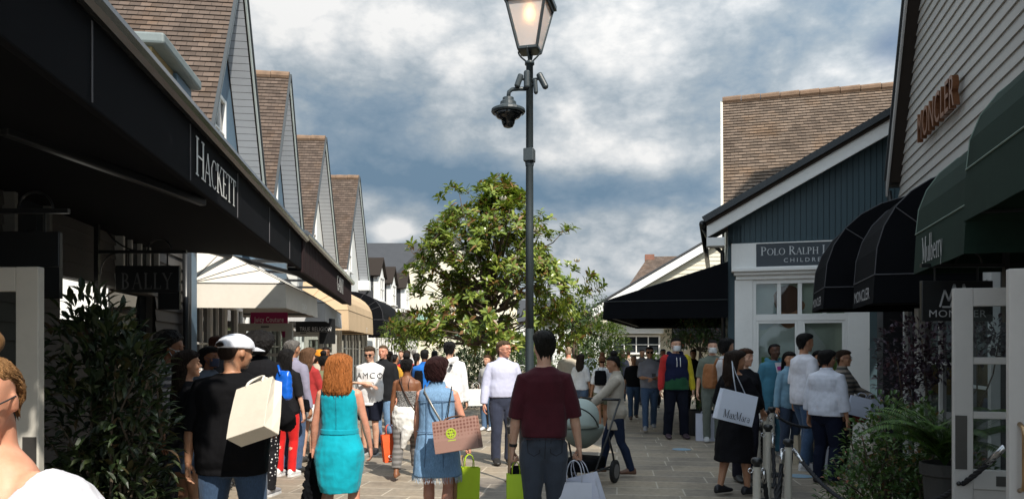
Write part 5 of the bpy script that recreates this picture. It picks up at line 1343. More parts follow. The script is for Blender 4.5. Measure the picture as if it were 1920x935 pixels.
def strands(ho, hs, hk, HD, d, S, hcx, seed):
    """fine locks laid over the hair so its surface and outline break up; joined into the hair mesh"""
    rnd = random.Random(int(abs(seed.x * 1000)) + 7); R_ = HAIRS[hs]; mb = MB()
    def at(t, a):
        for r0, r1 in zip(R_, R_[1:]):
            if r0[0] <= t <= r1[0]:
                k = (t - r0[0]) / (r1[0] - r0[0]); f, b, hw = (r0[i] + (r1[i] - r0[i]) * k for i in (1, 2, 3))
                return f, b, hw
        return (R_[0] if t < R_[0][0] else R_[-1])[1:]
    n = int(min(900, 5200 / d)); lo, hi = R_[0][0], R_[-1][0]; long_ = hi - lo > 1.2
    for i in range(n):
        a = rnd.uniform(0, 2 * pi); t0 = rnd.uniform(max(lo + .1, .2), hi - .02) if rnd.random() < .6 else hi - rnd.random() * .25
        L = rnd.uniform(.5, 1.3) if long_ else rnd.uniform(.15, .4); m = 8 if long_ else 5; lift = rnd.uniform(.985, 1.05) if rnd.random() < .85 else 1.09
        pts = []
        for k in range(m):
            t = t0 - L * k / (m - 1)
            if t < lo - .1 - .1 * rnd.random(): break
            f, b, hw = at(t, a); hd_ = (f - b) / 2 * hk * lift; aa = a + .10 * sin(k * .9 + i) + (.25 * k / m if not long_ else 0)
            pts.append(HD((hw * hk * lift * cos(aa), (f + b) / 2 + hd_ * sin(aa), t)))
        if len(pts) > 2: mb.tube(pts, [S * (.0035 if k < len(pts) - 1 else .0008) * rnd.uniform(.7, 1.2) for k in range(len(pts))], 4)
    import bmesh
    am = mb.mesh('tmp', [hairm(hcx)]); bm = bmesh.new(); bm.from_mesh(ho.data); bm.from_mesh(am); bm.to_mesh(ho.data); bm.free(); bpy.data.meshes.remove(am)
    ho.data.polygons.foreach_set('use_smooth', [True] * len(ho.data.polygons)); ho.data.update()

def person(label, px, d, h, face, sex='m', skin_c=(.50, .29, .19), hair=('short', (.02, .014, .01)), top=('tee', (.05, .05, .05)), bottom=('trousers', (.03, .04, .07)),
           shoes=(.03, .03, .03), arms=None, legs=None, lean=0, head=(0, 0), wide=1.0, vox=None, top_kw=None, hat=None, glasses=None, mask=None, hands=('relax', 'relax'),
           group=None, X=None, Y=None, belt=None, watch=None, long_sleeve_cuff=None, sole=None):
    Y = Y or d; X = P(px, 0, d).x if X is None else X
    S = h / 1.75; W_ = S * wide
    vox = vox or max(.0095, .00105 * d)
    fine = d < 13
    SK = skin(skin_c)
    rl = radians(lean); piv = Vector((0, 0, .95))
    def TL(p):                                        # lean the upper body
        p = Vector(p)
        if p.z > .95:
            k = min(1, (p.z - .95) / .12); q = p - piv; a = rl * k
            return piv + Vector((q.x, q.y * cos(a) + q.z * sin(a), q.z * cos(a) - q.y * sin(a)))
        return p
    def SC_(p): return Vector((p[0] * W_, p[1] * W_, p[2] * S))
    sh = .168 if sex == 'm' else .146; hipw = .088
    U1, U2, L1, L2 = .285, .255, .415, .405
    arms = arms or {}; legs = legs or {}
    SHD, ELB, WR, HIP, KN, AN = {}, {}, {}, {}, {}, {}
    for s, k in ((1, 'r'), (-1, 'l')):
        SHD[k] = TL((s * sh, -.005, 1.392))
        tgt, hint = arms.get(k, ((s * .262, .02, .80), (s * .25, -1, 0))) if not isinstance(arms.get(k), tuple) or len(arms[k]) == 2 else (arms[k], (s * .35, -1, -.2))
        ELB[k], WR[k] = ik(SHD[k], Vector(tgt), U1, U2, Vector(hint))
        HIP[k] = Vector((s * hipw, -.005, .90))
        lt = Vector(legs.get(k, (s * .095, -.02, .085)))
        KN[k], AN[k] = ik(HIP[k], lt, L1, L2, Vector((s * .12, 1, 0)))
    prof = SHAPE[sex]
    # ---- body
    mb = MB()
    mb.rings([[SC_(TL(q)) for q in ell(0, 0, z, hw, f, b)] for z, hw, f, b in prof])
    hy, hp = radians(head[0]), radians(head[1])
    HM = Matrix.Rotation(hy, 3, 'Z') @ Matrix.Rotation(hp, 3, 'X'); hpv = Vector((0, .0, 1.535))
    def HD(p):                                        # head space: t up from the chin
        q = Vector((p[0], p[1] + .022, 1.522 + .228 * p[2])) - hpv
        return SC_(TL(hpv + HM @ q))
    mb.tube([SC_(TL((0, -.012, 1.43))), SC_(TL((0, -.006, 1.50))), HD((0, -.03, .16)), HD((0, -.02, .35))], [.062 * S, .054 * S, .054 * S, .05 * S], 14)
    mb.rings([[HD((q.x, q.y, t)) for q in ell(0, (f + b) / 2, 0, hw, (f - b) / 2, (f - b) / 2, 20, 2.25)] for t, f, b, hw in HEADR])
    if True:
        mb.tube([HD((0, .078, .60)), HD((0, .090, .48)), HD((0, .103, .385)), HD((0, .092, .345))], [.008 * S, .010 * S, .0145 * S, .010 * S], 8)      # nose
        mb.ball(HD((0, .078, .23)), (.020 * S, .012 * S, .010 * S)); mb.ball(HD((0, .070, .06)), .018 * S)
        for s in (-1, 1):
            mb.rings([[HD((s * (.070 + .012 * k) + 0 * j, -.012 - .018 * cos(2 * pi * j / 10) * (1 - .2 * k), .45 + .135 * sin(2 * pi * j / 10) * (1 - .15 * k))) for j in range(10)] for k in (0, .6, 1)])
            mb.ball(HD((s * .030, .078, .63)), (.022 * S, .010 * S, .008 * S))
            mb.ball(HD((s * .042, .058, .36)), (.022 * S, .022 * S, .022 * S))
    for k, s in (('r', 1), ('l', -1)):
        a, e, w = SHD[k], ELB[k], WR[k]; q = .92 if sex == 'f' else 1.0
        mb.tube([SC_(p) for p in (a + (a - e) * .04 + Vector((-s * .012, 0, .0)), a, a.lerp(e, .3), a.lerp(e, .65), e, e.lerp(w, .28), e.lerp(w, .7), w)], [S * r * q for r in (.045, .057, .052, .043, .038, .040, .030, .025)], 12, round_ends=True)
        p0, kn, an = HIP[k], KN[k], AN[k]; fwd = Vector((0, 1, 0))
        mb.tube([SC_(p) for p in (p0 + Vector((0, 0, .03)), p0.lerp(kn, .2), p0.lerp(kn, .6), kn, kn.lerp(an, .28) - fwd * .018, kn.lerp(an, .6) - fwd * .008, an)], [S * r * (1.04 if sex == 'f' else 1) for r in (.083, .090, .070, .053, .056, .044, .034)], 12)
        ft = an
        mb.rings([[SC_(ft + Vector((s * .03 * yy * 2 + hw * cos(2 * pi * j / 10), yy, -.075 + hh * (1 + sin(2 * pi * j / 10)) / 2))) for j in range(10)] for yy, hw, hh in ((-.055, .022, .06), (-.035, .034, .10), (.02, .038, .115), (.08, .044, .07), (.13, .043, .048), (.165, .030, .032))])
    body = mb.build('person', SK)
    bake(body, vox, 3)
    # eyes, brows, lips and the hands join the body surface
    add = MB()
    if True:
        for s in (-1, 1):
            add.ball(HD((s * .031, .0735, .515)), (.0125 * S,) * 3, mi=1)
            add.ball(HD((s * .031, .0815, .513)), (.0060 * S,) * 3, mi=2)
            add.tube([HD((s * .016, .088, .598)), HD((s * .032, .0885, .622)), HD((s * .050, .076, .600))], [.003 * S, .0042 * S, .002 * S], 6, mi=2)
        add.tube([HD((-.024, .080, .222)), HD((-.010, .0905, .232)), HD((0, .0915, .226)), HD((.010, .0905, .232)), HD((.024, .080, .222))], [.002 * S, .0055 * S, .006 * S, .0055 * S, .002 * S], 6, mi=3)
    HND = {}
    for i, (k, s) in enumerate((('r', 1), ('l', -1))):
        e, w = ELB[k], WR[k]; fd = (w - e).normalized(); style = hands[0 if k == 'r' else 1]
        if style in ('relax', 'grip') and fd.z < -.3: fd = (fd + Vector((0, 0, -.6))).normalized()
        pn = Vector((-s, 0, 0)); pn = pn - fd * pn.dot(fd)
        if pn.length < .3: pn = Vector((0, 0, -1)) - fd * fd.z * -1
        if fd.y > .55 or abs(fd.x) > .6: pn = Vector((0, 0, -1)) + fd * fd.z
        pn.normalize(); sd_ = fd.cross(pn) * (1 if k == 'r' else -1)    # towards the thumb
        if sd_.y < 0 and abs(fd.z) > .6: sd_ = -sd_
        def HP(a, b_, c): return SC_(w) + (fd * a + sd_ * b_ + pn * c) * S * (1 if sex == 'm' else .92)
        add.rings([[HP(a, hw * cos(2 * pi * j / 12), th * sin(2 * pi * j / 12)) for j in range(12)] for a, hw, th in ((-.035, .022, .020), (.0, .027, .019), (.035, .038, .017), (.075, .041, .014), (.095, .034, .010))])
        curl = {'relax': (.35, .45, .35), 'grip': (1.25, 1.25, .8), 'flat': (.12, .15, .1)}[style]
        for j, (off, L, r) in enumerate(((.030, .072, .0086), (.010, .080, .0090), (-.011, .074, .0086), (-.030, .058, .0074))):
            a0 = 0; p = Vector((.084 - abs(off) * .12, off, 0)); pts = [HP(p.x - .02, p.y, p.z), HP(*p)]
            for c, f_ in zip(curl, (.45, .32, .23)):
                a0 += c * (1 + .08 * j); p = p + Vector((cos(a0) * L * f_, 0, sin(a0) * L * f_)); pts.append(HP(*p))
            add.tube(pts, [r * S, r * S, r * S * .95, r * S * .85, r * S * .62], 8, round_ends=True)
        th = [(.012, .022, .004), (.040, .043, .014), (.066, .050, .024 if style != 'grip' else .040), (.085, .044 if style != 'grip' else .02, .030 if style != 'grip' else .05)]
        add.tube([HP(*q) for q in th], [.013 * S, .0125 * S, .0105 * S, .007 * S], 8, round_ends=True)
        HND[k] = HP(.085, 0, .03)
    hc = hair[1] if hair else (.02, .015, .01)
    am = add.mesh('tmp', [SK])
    me = body.data; ov = len(me.vertices)
    import bmesh
    bm = bmesh.new(); bm.from_mesh(me)
    for f in bm.faces: f.material_index = 0
    bm.from_mesh(am); bm.to_mesh(me); bm.free(); bpy.data.meshes.remove(am)
    me.materials.clear()
    for m in (SK, paint('eye_white', (.62, .60, .57), .3, .05, 4, 0), paint('brow_%s' % str(hc), shade(hc, .8), .7, .2, 9, 0), paint('lip_%s' % str(skin_c), (skin_c[0] * .80, skin_c[1] * .50, skin_c[2] * .55), .45, .1, 9, 0)): me.materials.append(m)
    me.polygons.foreach_set('use_smooth', [True] * len(me.polygons)); me.update()
    body.location = (X, Y, 0); body.rotation_euler = (0, 0, radians(face))
    tag(body, label, 'person', group)
    seed = Vector((X * 3.1, Y * 1.7, 0))
    def cl(mbx, name, mat, v=None, sm=2, folds=True, parent=None, amp=1.0):
        o = mbx.build(name, mat, parent or body); v = v or max(.009, vox * .95)
        bake(o, v, sm, [(.016 * amp, .17), (.005 * amp, .06)] if folds else None)
        return o
    # ---- top garment
    T = None
    if top:
        kind, col = top[0], top[1]; kw = dict(top[2]) if len(top) > 2 else {}
        hem, slv, fit = GARM.get(kind, (.86, .5, .016)); hem = kw.get('hem', hem); slv = kw.get('sleeve', slv); fit = kw.get('fit', fit); neck = kw.get('neck', 1.495 if kind != 'cami' else 1.33)
        mt = kw.get('mat') or cloth(col, kw.get('kind', 'plain'), kw.get('c2'))
        g_ = MB(); rs = []
        flare = kw.get('flare', .0)
        if hem < .84:
            n = 5
            for i in range(n):
                z = hem + (.84 - hem) * i / n; t = (.84 - z) / max(.01, .84 - hem)
                rs.append([SC_(q) for q in ell(0, 0, z, .160 + fit + flare * t, .11 + fit + flare * t * .7, .118 + fit + flare * t * .7, 20, 2.2)])
        for z, hw, f, b in prof:
            if z < hem - .001 or z > neck: continue
            x = fit * (1.25 if z < 1.15 else 1.0); x *= .5 if z > 1.45 else 1
            if kind in ('tee', 'polo', 'hoodie', 'shirt') and 1.0 < z < 1.2: x += .014
            hw2 = max(hw, .166 if (kind != 'cami' and z < 1.3 and not kw.get('slim')) else hw)
            if z < .9 and hem > .8: hw2, f, b = max(hw, .165), max(f, .10), max(b, .115)
            rs.append([SC_(TL(q)) for q in ell(0, 0, z, (hw2 if sex == 'm' else hw) + x, f + x, b + x)])
        g_.rings(rs)
        for k, s in (('r', 1), ('l', -1)):
            if slv <= 0: 
                if kind != 'cami':
                    a = SHD[k]; g_.tube([SC_(a + Vector((-s * .07, 0, .02))), SC_(a + Vector((-s * .005, 0, .012)))], [S * .06, S * .058], 12)
                continue
            a, e, w = SHD[k], ELB[k], WR[k]; path = [a + Vector((-s * .06, 0, .006)), a + Vector((-s * .008, 0, -.004)), a.lerp(e, .35), a.lerp(e, .7), e, e.lerp(w, .5), w]
            rr = [.050, .060, .054, .047, .043, .039, .031]; cum = [0, 0, .175, .35, .5, .75, 1.0]; P_, R_ = [], []
            for i in range(len(path)):
                if cum[i] <= slv: P_.append(path[i]); R_.append(rr[i] + fit * .85 + (.006 if slv < .9 and i > 2 else 0))
                else:
                    t = (slv - cum[i - 1]) / (cum[i] - cum[i - 1])
                    if t > .02: P_.append(path[i - 1].lerp(path[i], t)); R_.append(rr[i - 1] + (rr[i] - rr[i - 1]) * t + fit * .9 + .006)
                    break
            g_.tube([SC_(p) for p in P_], [S * r for r in R_], 14)
        if kind in ('shirt', 'polo', 'jacket', 'coat'):   # collar
            g_.rings([[SC_(TL(q)) for q in ell(0, -.004, z, hw, f, b)] for z, hw, f, b in ((1.45, .10, .075, .085), (1.50, .072, .062, .072), (1.525, .068, .062, .074))])
        if kind == 'hoodie':
            g_.tube([SC_(TL((x, y, z))) for x, y, z in ((-.085, .055, 1.455), (-.11, -.03, 1.50), (-.06, -.115, 1.47), (0, -.135, 1.44), (.06, -.115, 1.47), (.11, -.03, 1.50), (.085, .055, 1.455))], [S * r for r in (.025, .038, .048, .055, .048, .038, .025)], 10)
        T = cl(g_, kw.get('name', {'cami': 'camisole', 'tee': 'tshirt', 'polo': 'polo_shirt', 'tank': 'sleeveless_top', 'coat': 'coat'}.get(kind, kind)), mt, amp=kw.get('amp', 1.0))
    # ---- legs
    B = None
    if bottom:
        kind, col = bottom[0], bottom[1]; kw = dict(bottom[2]) if len(bottom) > 2 else {}
        mt = cloth(col, kw.get('kind', 'plain'), kw.get('c2')); g_ = MB(); fit = kw.get('fit', {'trousers': .014, 'leggings': .006, 'shorts': .022, 'skirt': .02}.get(kind, .014)); top_z = kw.get('waist', 1.02)
        rs = []
        for z, hw, f, b in prof:
            if z <= top_z + .03: x = fit * .7; rs.append([SC_(TL(q)) for q in ell(0, 0, z - (.02 if z < .82 else 0), hw + x, f + x, b + x)])
        g_.rings(rs)
        ln = {'trousers': 1.0, 'leggings': .97, 'shorts': .30}.get(kind, 0); ln = kw.get('length', ln)
        for k, s in (('r', 1), ('l', -1)):
            p0, kn, an = HIP[k], KN[k], AN[k]; fwd = Vector((0, 1, 0))
            path = [p0 + Vector((0, 0, .02)), p0.lerp(kn, .25), p0.lerp(kn, .65), kn, kn.lerp(an, .3) - fwd * .014, kn.lerp(an, .65) - fwd * .01, an + Vector((0, -.005, -.02))]
            rr = [.085, .092, .074, .058, .058, .052, .050 if kind == 'trousers' else .036]; cum = [0, .125, .325, .5, .65, .825, 1.0]
            P_, R_ = [], []
            for i in range(len(path)):
                if cum[i] <= ln: P_.append(path[i]); R_.append(rr[i] * (1.03 if sex == 'f' else 1) + fit)
                else:
                    t = (ln - cum[i - 1]) / (cum[i] - cum[i - 1])
                    if t > .02: P_.append(path[i - 1].lerp(path[i], t)); R_.append(rr[i - 1] + (rr[i] - rr[i - 1]) * t + fit)
                    break
            g_.tube([SC_(p) for p in P_], [S * r for r in R_], 14)
        B = cl(g_, kind, mt, amp=kw.get('amp', .9))
    # ---- shoes
    if shoes:
        SM = paint('shoe_%s' % str(shoes), shoes, .5, .15, 8, .1, 60)
        for k, s in (('r', 1), ('l', -1)):
            an = AN[k]; g_ = MB()
            g_.rings([[SC_(an + Vector((s * .03 * yy * 2 + hw * cos(2 * pi * j / 12), yy, -.083 + z0 + hh * (1 + sin(2 * pi * j / 12)) / 2))) for j in range(12)] for yy, hw, hh, z0 in ((-.075, .022, .06, .012), (-.06, .036, .10, .008), (-.02, .042, .115, .008), (.03, .044, .115, .008), (.085, .050, .08, .008), (.14, .050, .058, .008), (.175, .040, .045, .012), (.195, .018, .03, .018))])
            sh_ = g_.build('shoe', SM, body); bake(sh_, .008 if fine else .012, 1)
            if sole and fine:
                so_ = MB().prism([SC_(an + Vector((s * .03 * yy * 2 + hw, yy, -.085))) for yy, hw in ((-.075, .022), (-.03, .044), (.09, .052), (.16, .046), (.197, .012), (.197, -.012), (.16, -.046), (.09, -.052), (-.03, -.044), (-.075, -.022))][::-1], (0, 0, .024 * S))
                so_.build('sole', paint('sole_%s' % str(sole), sole, .6, .1, 8), sh_)
    # ---- hair
    if hair and hair[0] != 'bald':
        hs, hcx = hair[0], hair[1]; hk = (hair[2] if len(hair) > 2 else 1.0) * (.96 if hat else 1.0)
        g_ = MB()
        g_.rings([[HD((q.x, q.y, t)) if t > -.05 else (HD((q.x, q.y, t)) if head[1] == 0 else SC_(TL(hpv + Matrix.Rotation(hy, 3, 'Z') @ (Vector((q.x, q.y + .022, 1.522 + .228 * t)) - hpv)))) for q in ell(0, (f + b) / 2, 0, hw * hk, (f - b) / 2 * hk, (f - b) / 2 * hk, 22, 2.15)] for t, f, b, hw in HAIRS[hs] if not hat or t < .64])
        if hs == 'bun': g_.ball(HD((0, -.05, 1.13)), (.055 * S, .055 * S, .05 * S), 12, 8)
        if hs == 'pony': g_.tube([HD((0, -.10, .75)), HD((0, -.15, .62)), HD((0, -.165, .2)), HD((0, -.15, -.25))], [.02 * S, .036 * S, .036 * S, .012 * S], 10)
        big_ = hs in ('afro', 'long', 'shoulder', 'bob')
        ho = g_.build('hair', hairm(hcx), body); bake(ho, .0085 if fine else .012, 2, [(.030 if hs == 'afro' else .010, .05)] + ([(.016, .02)] if hs == 'afro' else []))
        if fine and hs != 'afro' and not hat: strands(ho, hs, hk, HD, d, S, hcx, seed)
    if hat:
        g_ = MB()
        if hat[0] == 'cap':
            g_.rings([[HD((q.x, q.y, t)) for q in ell(0, (f + b) / 2, 0, hw, (f - b) / 2, (f - b) / 2, 22, 2.1)] for t, f, b, hw in ((.60, .104, -.116, .091), (.70, .103, -.118, .092), (.82, .094, -.112, .088), (.94, .070, -.090, .070), (1.03, .035, -.05, .040), (1.06, .01, -.015, .012))])
            ho = g_.build('cap', cloth(hat[1]), body); bake(ho, .008, 2)
            br_ = MB(); n = 9
            br_.rings([[HD((.082 * cos(pi * j / (n - 1)), .06 + r_ * sin(pi * j / (n - 1)), t + .02 * sin(pi * j / (n - 1)) - dz)) for j in range(n)] for r_, t, dz in ((.05, .66, 0), (.125, .60, .03), (.125, .58, .03), (.05, .64, 0))])
            br_.build('brim', cloth(hat[1]), ho, smooth=False)
            MB().tube([HD((.04 * cos(pi * j / 8), -.117 + .004, .66 + .13 * sin(pi * j / 8))) for j in range(9)], .006 * S, 6).build('back_strap', cloth(shade(hat[1], .55)), ho)
            MB().rings([[HD((.036 * cos(2 * pi * j / 12), y_, .69 + .07 * sin(2 * pi * j / 12))) for j in range(12)] for y_ in (-.11, -.1195)]).build('strap_opening', hairm(hc), ho)
        else:
            g_.rings([[HD((q.x, q.y, t)) for q in ell(0, (f + b) / 2, 0, hw, (f - b) / 2, (f - b) / 2, 22, 2.1)] for t, f, b, hw in ((.52, .100, -.116, .090), (.66, .106, -.124, .097), (.82, .100, -.128, .098), (.98, .076, -.118, .084), (1.12, .03, -.08, .05), (1.16, -.01, -.04, .02))])
            ho = g_.build('beanie', cloth(hat[1]), body); bake(ho, .009, 2, [(.012, .05)])
    if glasses:
        g_ = MB(); dk = glasses == 'sun'
        for s in (-1, 1):
            ring = [(s * .033 + .026 * cos(2 * pi * j / 14), .097 - .006 * abs(cos(2 * pi * j / 14)), .51 + .085 * sin(2 * pi * j / 14)) for j in range(14)]
            if dk: g_.raw([HD(q) for q in ring], [tuple(range(14))]); g_.raw([HD((q[0], q[1] + .003, q[2])) for q in ring], [tuple(range(14))])
            g_.tube([HD(q) for q in ring + ring[:1]], .0022 * S, 6)
            g_.tube([HD((s * .058, .088, .55)), HD((s * .078, .03, .55)), HD((s * .080, -.012, .53))], .0024 * S, 6)
        g_.tube([HD((-.008, .098, .54)), HD((.008, .098, .54))], .0025 * S, 6)
        g_.build('sunglasses' if dk else 'glasses', glassy('lens_dark', (.012, .01, .01), .1), body)
    if mask:
        g_ = MB()
        g_.rings([[HD((x * 1.02, y, t)) for x, y in ((-.062, .045), (-.045, .078), (-.02, .094 + .012 * bulge), (0, .099 + .016 * bulge), (.02, .094 + .012 * bulge), (.045, .078), (.062, .045))] for t, bulge in ((.03, 0), (.12, .5), (.26, 1), (.38, .9), (.44, .4))], cap=False)
        for s in (-1, 1):
            g_.tube([HD((s * .062, .045, .42)), HD((s * .079, -.005, .52))], .0016 * S, 5); g_.tube([HD((s * .062, .045, .06)), HD((s * .079, -.005, .40))], .0016 * S, 5)
        g_.build('face_mask', cloth(mask), body, smooth=True, solid=.003)
    if belt:
        MB().rings([[SC_(q) for q in ell(0, 0, z, .168, .117, .122)] for z in (.985, 1.02)]).build('belt', paint('leather_%s' % str(belt), belt, .4, .2, 8), body)
    if watch:
        e, w = ELB[watch], WR[watch]; q = w.lerp(e, .10)
        MB().tube([SC_(q), SC_(q + (e - w).normalized() * .022)], [.031 * S, .032 * S], 14).build('watch_strap', paint('strap_black', (.01, .01, .012), .5), body)
    bpy.context.view_layer.update()
    M_ = Matrix.Translation((X, Y, 0)) @ Matrix.Rotation(radians(face), 4, 'Z')
    wd = lambda v: M_ @ v
    return dict(o=body, M=M_, S=S, W=W_, hand={k: wd(HND[k]) for k in 'rl'}, wrist={k: wd(SC_(WR[k])) for k in 'rl'}, elbow={k: wd(SC_(ELB[k])) for k in 'rl'}, sh={k: wd(SC_(SHD[k])) for k in 'rl'}, top=T, bottom=B, SC=SC_, HD=HD, ell=ell, TL=TL, prof=prof, cl=cl)

def wrap_print(pn, name, polys, origin, mat, part, size_flip=False, back=False, off=.004):
    """lettering pressed onto a garment: points are cast onto the cloth along the chest direction (local y)"""
    v, f = polys
    bv = BVHTree.FromObject(part, bpy.context.evaluated_depsgraph_get())
    mb = MB(); pts = []
    for p in v:
        x = origin[0] + (-p[0] if not back else p[0]); z = origin[2] + p[1]
        st = Vector((x, .6 if not back else -.6, z)); dr = Vector((0, -1 if not back else 1, 0))
        hit = bv.ray_cast(st, dr)
        pts.append((hit[0] - dr * off) if hit[0] is not None else Vector((x, .14 if not back else -.14, z)))
    mb.raw(pts, f)
    return mb.build(name, mat, part)

# ------------------------------------------------------------------ bags
def paper_bag(label, at, w, h, dp, yaw, col, tilt=(0, 0), handle=.16, text=None, tmat=None, tsize=.06, serif=False, hcol=None, cat='shopping bag', name='shopping_bag', group=None, drop=True, mat=None, twidth=None, ty=.5, rope_w=.004, small=None):
    """carrier bag hanging from a hand: `at` is where its handles are held; local x across the front, -y the front"""
    col = col or (.6, .6, .6); m = mat or paint('paper_%s' % str(col), col, .6, .10, 3.0, .45, 9)
    R_ = Matrix.Rotation(yaw, 4, 'Z') @ Matrix.Rotation(tilt[0], 4, 'X') @ Matrix.Rotation(tilt[1], 4, 'Y')
    top = handle if drop else 0
    mb = MB(); b = .008
    z0, z1 = -top - h, -top
    A = [(-w / 2, -dp / 2), (w / 2, -dp / 2), (w / 2, 0), (w / 2, dp / 2), (-w / 2, dp / 2), (-w / 2, 0)]
    def ring(z, k, pinch): return [Vector((x * (1 - pinch * (1 if y == 0 else 0) * .10), y * k, z)) for x, y in A]
    rs = [ring(z0, 1, 0), ring(z0 + h * .35, 1.0, .5), ring(z0 + h * .75, .82, 1.0), ring(z1, .66, 1.3)]
    for k in range(3):
        for i in range(6): mb.face([rs[k][i], rs[k][(i + 1) % 6], rs[k + 1][(i + 1) % 6], rs[k + 1][i]])
    mb.face(rs[0][::-1])
    o = mb.build(name, m, None, solid=.004)
    o.matrix_world = Matrix.Translation(at) @ R_
    for s in (-1, 1):
        y = s * dp / 2 * .66; pts = [Vector((w * .22 * cos(pi * k / 12), y * (1 - .85 * sin(pi * k / 12)), -top - .01 + top * 1.02 * sin(pi * k / 12) ** .6)) for k in range(13)]
        MB().tube(pts, rope_w, 6).build('handle', paint('cord_%s' % str(hcol or col), hcol or shade(col, .9), .8), o, smooth=True)
    if text:
        y0 = -dp / 2 * (.82 if ty > .35 else 1.0) - .006
        letter_obj('lettering', text, tmat or BLACKM, o, (0, y0 - .012, z0 + h * ty), (1, 0, 0), (0, 0, 1), tsize, serif, 1.0, small, align='center', width=twidth, out_=.004)
    return tag(o, label, cat, group)
def strap(label, pts, r, mat, name='strap', flat=None):
    return MB().tube(pts, [(r, flat or r * .35)] * len(pts), 8).build(name, mat, None, smooth=True)
def soft_bag(name, label, at, size, yaw, mat, cat, tilt=(0, 0), strap_pts=None, sr=.012, strap_mat=None, vox=.014):
    """soft pouch with rounded body; straps in world points become its part"""
    w, dp, h = size; mb = MB()
    mb.rings([[Vector((q.x, q.y, z)) for q in ell(0, 0, z, w / 2 * kx, dp / 2 * ky, dp / 2 * ky, 16, 3.0)] for z, kx, ky in ((-h / 2, .80, .55), (-h / 2 + .02, .98, .95), (-h * .1, 1, 1), (h * .3, .95, .8), (h / 2, .85, .4))])
    o = mb.build(name, mat, None); bake(o, vox, 2, [(.018, .05)])
    o.matrix_world = Matrix.Translation(at) @ Matrix.Rotation(yaw, 4, 'Z') @ Matrix.Rotation(tilt[0], 4, 'X') @ Matrix.Rotation(tilt[1], 4, 'Y')
    bpy.context.view_layer.update()
    if strap_pts:
        inv = o.matrix_world.inverted()
        MB().tube([inv @ Vector(p) for p in strap_pts], [(sr, sr * .35)] * len(strap_pts), 8).build('strap', strap_mat or mat, o, smooth=True)
    return tag(o, label, cat)
# ------------------------------------------------------------------ the people in the street
PALE, TANS, BROWN, DARKS, ROSY = (.56, .33, .23), (.42, .22, .13), (.20, .085, .042), (.085, .038, .022), (.58, .28, .19)
BLK, DBR, BRN, GRY, RED_, BLD = (.010, .009, .009), (.022, .013, .009), (.055, .030, .016), (.16, .15, .14), (.36, .125, .035), (.30, .19, .09)
WHT, NAVY, JEAN, LJEAN, KHA = (.74, .74, .75), (.016, .022, .045), (.035, .065, .125), (.12, .21, .34), (.26, .22, .16)
DEN = {'kind': 'denim'}
A_CARRY = lambda s, x=.285, y=.02, z=.76: ((s * x, y, z), (s * .5, -1, 0))
CROSS = {'r': ((-.10, .23, 1.12), (.6, -.3, -1)), 'l': ((.12, .25, 1.17), (-.6, -.3, -1))}
PHONE = {'r': ((.06, .30, 1.12), (.6, -.5, -1)), 'l': ((-.05, .30, 1.10), (-.6, -.5, -1))}
WALK = {'r': (.09, .20, .085), 'l': (-.09, -.28, .12)}
WALK2 = {'l': (-.09, .20, .085), 'r': (.09, -.28, .12)}

# nearest: woman at the lower left edge
fw = person('woman in a white off shoulder top with glasses, nearest of all at lower left', 0, 1.9, 1.650, 160, 'f', (.62, .30, .19), ('bun', (.24, .125, .05), .90), None, ('trousers', (.08, .12, .2), DEN), (.5, .5, .5), X=-1.322, Y=1.9, glasses='sun', head=(28, -20), vox=.008,
            arms={'l': ((-.30, .06, .86), (-.6, -1, 0)), 'r': ((.27, .1, .86), (.5, -1, 0))})
S_, TL_, E_ = fw['SC'], fw['TL'], fw['ell']
mb = MB()
for k in range(7):                                    # gathered band and flounce lying below the bare shoulders
    pass
zs = [(1.12, .175, .15, .14), (1.20, .20, .165, .15), (1.26, .235, .168, .14), (1.32, .245, .160, .13), (1.372, .222, .145, .128), (1.380, .212, .134, .118), (1.36, .195, .12, .10)]
mb.rings([[S_(Vector((q.x * (1 + .035 * sin(9 * j + z * 20)), q.y * (1 + .04 * sin(9 * j + z * 20)), q.z + .006 * sin(j * 2.1)))) for j, q in enumerate(E_(0, 0, z, hw, f, b, 44, 2.3))] for z, hw, f, b in zs], cap=False)
for s in (-1, 1):
    mb.tube([S_((s * .17, -.005, 1.372)), S_((s * .222, .0, 1.345)), S_((s * .270, .005, 1.29)), S_((s * .295, .01, 1.21))], [.080, .094, .100, .085], 16)
fl = mb.build('off_shoulder_top', cloth((.56, .56, .60)), fw['o'], solid=.006); bake(fl, .0075, 1, [(.016, .06), (.03, .17)])
mb = MB(); mb.rings([[S_(q) for q in E_(0, 0, z, hw, f, b)] for z, hw, f, b in ((.98, .18, .115, .13), (1.05, .155, .115, .11), (1.14, .165, .14, .12), (1.2, .17, .15, .12))]); bd = mb.build('bodice', cloth((.62, .62, .66)), fl); bake(bd, .012, 2)

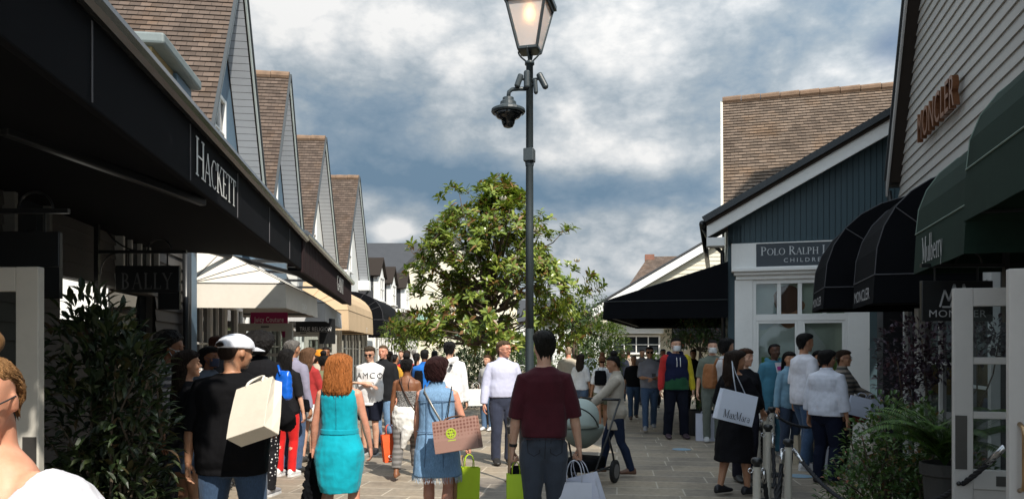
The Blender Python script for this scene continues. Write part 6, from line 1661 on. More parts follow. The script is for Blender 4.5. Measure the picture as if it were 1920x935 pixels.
# the couple of big figures seen from behind
cap = person('man in a white baseball cap and black tee with a big cream paper bag', 436, 5.2, 1.765, 4, 'm', TANS, ('crop', DBR), ('tee', (.005, .005, .006), {'hem': .80, 'fit': .03}), ('trousers', (.035, .065, .12), {'kind': 'denim', 'fit': .022}), (.05, .05, .05), wide=1.18, hat=('cap', (.70, .72, .78)), head=(-38, -4), vox=.009,
             arms={'r': ((.20, .22, 1.08), (.75, -.55, -.6)), 'l': ((-.27, .02, .80), (-.8, -.6, 0))}, legs={'r': (.15, .0, .085), 'l': (-.15, -.05, .085)})
p = P(488, 706, 4.92)
paper_bag('large plain cream paper bag hung from the arm of the man in the white cap', p, .30, .37, .13, radians(-30), (.66, .60, .50), tilt=(radians(-28), radians(-20)), handle=.07, rope_w=.010, hcol=(.64, .60, .52))
burg = person('man in a burgundy tee and grey trousers seen from behind, right of the lamp post', 1020, 5.8, 1.805, 2, 'm', PALE, ('short', (.014, .012, .010), 1.03), ('tee', (.058, .006, .012), {'hem': .92, 'fit': .014}), ('trousers', (.045, .055, .075), {'fit': .010}), (.03, .03, .03), head=(12, 2), vox=.0085, hands=('grip', 'grip'), wide=.91,
             arms={'r': ((.315, .05, .80), (.6, -1, 0)), 'l': ((-.27, .03, .80), (-.7, -1, 0))}, legs={'r': (.10, .02, .085), 'l': (-.10, -.06, .085)}, watch='l', top_kw=None)
def strip(pts, w):
    v, f = [], []
    for a, b in zip(pts, pts[1:]):
        d = Vector((b[0] - a[0], b[1] - a[1])); n_ = Vector((-d.y, d.x)).normalized() * w / 2; i = len(v)
        v += [(a[0] + n_.x, a[1] + n_.y), (a[0] - n_.x, a[1] - n_.y), (b[0] - n_.x, b[1] - n_.y), (b[0] + n_.x, b[1] + n_.y)]; f.append((i, i + 1, i + 2, i + 3))
    return v, f
SEAMD = paint('seam_dark', (.012, .014, .02), .8)
for s in (-1, 1):
    wrap_print(burg, 'pocket', strip([(s * .045, .05), (s * .04, -.06), (s * .085, -.085), (s * .13, -.06), (s * .135, .04)], .006), (0, 0, .94), SEAMD, burg['bottom'], back=True)
wrap_print(burg, 'seam', strip([(0, .10), (.001, .05), (0, 0), (-.001, -.05), (0, -.10)], .005), (0, 0, .93), SEAMD, burg['bottom'], back=True)
wrap_print(burg, 'hem_stitch', strip([(-.15 + .02 * i, .002 * (i % 2)) for i in range(16)], .005), (0, 0, .985), paint('seam_wine', (.025, .003, .006), .8), burg['top'], back=True)
paper_bag('small lime green bag in the left hand of the man in burgundy', burg['hand']['l'], .14, .24, .09, radians(4), (.40, .56, .012), handle=.10)
soft_bag('pouch', 'small black pouch sticking out of the small lime bag', burg['hand']['l'] + Vector((0, .0, -.085)), (.085, .05, .10), 0, BLACKF, 'pouch')
paper_bag('white paper bag with grey capitals held by the man in burgundy', burg['hand']['r'] + Vector((-.02, -.03, 0)), .27, .33, .12, radians(-4), (.56, .58, .66), handle=.17, text='PRADA', tmat=paint('grey_ink', (.16, .17, .20), .6), tsize=.045, serif=True, ty=.36, twidth=.10)
paper_bag('plain white paper bag swinging out behind the lettered one', burg['hand']['r'] + Vector((.0, .05, 0)), .26, .34, .11, radians(-30), (.58, .60, .70), tilt=(0, radians(-17)), handle=.14)

teal = person('red haired woman in a sleeveless turquoise dress seen from behind', 637, 6.4, 1.625, -3, 'f', ROSY, ('shoulder', RED_, 1.06), None, None, (.45, .38, .3), head=(0, 0), vox=.009, hands=('relax', 'grip'), wide=1.10,
              arms={'l': ((-.255, .08, .84), (-.6, -1, 0)), 'r': ((.235, .12, .86), (.6, -1, 0))}, legs={'r': (.10, .10, .085), 'l': (-.10, -.10, .10)})
S_, E_ = teal['SC'], teal['ell']
mb = MB(); mb.rings([[S_(q) for q in E_(0, 0, z, hw, f, b)] for z, hw, f, b in ((.49, .158, .145, .145), (.56, .176, .155, .16), (.66, .192, .15, .165), (.78, .205, .14, .165), (.88, .202, .13, .16), (.96, .180, .12, .135), (1.03, .156, .120, .116), (1.06, .152, .116, .113), (1.10, .150, .117, .112), (1.20, .152, .128, .112), (1.28, .160, .152, .116), (1.36, .160, .12, .116), (1.42, .15, .085, .10), (1.455, .095, .06, .082))])
dr = mb.build('dress', cloth((.0, .33, .42)), teal['o']); bake(dr, .0095, 2, [(.022, .17), (.006, .06)])
wrap_print(teal, 'zip_seam', strip([(.002 * (i % 2), -.03 * i) for i in range(12)], .007), (0, 0, 1.40 * 1.625 / 1.75), paint('zip_teal', (.0, .19, .25), .6), dr, back=True)
wbm = MB().rings([[S_(q) for q in E_(0, 0, z, hw, f, b)] for z, hw, f, b in ((1.02, .162, .126, .122), (1.045, .159, .125, .12), (1.07, .157, .123, .119))]); wo = wbm.build('waist_seam', cloth((.0, .30, .39)), dr); bake(wo, .008, 1, [(.004, .06)])
jk = MB(); hp_ = teal['hand']['l']
jk.rings([[hp_ + Vector((-.01 + (.055 + .055 * min(1, k / 4)) * cos(2 * pi * j / 14) * (1 + .25 * sin(3 * j + k)), .03 + (.045 + .03 * min(1, k / 4)) * sin(2 * pi * j / 14), .03 - k * .085)) for j in range(14)] for k in range(10)])
jo = jk.build('folded_jacket', BLACKF, None); bake(jo, .011, 2, [(.05, .05), (.04, .13)])
tag(jo, 'black jacket hanging from the left hand of the woman in turquoise', 'jacket')

den = person('woman in a sleeveless frayed denim dress with a patterned tote, seen from behind', 820, 6.7, 1.60, -4, 'f', ROSY, ('bob', (.028, .009, .009), 1.0), None, None, (.3, .25, .2), head=(-14, 0), vox=.009, hands=('grip', 'relax'), wide=1.08,
             arms={'r': ((.30, .10, .80), (.8, -.7, 0)), 'l': ((-.22, .16, .86), (-.6, -1, 0))}, legs={'r': (.09, -.10, .10), 'l': (-.09, .12, .085)})
S_, E_ = den['SC'], den['ell']
DENIM = cloth((.155, .27, .42), 'denim')
mb = MB(); mb.rings([[S_(q) for q in E_(0, 0, z, hw, f, b)] for z, hw, f, b in ((.60, .225, .18, .19), (.70, .215, .17, .18), (.82, .205, .15, .165), (.94, .192, .135, .15), (1.05, .170, .125, .125), (1.16, .165, .128, .118), (1.28, .168, .15, .122), (1.36, .170, .13, .125), (1.42, .160, .09, .112), (1.455, .11, .066, .088))])
mb.rings([[S_(q) for q in E_(0, -.004, z, hw, f, b)] for z, hw, f, b in ((1.44, .105, .07, .085), (1.49, .075, .062, .075), (1.515, .07, .06, .078))])
dd = mb.build('denim_dress', DENIM, den['o']); bake(dd, .0095, 2, [(.024, .17), (.006, .06)])
fz = MB(); rnd = random.Random(2)
for i in range(260):                                  # frayed hem
    a = rnd.uniform(0, 2 * pi); e = S_((.226 * cos(a), (.19 if sin(a) < 0 else .18) * sin(a), .605)); L = rnd.uniform(.03, .065)
    fz.tube([e, e + Vector((rnd.uniform(-.012, .012), rnd.uniform(-.012, .012), -L))], [.003, .0012], 4)
fz.build('frayed_hem', cloth((.42, .50, .58)), dd)
st_ = MB()
for z, hw, b in ((1.33, .176, .130), (1.03, .182, .136)):
    st_.tube([S_(q) for q in E_(0, 0, z, hw, .13, b + .006, 36)[18:37]], .0035, 5)
for x in (-.07, .07): st_.tube([S_((x * k_, -b_, z)) for z, b_, k_ in ((1.33, .134, 1), (1.2, .126, 1), (1.05, .134, 1.02), (.9, .166, 1.1), (.7, .186, 1.2))], .0032, 5)
st_.build('seam', cloth((.075, .13, .22)), dd)
h_ = den['hand']['r']
paper_bag('tall lime green paper bag in the right hand of the woman in denim', h_ + Vector((.02, -.03, 0)), .20, .40, .10, radians(14), (.42, .58, .012), handle=.12, tilt=(0, radians(3)))
paper_bag('brown kraft paper bag behind the tall lime bag', h_ + Vector((-.05, .03, -.02)), .17, .34, .10, radians(52), (.34, .20, .09), handle=.16, tilt=(0, radians(8)))
# monogram tote
MONO, t, b = _mat('patterned_canvas')
co = mapped(t, coord(t), (1, 1, 1), (0, 0, radians(0)))
ck = t.nodes.new('ShaderNodeTexVoronoi'); ck.inputs['Scale'].default_value = 34; ck.inputs['Randomness'].default_value = .12; t.links.new(co, ck.inputs[0])
t.links.new(ramp_node(t, ck.outputs['Distance'], [(.16, (.11, .036, .024)), (.30, (.20, .09, .068)), (.5, (.29, .165, .13))]), b.inputs['Base Color']); b.inputs['Roughness'].default_value = .55
p = P(852, 778, 6.35)
tote = paper_bag('brown patterned tote bag with round lime emblem at the back of the woman in denim', p, .38, .27, .14, radians(-12), None, tilt=(radians(-6), radians(-10)), handle=.03, mat=MONO, name='tote_bag', cat='bag', hcol=(.10, .05, .03), rope_w=.007)
em = MB(); LIME = paint('lime_ink', (.42, .56, .03), .5)
cx_, cz_, y_ = -.03, -.15, -.0715
for r_ in (.042, .034):
    for k in range(28):
        a0, a1 = 2 * pi * k / 28, 2 * pi * (k + 1) / 28
        em.bar((cx_ + r_ * cos(a0), y_, cz_ + r_ * sin(a0)), (cx_ + r_ * cos(a1), y_, cz_ + r_ * sin(a1)), .005, .003, (0, 1, 0))
for s in (-1, 1):
    em.bar((cx_ + s * .008, y_, cz_ - .026), (cx_ + s * .008, y_, cz_ + .026), .008, .003, (0, 1, 0)); em.bar((cx_ - .026, y_ - .001, cz_ + s * .012), (cx_ + .026, y_ - .001, cz_ + s * .012), .008, .003, (0, 1, 0))
em.bar((cx_ - .035, y_, cz_ - .058), (cx_ + .035, y_, cz_ - .058), .006, .003, (0, 1, 0))
em.build('emblem', LIME, tote)
chain = paint('chain_strap', (.30, .28, .25), .35, .3, 60, .2, 300, .7)
M_ = den['M']
pts = [M_ @ S_(q) for q in ((-.115, .02, 1.475), (-.10, -.105, 1.42), (-.02, -.155, 1.28), (.06, -.165, 1.14), (.13, -.165, 1.02), (.19, -.12, .94))]
so2 = MB().tube(pts, [(.011, .005)] * 6, 8).build('chain_strap', chain, None, smooth=True); tag(so2, 'silver chain strap slung across the back of the denim dress', 'strap')
MB().tube([so2.matrix_world @ (M_ @ S_(q)) for q in ((.135, -.02, 1.465), (.14, -.12, 1.38), (.12, -.16, 1.20), (.10, -.18, 1.02))], [(.008, .004)] * 4, 8).build('shoulder_strap', BLACKM, None, smooth=True)
bpy.data.objects['shoulder_strap'].parent = so2

# queue at the left shops
sw = person('woman with dark hair in a black top and denim shorts beside the laurel', 350, 6.2, 1.655, -42, 'f', TANS, ('long', DBR), ('tee', (.010, .010, .012)), ('shorts', (.035, .06, .11), {'kind': 'denim', 'length': .24}), (.02, .02, .02), head=(-20, 4), arms={'l': ((-.12, .22, 1.02), (-.8, -.4, -.5))})
cm_ = person('person with dark curly hair and pale face mask by the blue pier', 316, 6.8, 1.80, -80, 'm', BROWN, ('afro', BLK, .92), ('tee', (.25, .24, .24), {'kind': 'hstripe', 'c2': (.04, .04, .05)}), ('trousers', (.02, .02, .025)), mask=(.40, .48, .52), head=(0, -5))
person('man with red sunglasses and cropped brown hair near the first shop window', 407, 9.0, 1.845, -75, 'm', ROSY, ('crop', (.07, .025, .015)), ('tee', (.03, .03, .035)), glasses='sun')
person('person in a grey blue top with a dark mask left of the white cap', 392, 8.3, 1.70, -110, 'f', BROWN, ('bob', BLK), ('tee', (.085, .11, .15)), mask=(.03, .04, .08))
bk_ = person('woman with big black hair, black coat and spotted trousers behind the man in the cap', 488, 8.6, 1.84, -6, 'f', DARKS, ('afro', BLK, .98), ('jacket', (.010, .010, .012), {'hem': .72}), ('trousers', (.012, .012, .014), {'kind': 'dots', 'c2': (.55, .55, .55), 'fit': .025}), (.25, .25, .27), sole=(.5, .5, .5), wide=1.15)
soft_bag('shoulder_bag', 'bright blue nylon bag on the shoulder of the woman with big black hair', P(532, 722, 8.2), (.20, .13, .32), radians(-25), paint('blue_nylon', (.008, .11, .55), .35, .15, 5, .3, 40), 'bag', strap_pts=[P(526, 702, 8.15), P(521, 684, 8.2), P(530, 702, 8.25)])
person('woman in bright red trousers and white trainers in the queue', 537, 9.95, 1.68, -12, 'f', PALE, ('long', BLK), ('tee', (.012, .012, .014), {'hem': .78}), ('trousers', (.55, .012, .012), {'fit': .004}), (.66, .66, .66), sole=(.6, .6, .6))
gm_ = person('grey haired man in a lilac grey shirt and jeans with a black shoulder strap', 547, 10.2, 1.80, -22, 'm', TANS, ('short', GRY, 1.0), ('shirt', (.24, .23, .31)), ('trousers', (.05, .085, .16), DEN), (.03, .03, .03), wide=1.1)
Mm, Sc_ = gm_['M'], gm_['SC']
so3 = MB().tube([Mm @ Sc_(q) for q in ((-.10, .03, 1.49), (-.09, -.11, 1.44), (0, -.155, 1.28), (.10, -.155, 1.08), (.185, -.06, .95))], [(.016, .005)] * 5, 8).build('bag_strap', BLACKM, None, smooth=True); tag(so3, 'black strap across the back of the grey haired man', 'strap')
soft_bag('waist_bag', 'small black camera bag at the hip of the grey haired man', Mm @ Sc_((.215, -.03, .90)), (.16, .09, .18), radians(-30), BLACKF, 'bag')
person('woman with wavy light brown hair and a red and white top in the queue', 578, 11.1, 1.70, -30, 'f', PALE, ('shoulder', (.13, .07, .04), 1.1), ('tee', (.36, .03, .03)), ('shorts', (.66, .66, .66)), (.05, .05, .05), arms=PHONE)
person('person in an orange beanie and cream top looking down', 594, 12.6, 1.665, -60, 'f', TANS, ('bob', DBR), ('shirt', (.42, .36, .28)), ('trousers', (.03, .03, .04)), hat=('beanie', (.66, .25, .02)), head=(0, -22))
person('person in an olive green tee with a black bun, behind the red haired woman', 607, 11.6, 1.60, 0, 'f', BROWN, ('bun', BLK), ('tee', (.17, .18, .10)), ('trousers', (.05, .05, .06)))
person('dark haired man in a red scarf far up by the left shop doors', 611, 15.2, 1.74, 200, 'm', BROWN, ('short', BLK), ('tee', (.35, .03, .03)))

# middle of the street
mco = person('young man in a white tee with black lettering and black shorts, arms folded', 694, 12.0, 1.735, 172, 'm', PALE, ('short', (.05, .035, .022), .97), ('tee', (.76, .76, .76), {'hem': .80, 'fit': .030}), ('shorts', (.010, .012, .022), {'length': .42, 'fit': .032}), (.02, .02, .024), glasses='sun', head=(4, -14), arms=CROSS, sole=(.5, .5, .5), hands=('relax', 'relax'))
wrap_print(mco, 'print', sans_polys('AMCO', .135, 1.2), (.185, 0, 1.225), paint('ink_black', (.012, .012, .014), .7), mco['top'])
person('man in a black jacket and light jeans behind the man in the lettered tee', 719, 13.0, 1.755, 168, 'm', ROSY, ('short', (.09, .055, .03), .97), ('jacket', (.014, .015, .017)), ('trousers', (.14, .24, .38), DEN), (.05, .05, .05))
sp = person('woman in a patterned camisole and striped trousers, white cardigan round her waist', 763, 9.75, 1.565, -4, 'f', BROWN, ('bun', BLK), ('cami', (.30, .29, .28), {'kind': 'pattern', 'c2': (.05, .05, .05), 'neck': 1.30}), ('trousers', (.18, .17, .165), {'kind': 'hstripe', 'c2': (.10, .095, .09), 'length': .92, 'fit': .02}), None, arms={'l': A_CARRY(-1, .24, .05, .80), 'r': A_CARRY(1, .23, .1, .84)}, legs=WALK, hands=('relax', 'grip'), wide=1.05)
Mm, Sc_, E_ = sp['M'], sp['SC'], sp['ell']
mb = MB(); mb.rings([[Sc_(q) for q in E_(0, -.012, z, hw, f, b)] for z, hw, f, b in ((.66, .13, .08, .15), (.76, .185, .12, .175), (.90, .205, .13, .18), (.98, .19, .125, .155), (1.06, .165, .12, .125))])
mb.tube([Sc_((.05, -.16, .75)), Sc_((.02, -.17, .62)), Sc_((-.03, -.16, .46))], [.075, .06, .035], 12)
co_ = mb.build('tied_cardigan', cloth((.66, .65, .62)), sp['o']); bake(co_, .011, 2, [(.022, .06), (.04, .17)])
mb = MB()
for x in (-.055, .055): mb.tube([Sc_((x * .9, -.104, 1.30)), Sc_((x * .8, -.116, 1.38)), Sc_((x * 1.05, -.07, 1.46))], .004, 6)
mb.build('shoulder_straps', BLACKM, sp['o'])
for k, s in (('r', 1), ('l', -1)): pass
so4 = MB().tube([Mm @ Sc_(q) for q in ((-.09, .02, 1.475), (-.08, -.10, 1.43), (-.02, -.125, 1.28), (.07, -.125, 1.10), (.17, -.12, .93))], [(.011, .005)] * 5, 8).build('bag_strap', paint('brown_strap', (.05, .025, .018), .6), None, smooth=True); tag(so4, 'thin brown strap across the bare back of the woman in the patterned camisole', 'strap')
soft_bag('shoulder_bag', 'long brown and black fringed bag at the hip of the woman in striped trousers', Mm @ Sc_((.20, -.10, .88)), (.17, .08, .42), 0, paint('brown_suede', (.055, .030, .022), .9, .3, 8, .3, 60), 'bag')
paper_bag('orange red shopping bag with white letters in the hand of the woman in striped trousers', sp['hand']['l'] + Vector((-.06, 0, 0)), .22, .36, .12, radians(24), (.68, .085, .012), handle=.13, text='SU', tmat=WHITE, tsize=.11, ty=.06, twidth=.13, tilt=(0, radians(-6)))
person('man in a bright blue shirt with a black backpack strap, far up the street', 796, 13.6, 1.685, 0, 'm', BROWN, ('short', BLK), ('shirt', (.012, .14, .50)), ('trousers', (.03, .04, .07)), arms=PHONE)
q = P(785, 712, 13.42); soft_bag('backpack', 'slim black backpack on the man in the bright blue shirt', q, (.16, .12, .34), 0, BLACKF, 'backpack')
person('man in a bright red shirt far up the street', 763, 16.0, 1.675, 0, 'm', TANS, ('short', DBR), ('shirt', (.52, .02, .015)), ('trousers', (.03, .03, .04)))
person('woman in a mustard top beside the man in red', 740, 15.2, 1.60, -20, 'f', TANS, ('pony', BLK), ('tee', (.50, .27, .03)), ('trousers', (.03, .03, .04)))
person('woman with a black ponytail in a dark top left of the man in blue', 781, 15.0, 1.63, 0, 'f', TANS, ('pony', BLK), ('tee', (.02, .02, .025)), ('trousers', (.03, .03, .04)))
wh = person('man in a white hooded jacket with two round dark lenses on the hood', 843, 11.6, 1.80, -6, 'm', PALE, ('short', BLK, 1.0), ('hoodie', (.76, .76, .76)), ('trousers', (.03, .035, .05)), (.5, .5, .5))
mb = MB()
for x in (-.055, .015):
    c = wh['SC'](wh['TL']((x + .045, -.196, 1.40))); mb.rings([[c + Vector((.026 * cos(2 * pi * j / 14), yy, .021 * sin(2 * pi * j / 14))) for j in range(14)] for yy in (-.02, .03)])
mb.build('hood_lens', BLACKM, wh['top'])
ds = person('man in a pale striped shirt and navy trousers looking to the right', 943, 10.95, 1.80, 196, 'm', ROSY, ('short', (.09, .06, .035), .97), ('shirt', (.56, .56, .68), {'kind': 'stripe', 'c2': (.42, .44, .60), 'hem': .93, 'fit': .024}), ('trousers', (.030, .036, .062), {'fit': .02}), (.02, .018, .016), glasses='line', head=(36, 0), belt=(.012, .01, .01), arms={'r': ((.29, .05, .80), (.8, -.7, 0)), 'l': ((-.26, .08, .82), (-.6, -1, 0))}, wide=1.06)
wb2 = person('person in jeans and a grey top behind the man in the striped shirt', 914, 15.6, 1.58, 150, 'f', PALE, ('long', BRN), ('tee', (.40, .40, .38)), ('trousers', (.08, .14, .24), DEN), (.55, .55, .55), hands=('grip', 'relax'))
paper_bag('white carrier bag left of the man in the striped shirt', P(893, 716, 15.4), .34, .34, .14, radians(10), (.62, .62, .60), handle=.14)
person('bald man in a beige shirt walking away in sunlight', 1066, 17.0, 1.765, 0, 'm', ROSY, ('crop', (.33, .25, .18), .93), ('tee', (.46, .41, .33), {'hem': .78, 'fit': .03}), ('trousers', (.03, .04, .07)), legs=WALK)
soft_bag('shoulder_bag', 'dark grey sling bag on the bald man in beige', P(1078, 706, 16.8), (.22, .12, .28), 0, paint('grey_bag', (.06, .06, .065), .8), 'bag', tilt=(0, .5))
person('woman in white tee and denim shorts behind the bald man', 1089, 16.2, 1.60, -25, 'f', TANS, ('long', DBR), ('tee', (.74, .74, .74)), ('shorts', (.07, .11, .18), {'kind': 'denim', 'length': .22}), (.5, .5, .5), legs=WALK2)
tb = person('woman in a white top and olive shorts with a small black backpack', 1129, 15.2, 1.575, 0, 'f', TANS, ('bun', (.14, .06, .03)), ('tee', (.72, .72, .72)), ('shorts', (.17, .18, .12)), (.5, .5, .5), legs=WALK)
soft_bag('backpack', 'small round black backpack on the woman in olive shorts', P(1126, 708, 15.02), (.25, .14, .30), 0, BLACKF, 'backpack', strap_pts=[P(1122, 697, 15.0), P(1121, 684, 15.0), P(1124, 678, 15.1), P(1133, 678, 15.1), P(1131, 684, 15.0), P(1130, 697, 15.0)], sr=.012)
jw = person('woman with a high bun in a beige jacket pushing the mint pushchair', 1155, 9.95, 1.60, 82, 'f', (.36, .19, .115), ('bun', BLK, 1.02), ('coat', (.40, .355, .295), {'hem': .68, 'sleeve': .86, 'flare': -.006, 'fit': .022, 'name': 'jacket'}), ('trousers', (.016, .024, .05), {'fit': .004}), (.16, .08, .05), head=(0, -14), arms={'r': ((.16, .40, 1.0), (.6, -.6, -.8)), 'l': ((-.16, .40, 1.0), (-.6, -.6, -.8))}, legs={'r': (.08, .22, .085), 'l': (-.08, -.22, .10)}, hands=('grip', 'grip'))

# right hand side, in the shade
person('man in a black tee with a small badge and jeans walking towards the camera', 1188, 18.0, 1.56, 176, 'm', TANS, ('crop', BLK), ('tee', (.010, .010, .012)), ('trousers', (.04, .075, .14), DEN), (.06, .03, .02), legs=WALK)
gp = person('man in a grey polo shirt, sunglasses and jeans looking at a phone', 1218, 15.5, 1.745, 172, 'm', TANS, ('short', BLK), ('polo', (.20, .20, .225)), ('trousers', (.045, .08, .145), DEN), (.25, .25, .26), glasses='sun', arms=PHONE, legs=WALK, sole=(.5, .5, .5))
ph = thing('phone', 'black phone in the hands of the man in the grey polo', 'phone', tuple(P(1226, 704, 15.13)), radians(-8)); MB().box(-.04, -.005, -.02, .04, .005, .05).build('body', BLACKM, ph, bevel=.003)
hd = person('man in a colour block hoodie with red and yellow sleeves and white face mask', 1267, 14.2, 1.90, 184, 'm', PALE, ('short', BLK, 1.0), ('hoodie', (.012, .016, .045), {'sleeve': .0, 'amp': .7}), ('trousers', (.008, .010, .018), {'fit': .03}), (.05, .03, .04), mask=(.66, .68, .70), wide=1.06, sole=(.45, .45, .45), arms={'r': ((.27, .06, .86), (.6, -1, 0)), 'l': ((-.27, .06, .86), (-.6, -1, 0))}, legs={'r': (.14, .0, .085), 'l': (-.14, .02, .085)})
for k, c, nm in (('r', (.42, .022, .02), 'red sleeve'), ('l', (.50, .40, .02), 'yellow sleeve')):
    Sc_ = hd['SC']; inv = hd['M'].inverted(); a, e, w = (inv @ hd[z][k] for z in ('sh', 'elbow', 'wrist'))
    mb = MB(); mb.tube([a + Vector((0, 0, .01)), a.lerp(e, .4), e, e.lerp(w, .6), w], [.102, .092, .080, .066, .050], 14, round_ends=True); o_ = mb.build('sleeve', cloth(c), hd['top']); o_['label'] = nm; bake(o_, .013, 2, [(.02, .13), (.012, .05)])
mb = MB(); mb.rings([[hd['SC'](q_) for q_ in hd['ell'](0, 0, z, hw, f, b)] for z, hw, f, b in ((.86, .217, .158, .172), (1.0, .214, .156, .17), (1.08, .21, .158, .155))]); o_ = mb.build('green_band', cloth((.012, .075, .032)), hd['top']); bake(o_, .013, 2, [(.014, .13)])
mb = MB()
for s in (-1, 1): mb.tube([hd['SC'](q_) for q_ in ((s * .03, .150, 1.42), (s * .028, .170, 1.34), (s * .03, .172, 1.26))], .006, 6)
mb.build('drawstring', WHITE, hd['top'])
mm = person('person in a white face mask and grey green top under the dark tree', 1336, 13.6, 1.86, 168, 'm', PALE, ('short', BLK, 1.05), ('tee', (.13, .15, .12)), ('trousers', (.13, .15, .13)), (.4, .4, .4), mask=(.62, .65, .66))
ob = person('dark haired person in a white tee with an orange brown backpack', 1362, 12.3, 1.865, -70, 'm', TANS, ('bob', BLK, 1.02), ('tee', (.62, .62, .64)), ('trousers', (.03, .035, .05)))
soft_bag('backpack', 'orange brown leather backpack on the person in the white tee', P(1331, 705, 12.2), (.30, .17, .40), radians(-70), paint('tan_leather', (.25, .095, .03), .55, .25, 5, .2, 60), 'backpack', strap_pts=[P(1338, 688, 12.1), P(1345, 672, 12.1), P(1357, 672, 12.05), P(1357, 700, 12.05), P(1346, 722, 12.1)], sr=.02)
q = P(1322, 767, 13.9); paper_bag('plain white paper bag standing by the dark tree planter', Vector((q.x, 13.9, .56)), .33, .50, .16, radians(-8), (.54, .56, .66), handle=.06)
mmw = person('woman in a black knee length dress holding a white lettered bag at the barrier', 1378, 8.6, 1.66, -62, 'f', TANS, ('long', DBR, 1.05), None, None, (.012, .012, .016), head=(-18, 0), wide=1.08, arms={'r': ((.10, .32, 1.02), (.9, -.5, -.5)), 'l': ((-.24, .16, .95), (-.7, -1, 0))}, legs={'r': (.09, .10, .085), 'l': (-.09, -.14, .10)})
S_, E_ = mmw['SC'], mmw['ell']
mb = MB(); mb.rings([[S_(q_) for q_ in E_(0, 0, z, hw, f, b)] for z, hw, f, b in ((.42, .235, .20, .22), (.55, .225, .185, .20), (.75, .21, .16, .18), (.92, .195, .14, .158), (1.04, .165, .13, .13), (1.12, .155, .125, .118), (1.25, .168, .15, .125), (1.36, .172, .125, .125), (1.42, .162, .085, .108), (1.46, .105, .062, .082))])
for k, s in (('r', 1), ('l', -1)):
    inv = mmw['M'].inverted(); a, e, w = (inv @ mmw[z][k] for z in ('sh', 'elbow', 'wrist'))
    mb.tube([a + Vector((-s * .04, 0, .02)), a, a.lerp(e, .5), e, e.lerp(w, .55)], [.07, .075, .068, .062, .058], 14)
o_ = mb.build('dress', cloth((.008, .008, .010)), mmw['o']); bake(o_, .011, 2, [(.03, .17), (.007, .06)])
p = P(1386, 735, 8.05)
mbag = paper_bag('white paper bag with black serif name on the woman in the black dress', p, .40, .33, .12, radians(6), (.58, .62, .72), tilt=(0, radians(14)), handle=.0, drop=False, text='MaxMara', tmat=paint('ink_dark', (.03, .035, .05), .6), tsize=.085, serif=True, ty=.10, twidth=.30)
st_o = MB().tube([p + Vector((-.03, -.0, -.03)), p + Vector((-.045, .05, .16)), p + Vector((-.035, .14, .33)), p + Vector((.0, .12, .2)), p + Vector((.085, .02, -.05))], [(.012, .004)] * 5, 8).build('ribbon', cloth((.58, .62, .70)), None, smooth=True); st_o.parent = mbag; st_o.matrix_parent_inverse = mbag.matrix_world.inverted()
person('auburn haired woman facing the camera just behind the woman in the black dress', 1396, 9.5, 1.685, 190, 'f', PALE, ('long', (.06, .025, .012)), ('tee', (.012, .012, .015), {'sleeve': .9}), ('trousers', (.02, .02, .03)), head=(25, 0))
bj = person('man in a teal blue tracksuit over a white tee in front of the shop window', 1452, 11.9, 1.775, 186, 'm', DARKS, ('crop', BLK, .98), ('hoodie', (.045, .16, .235), {'name': 'track_jacket'}), ('trousers', (.040, .13, .19), {'fit': .03}), (.5, .5, .5), sole=(.5, .5, .5))
mb = MB(); mb.prism([bj['SC'](q_) for q_ in ((-.065, .148, 1.46), (.065, .148, 1.46), (.035, .162, 1.30), (-.035, .162, 1.30))], (0, .006, 0)); o_ = mb.build('tshirt_front', cloth((.62, .62, .66)), bj['top'])
MB().prism([bj['SC'](q_) for q_ in ((-.04, .170, 1.40), (.04, .170, 1.40), (.03, .172, 1.345), (-.03, .172, 1.345))], (0, .004, 0)).build('print', paint('pink_print', (.5, .05, .28), .6), o_)
person('woman with long dark hair in a light blue top beside the teal tracksuit', 1480, 11.3, 1.645, 196, 'f', TANS, ('long', BLK), ('shirt', (.17, .30, .40), {'name': 'sweater'}), ('trousers', (.03, .045, .08), DEN), head=(-20, 0))
tw = person('tall man in a white tee and jeans with white trainers, looking right', 1508, 10.5, 1.90, -78, 'm', TANS, ('short', BLK, 1.03), ('tee', (.66, .66, .72), {'hem': .84, 'fit': .026}), ('trousers', (.045, .085, .16), DEN), (.60, .60, .62), sole=(.6, .6, .6), watch='r', legs={'r': (.10, -.06, .085), 'l': (-.10, .14, .085)})
person('dark dressed person half hidden between the white tee and the white shirt', 1536, 11.2, 1.66, 170, 'f', TANS, ('bob', BLK), ('jacket', (.012, .012, .014)), ('trousers', (.02, .02, .025)))
ws = person('man in a white long sleeved shirt, glasses and navy trousers by the rose bush', 1550, 9.35, 1.665, -58, 'm', TANS, ('short', BLK, 1.02), ('shirt', (.60, .62, .70), {'fit': .03, 'hem': .88, 'sleeve': .80}), ('trousers', (.010, .013, .028), {'fit': .022}), (.012, .012, .014), glasses='line', wide=1.14, belt=(.01, .01, .012))
sb_ = person('woman in a beige and grey striped jumper holding out white bags', 1580, 10.4, 1.665, -130, 'f', TANS, ('short', (.05, .03, .02), 1.03), ('shirt', (.26, .22, .18), {'kind': 'hstripe', 'c2': (.07, .065, .06), 'fit': .03, 'name': 'jumper'}), ('trousers', (.02, .02, .025)), glasses='line', arms={'l': ((-.16, .38, 1.06), (-.7, -.4, -.8)), 'r': ((.25, .05, .82), (.6, -1, 0))}, hands=('relax', 'grip'))
h_ = sb_['hand']['l']
paper_bag('white paper bag held out by the woman in the striped jumper', P(1618, 735, 10.1), .27, .26, .11, radians(-10), (.54, .58, .70), tilt=(0, radians(14)), handle=.07)
paper_bag('smaller white paper bag tucked behind the one held out', P(1634, 737, 10.25), .22, .24, .10, radians(8), (.50, .54, .66), tilt=(0, radians(-12)), handle=.07)
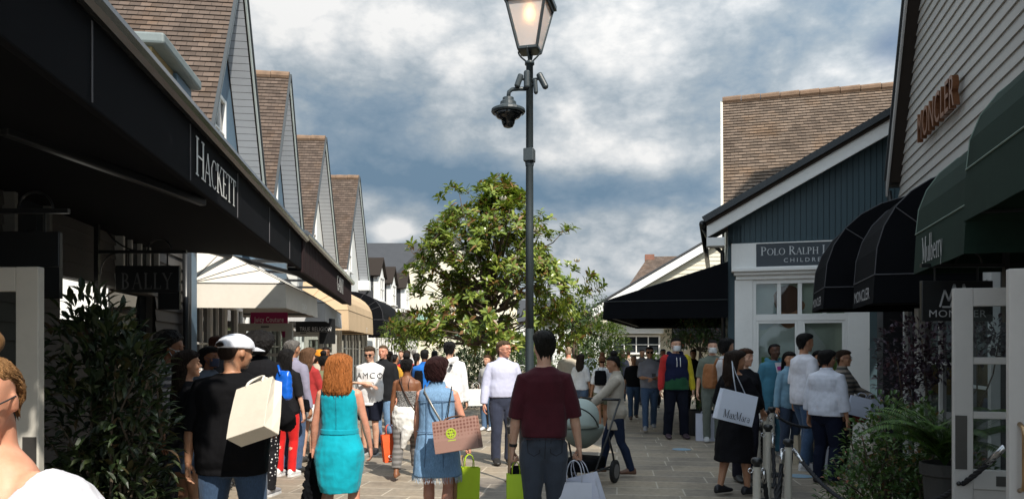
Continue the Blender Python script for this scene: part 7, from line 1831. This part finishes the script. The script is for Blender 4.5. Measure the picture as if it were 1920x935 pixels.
paper_bag('dark red paper bag beside the woman in the striped jumper', P(1606, 740, 10.5), .22, .28, .10, 0, (.25, .014, .016), handle=.10)
q = P(1512, 815, 10.9); paper_bag('beige paper bag standing on the paving beyond the white trainers', Vector((q.x, 11.0, .46)), .26, .42, .14, radians(12), (.36, .31, .23), handle=.04)
q = P(1571, 820, 9.8); paper_bag('white paper bag standing behind the man in the white shirt', Vector((q.x, 10.0, .40)), .20, .34, .12, radians(-20), (.50, .52, .60), handle=.06)
# far passers-by
FAR = [(1167, 24, 1.68, 180, 'f', PALE, ('long', BLD), ('tee', (.18, .18, .25)), ('trousers', (.05, .07, .1)), 'fair haired woman in a lilac tee far beyond the woman in the beige jacket'),
       (1178, 27, 1.70, 0, 'm', TANS, ('crop', DBR), ('tee', (.30, .24, .19)), ('trousers', (.03, .03, .05)), 'man in a tan tee far down the right side'),
       (1204, 23, 1.72, 180, 'm', TANS, ('short', BLK), ('shirt', (.10, .085, .08)), ('trousers', (.03, .03, .04)), 'man in a dark brown shirt behind the man in the black tee'),
       (1156, 29, 1.68, 0, 'f', PALE, ('pony', BLK), ('tee', (.6, .6, .6)), ('trousers', (.05, .06, .1)), 'woman in a white tee farthest down the right side'),
       (1243, 21, 1.72, 180, 'm', BROWN, ('short', BLK), ('jacket', (.03, .03, .035)), ('trousers', (.03, .03, .04)), 'man in a black jacket between the grey polo and the hoodie'),
       (1300, 18, 1.70, 180, 'm', TANS, ('short', BLK), ('jacket', (.02, .02, .024)), ('trousers', (.02, .02, .025)), 'dark dressed man beyond the planter tree'),
       (731, 20, 1.66, 0, 'f', TANS, ('long', DBR), ('tee', (.28, .03, .10)), ('trousers', (.03, .03, .05)), 'woman in a magenta top far up by the left shops'),
       (752, 22, 1.68, 180, 'm', PALE, ('short', BRN), ('tee', (.03, .03, .035)), ('trousers', (.04, .05, .08)), 'man in a dark tee far up the street beyond the man in red'),
       (776, 24, 1.70, 0, 'm', PALE, ('short', GRY), ('shirt', (.55, .55, .56)), ('trousers', (.04, .05, .08)), 'grey haired man in a white shirt far up the street'),
       (815, 21, 1.68, 0, 'f', TANS, ('long', BLK), ('tee', (.10, .10, .12)), ('trousers', (.04, .05, .08)), 'long haired woman in a grey tee far beyond the hooded man'),
       (1106, 26, 1.70, 0, 'm', TANS, ('short', DBR), ('tee', (.25, .3, .35)), ('trousers', (.05, .06, .08)), 'man in a pale blue tee beyond the small backpack')]
for px, d, h, fc, sx, sk, hr, tp, bt, lab in FAR:
    person(lab, px, d, h, fc, sx, sk, hr, tp, bt, legs=random.choice([None, WALK, WALK2]))
for o in list(bpy.data.objects):                      # loose mesh blocks from the builders
    pass
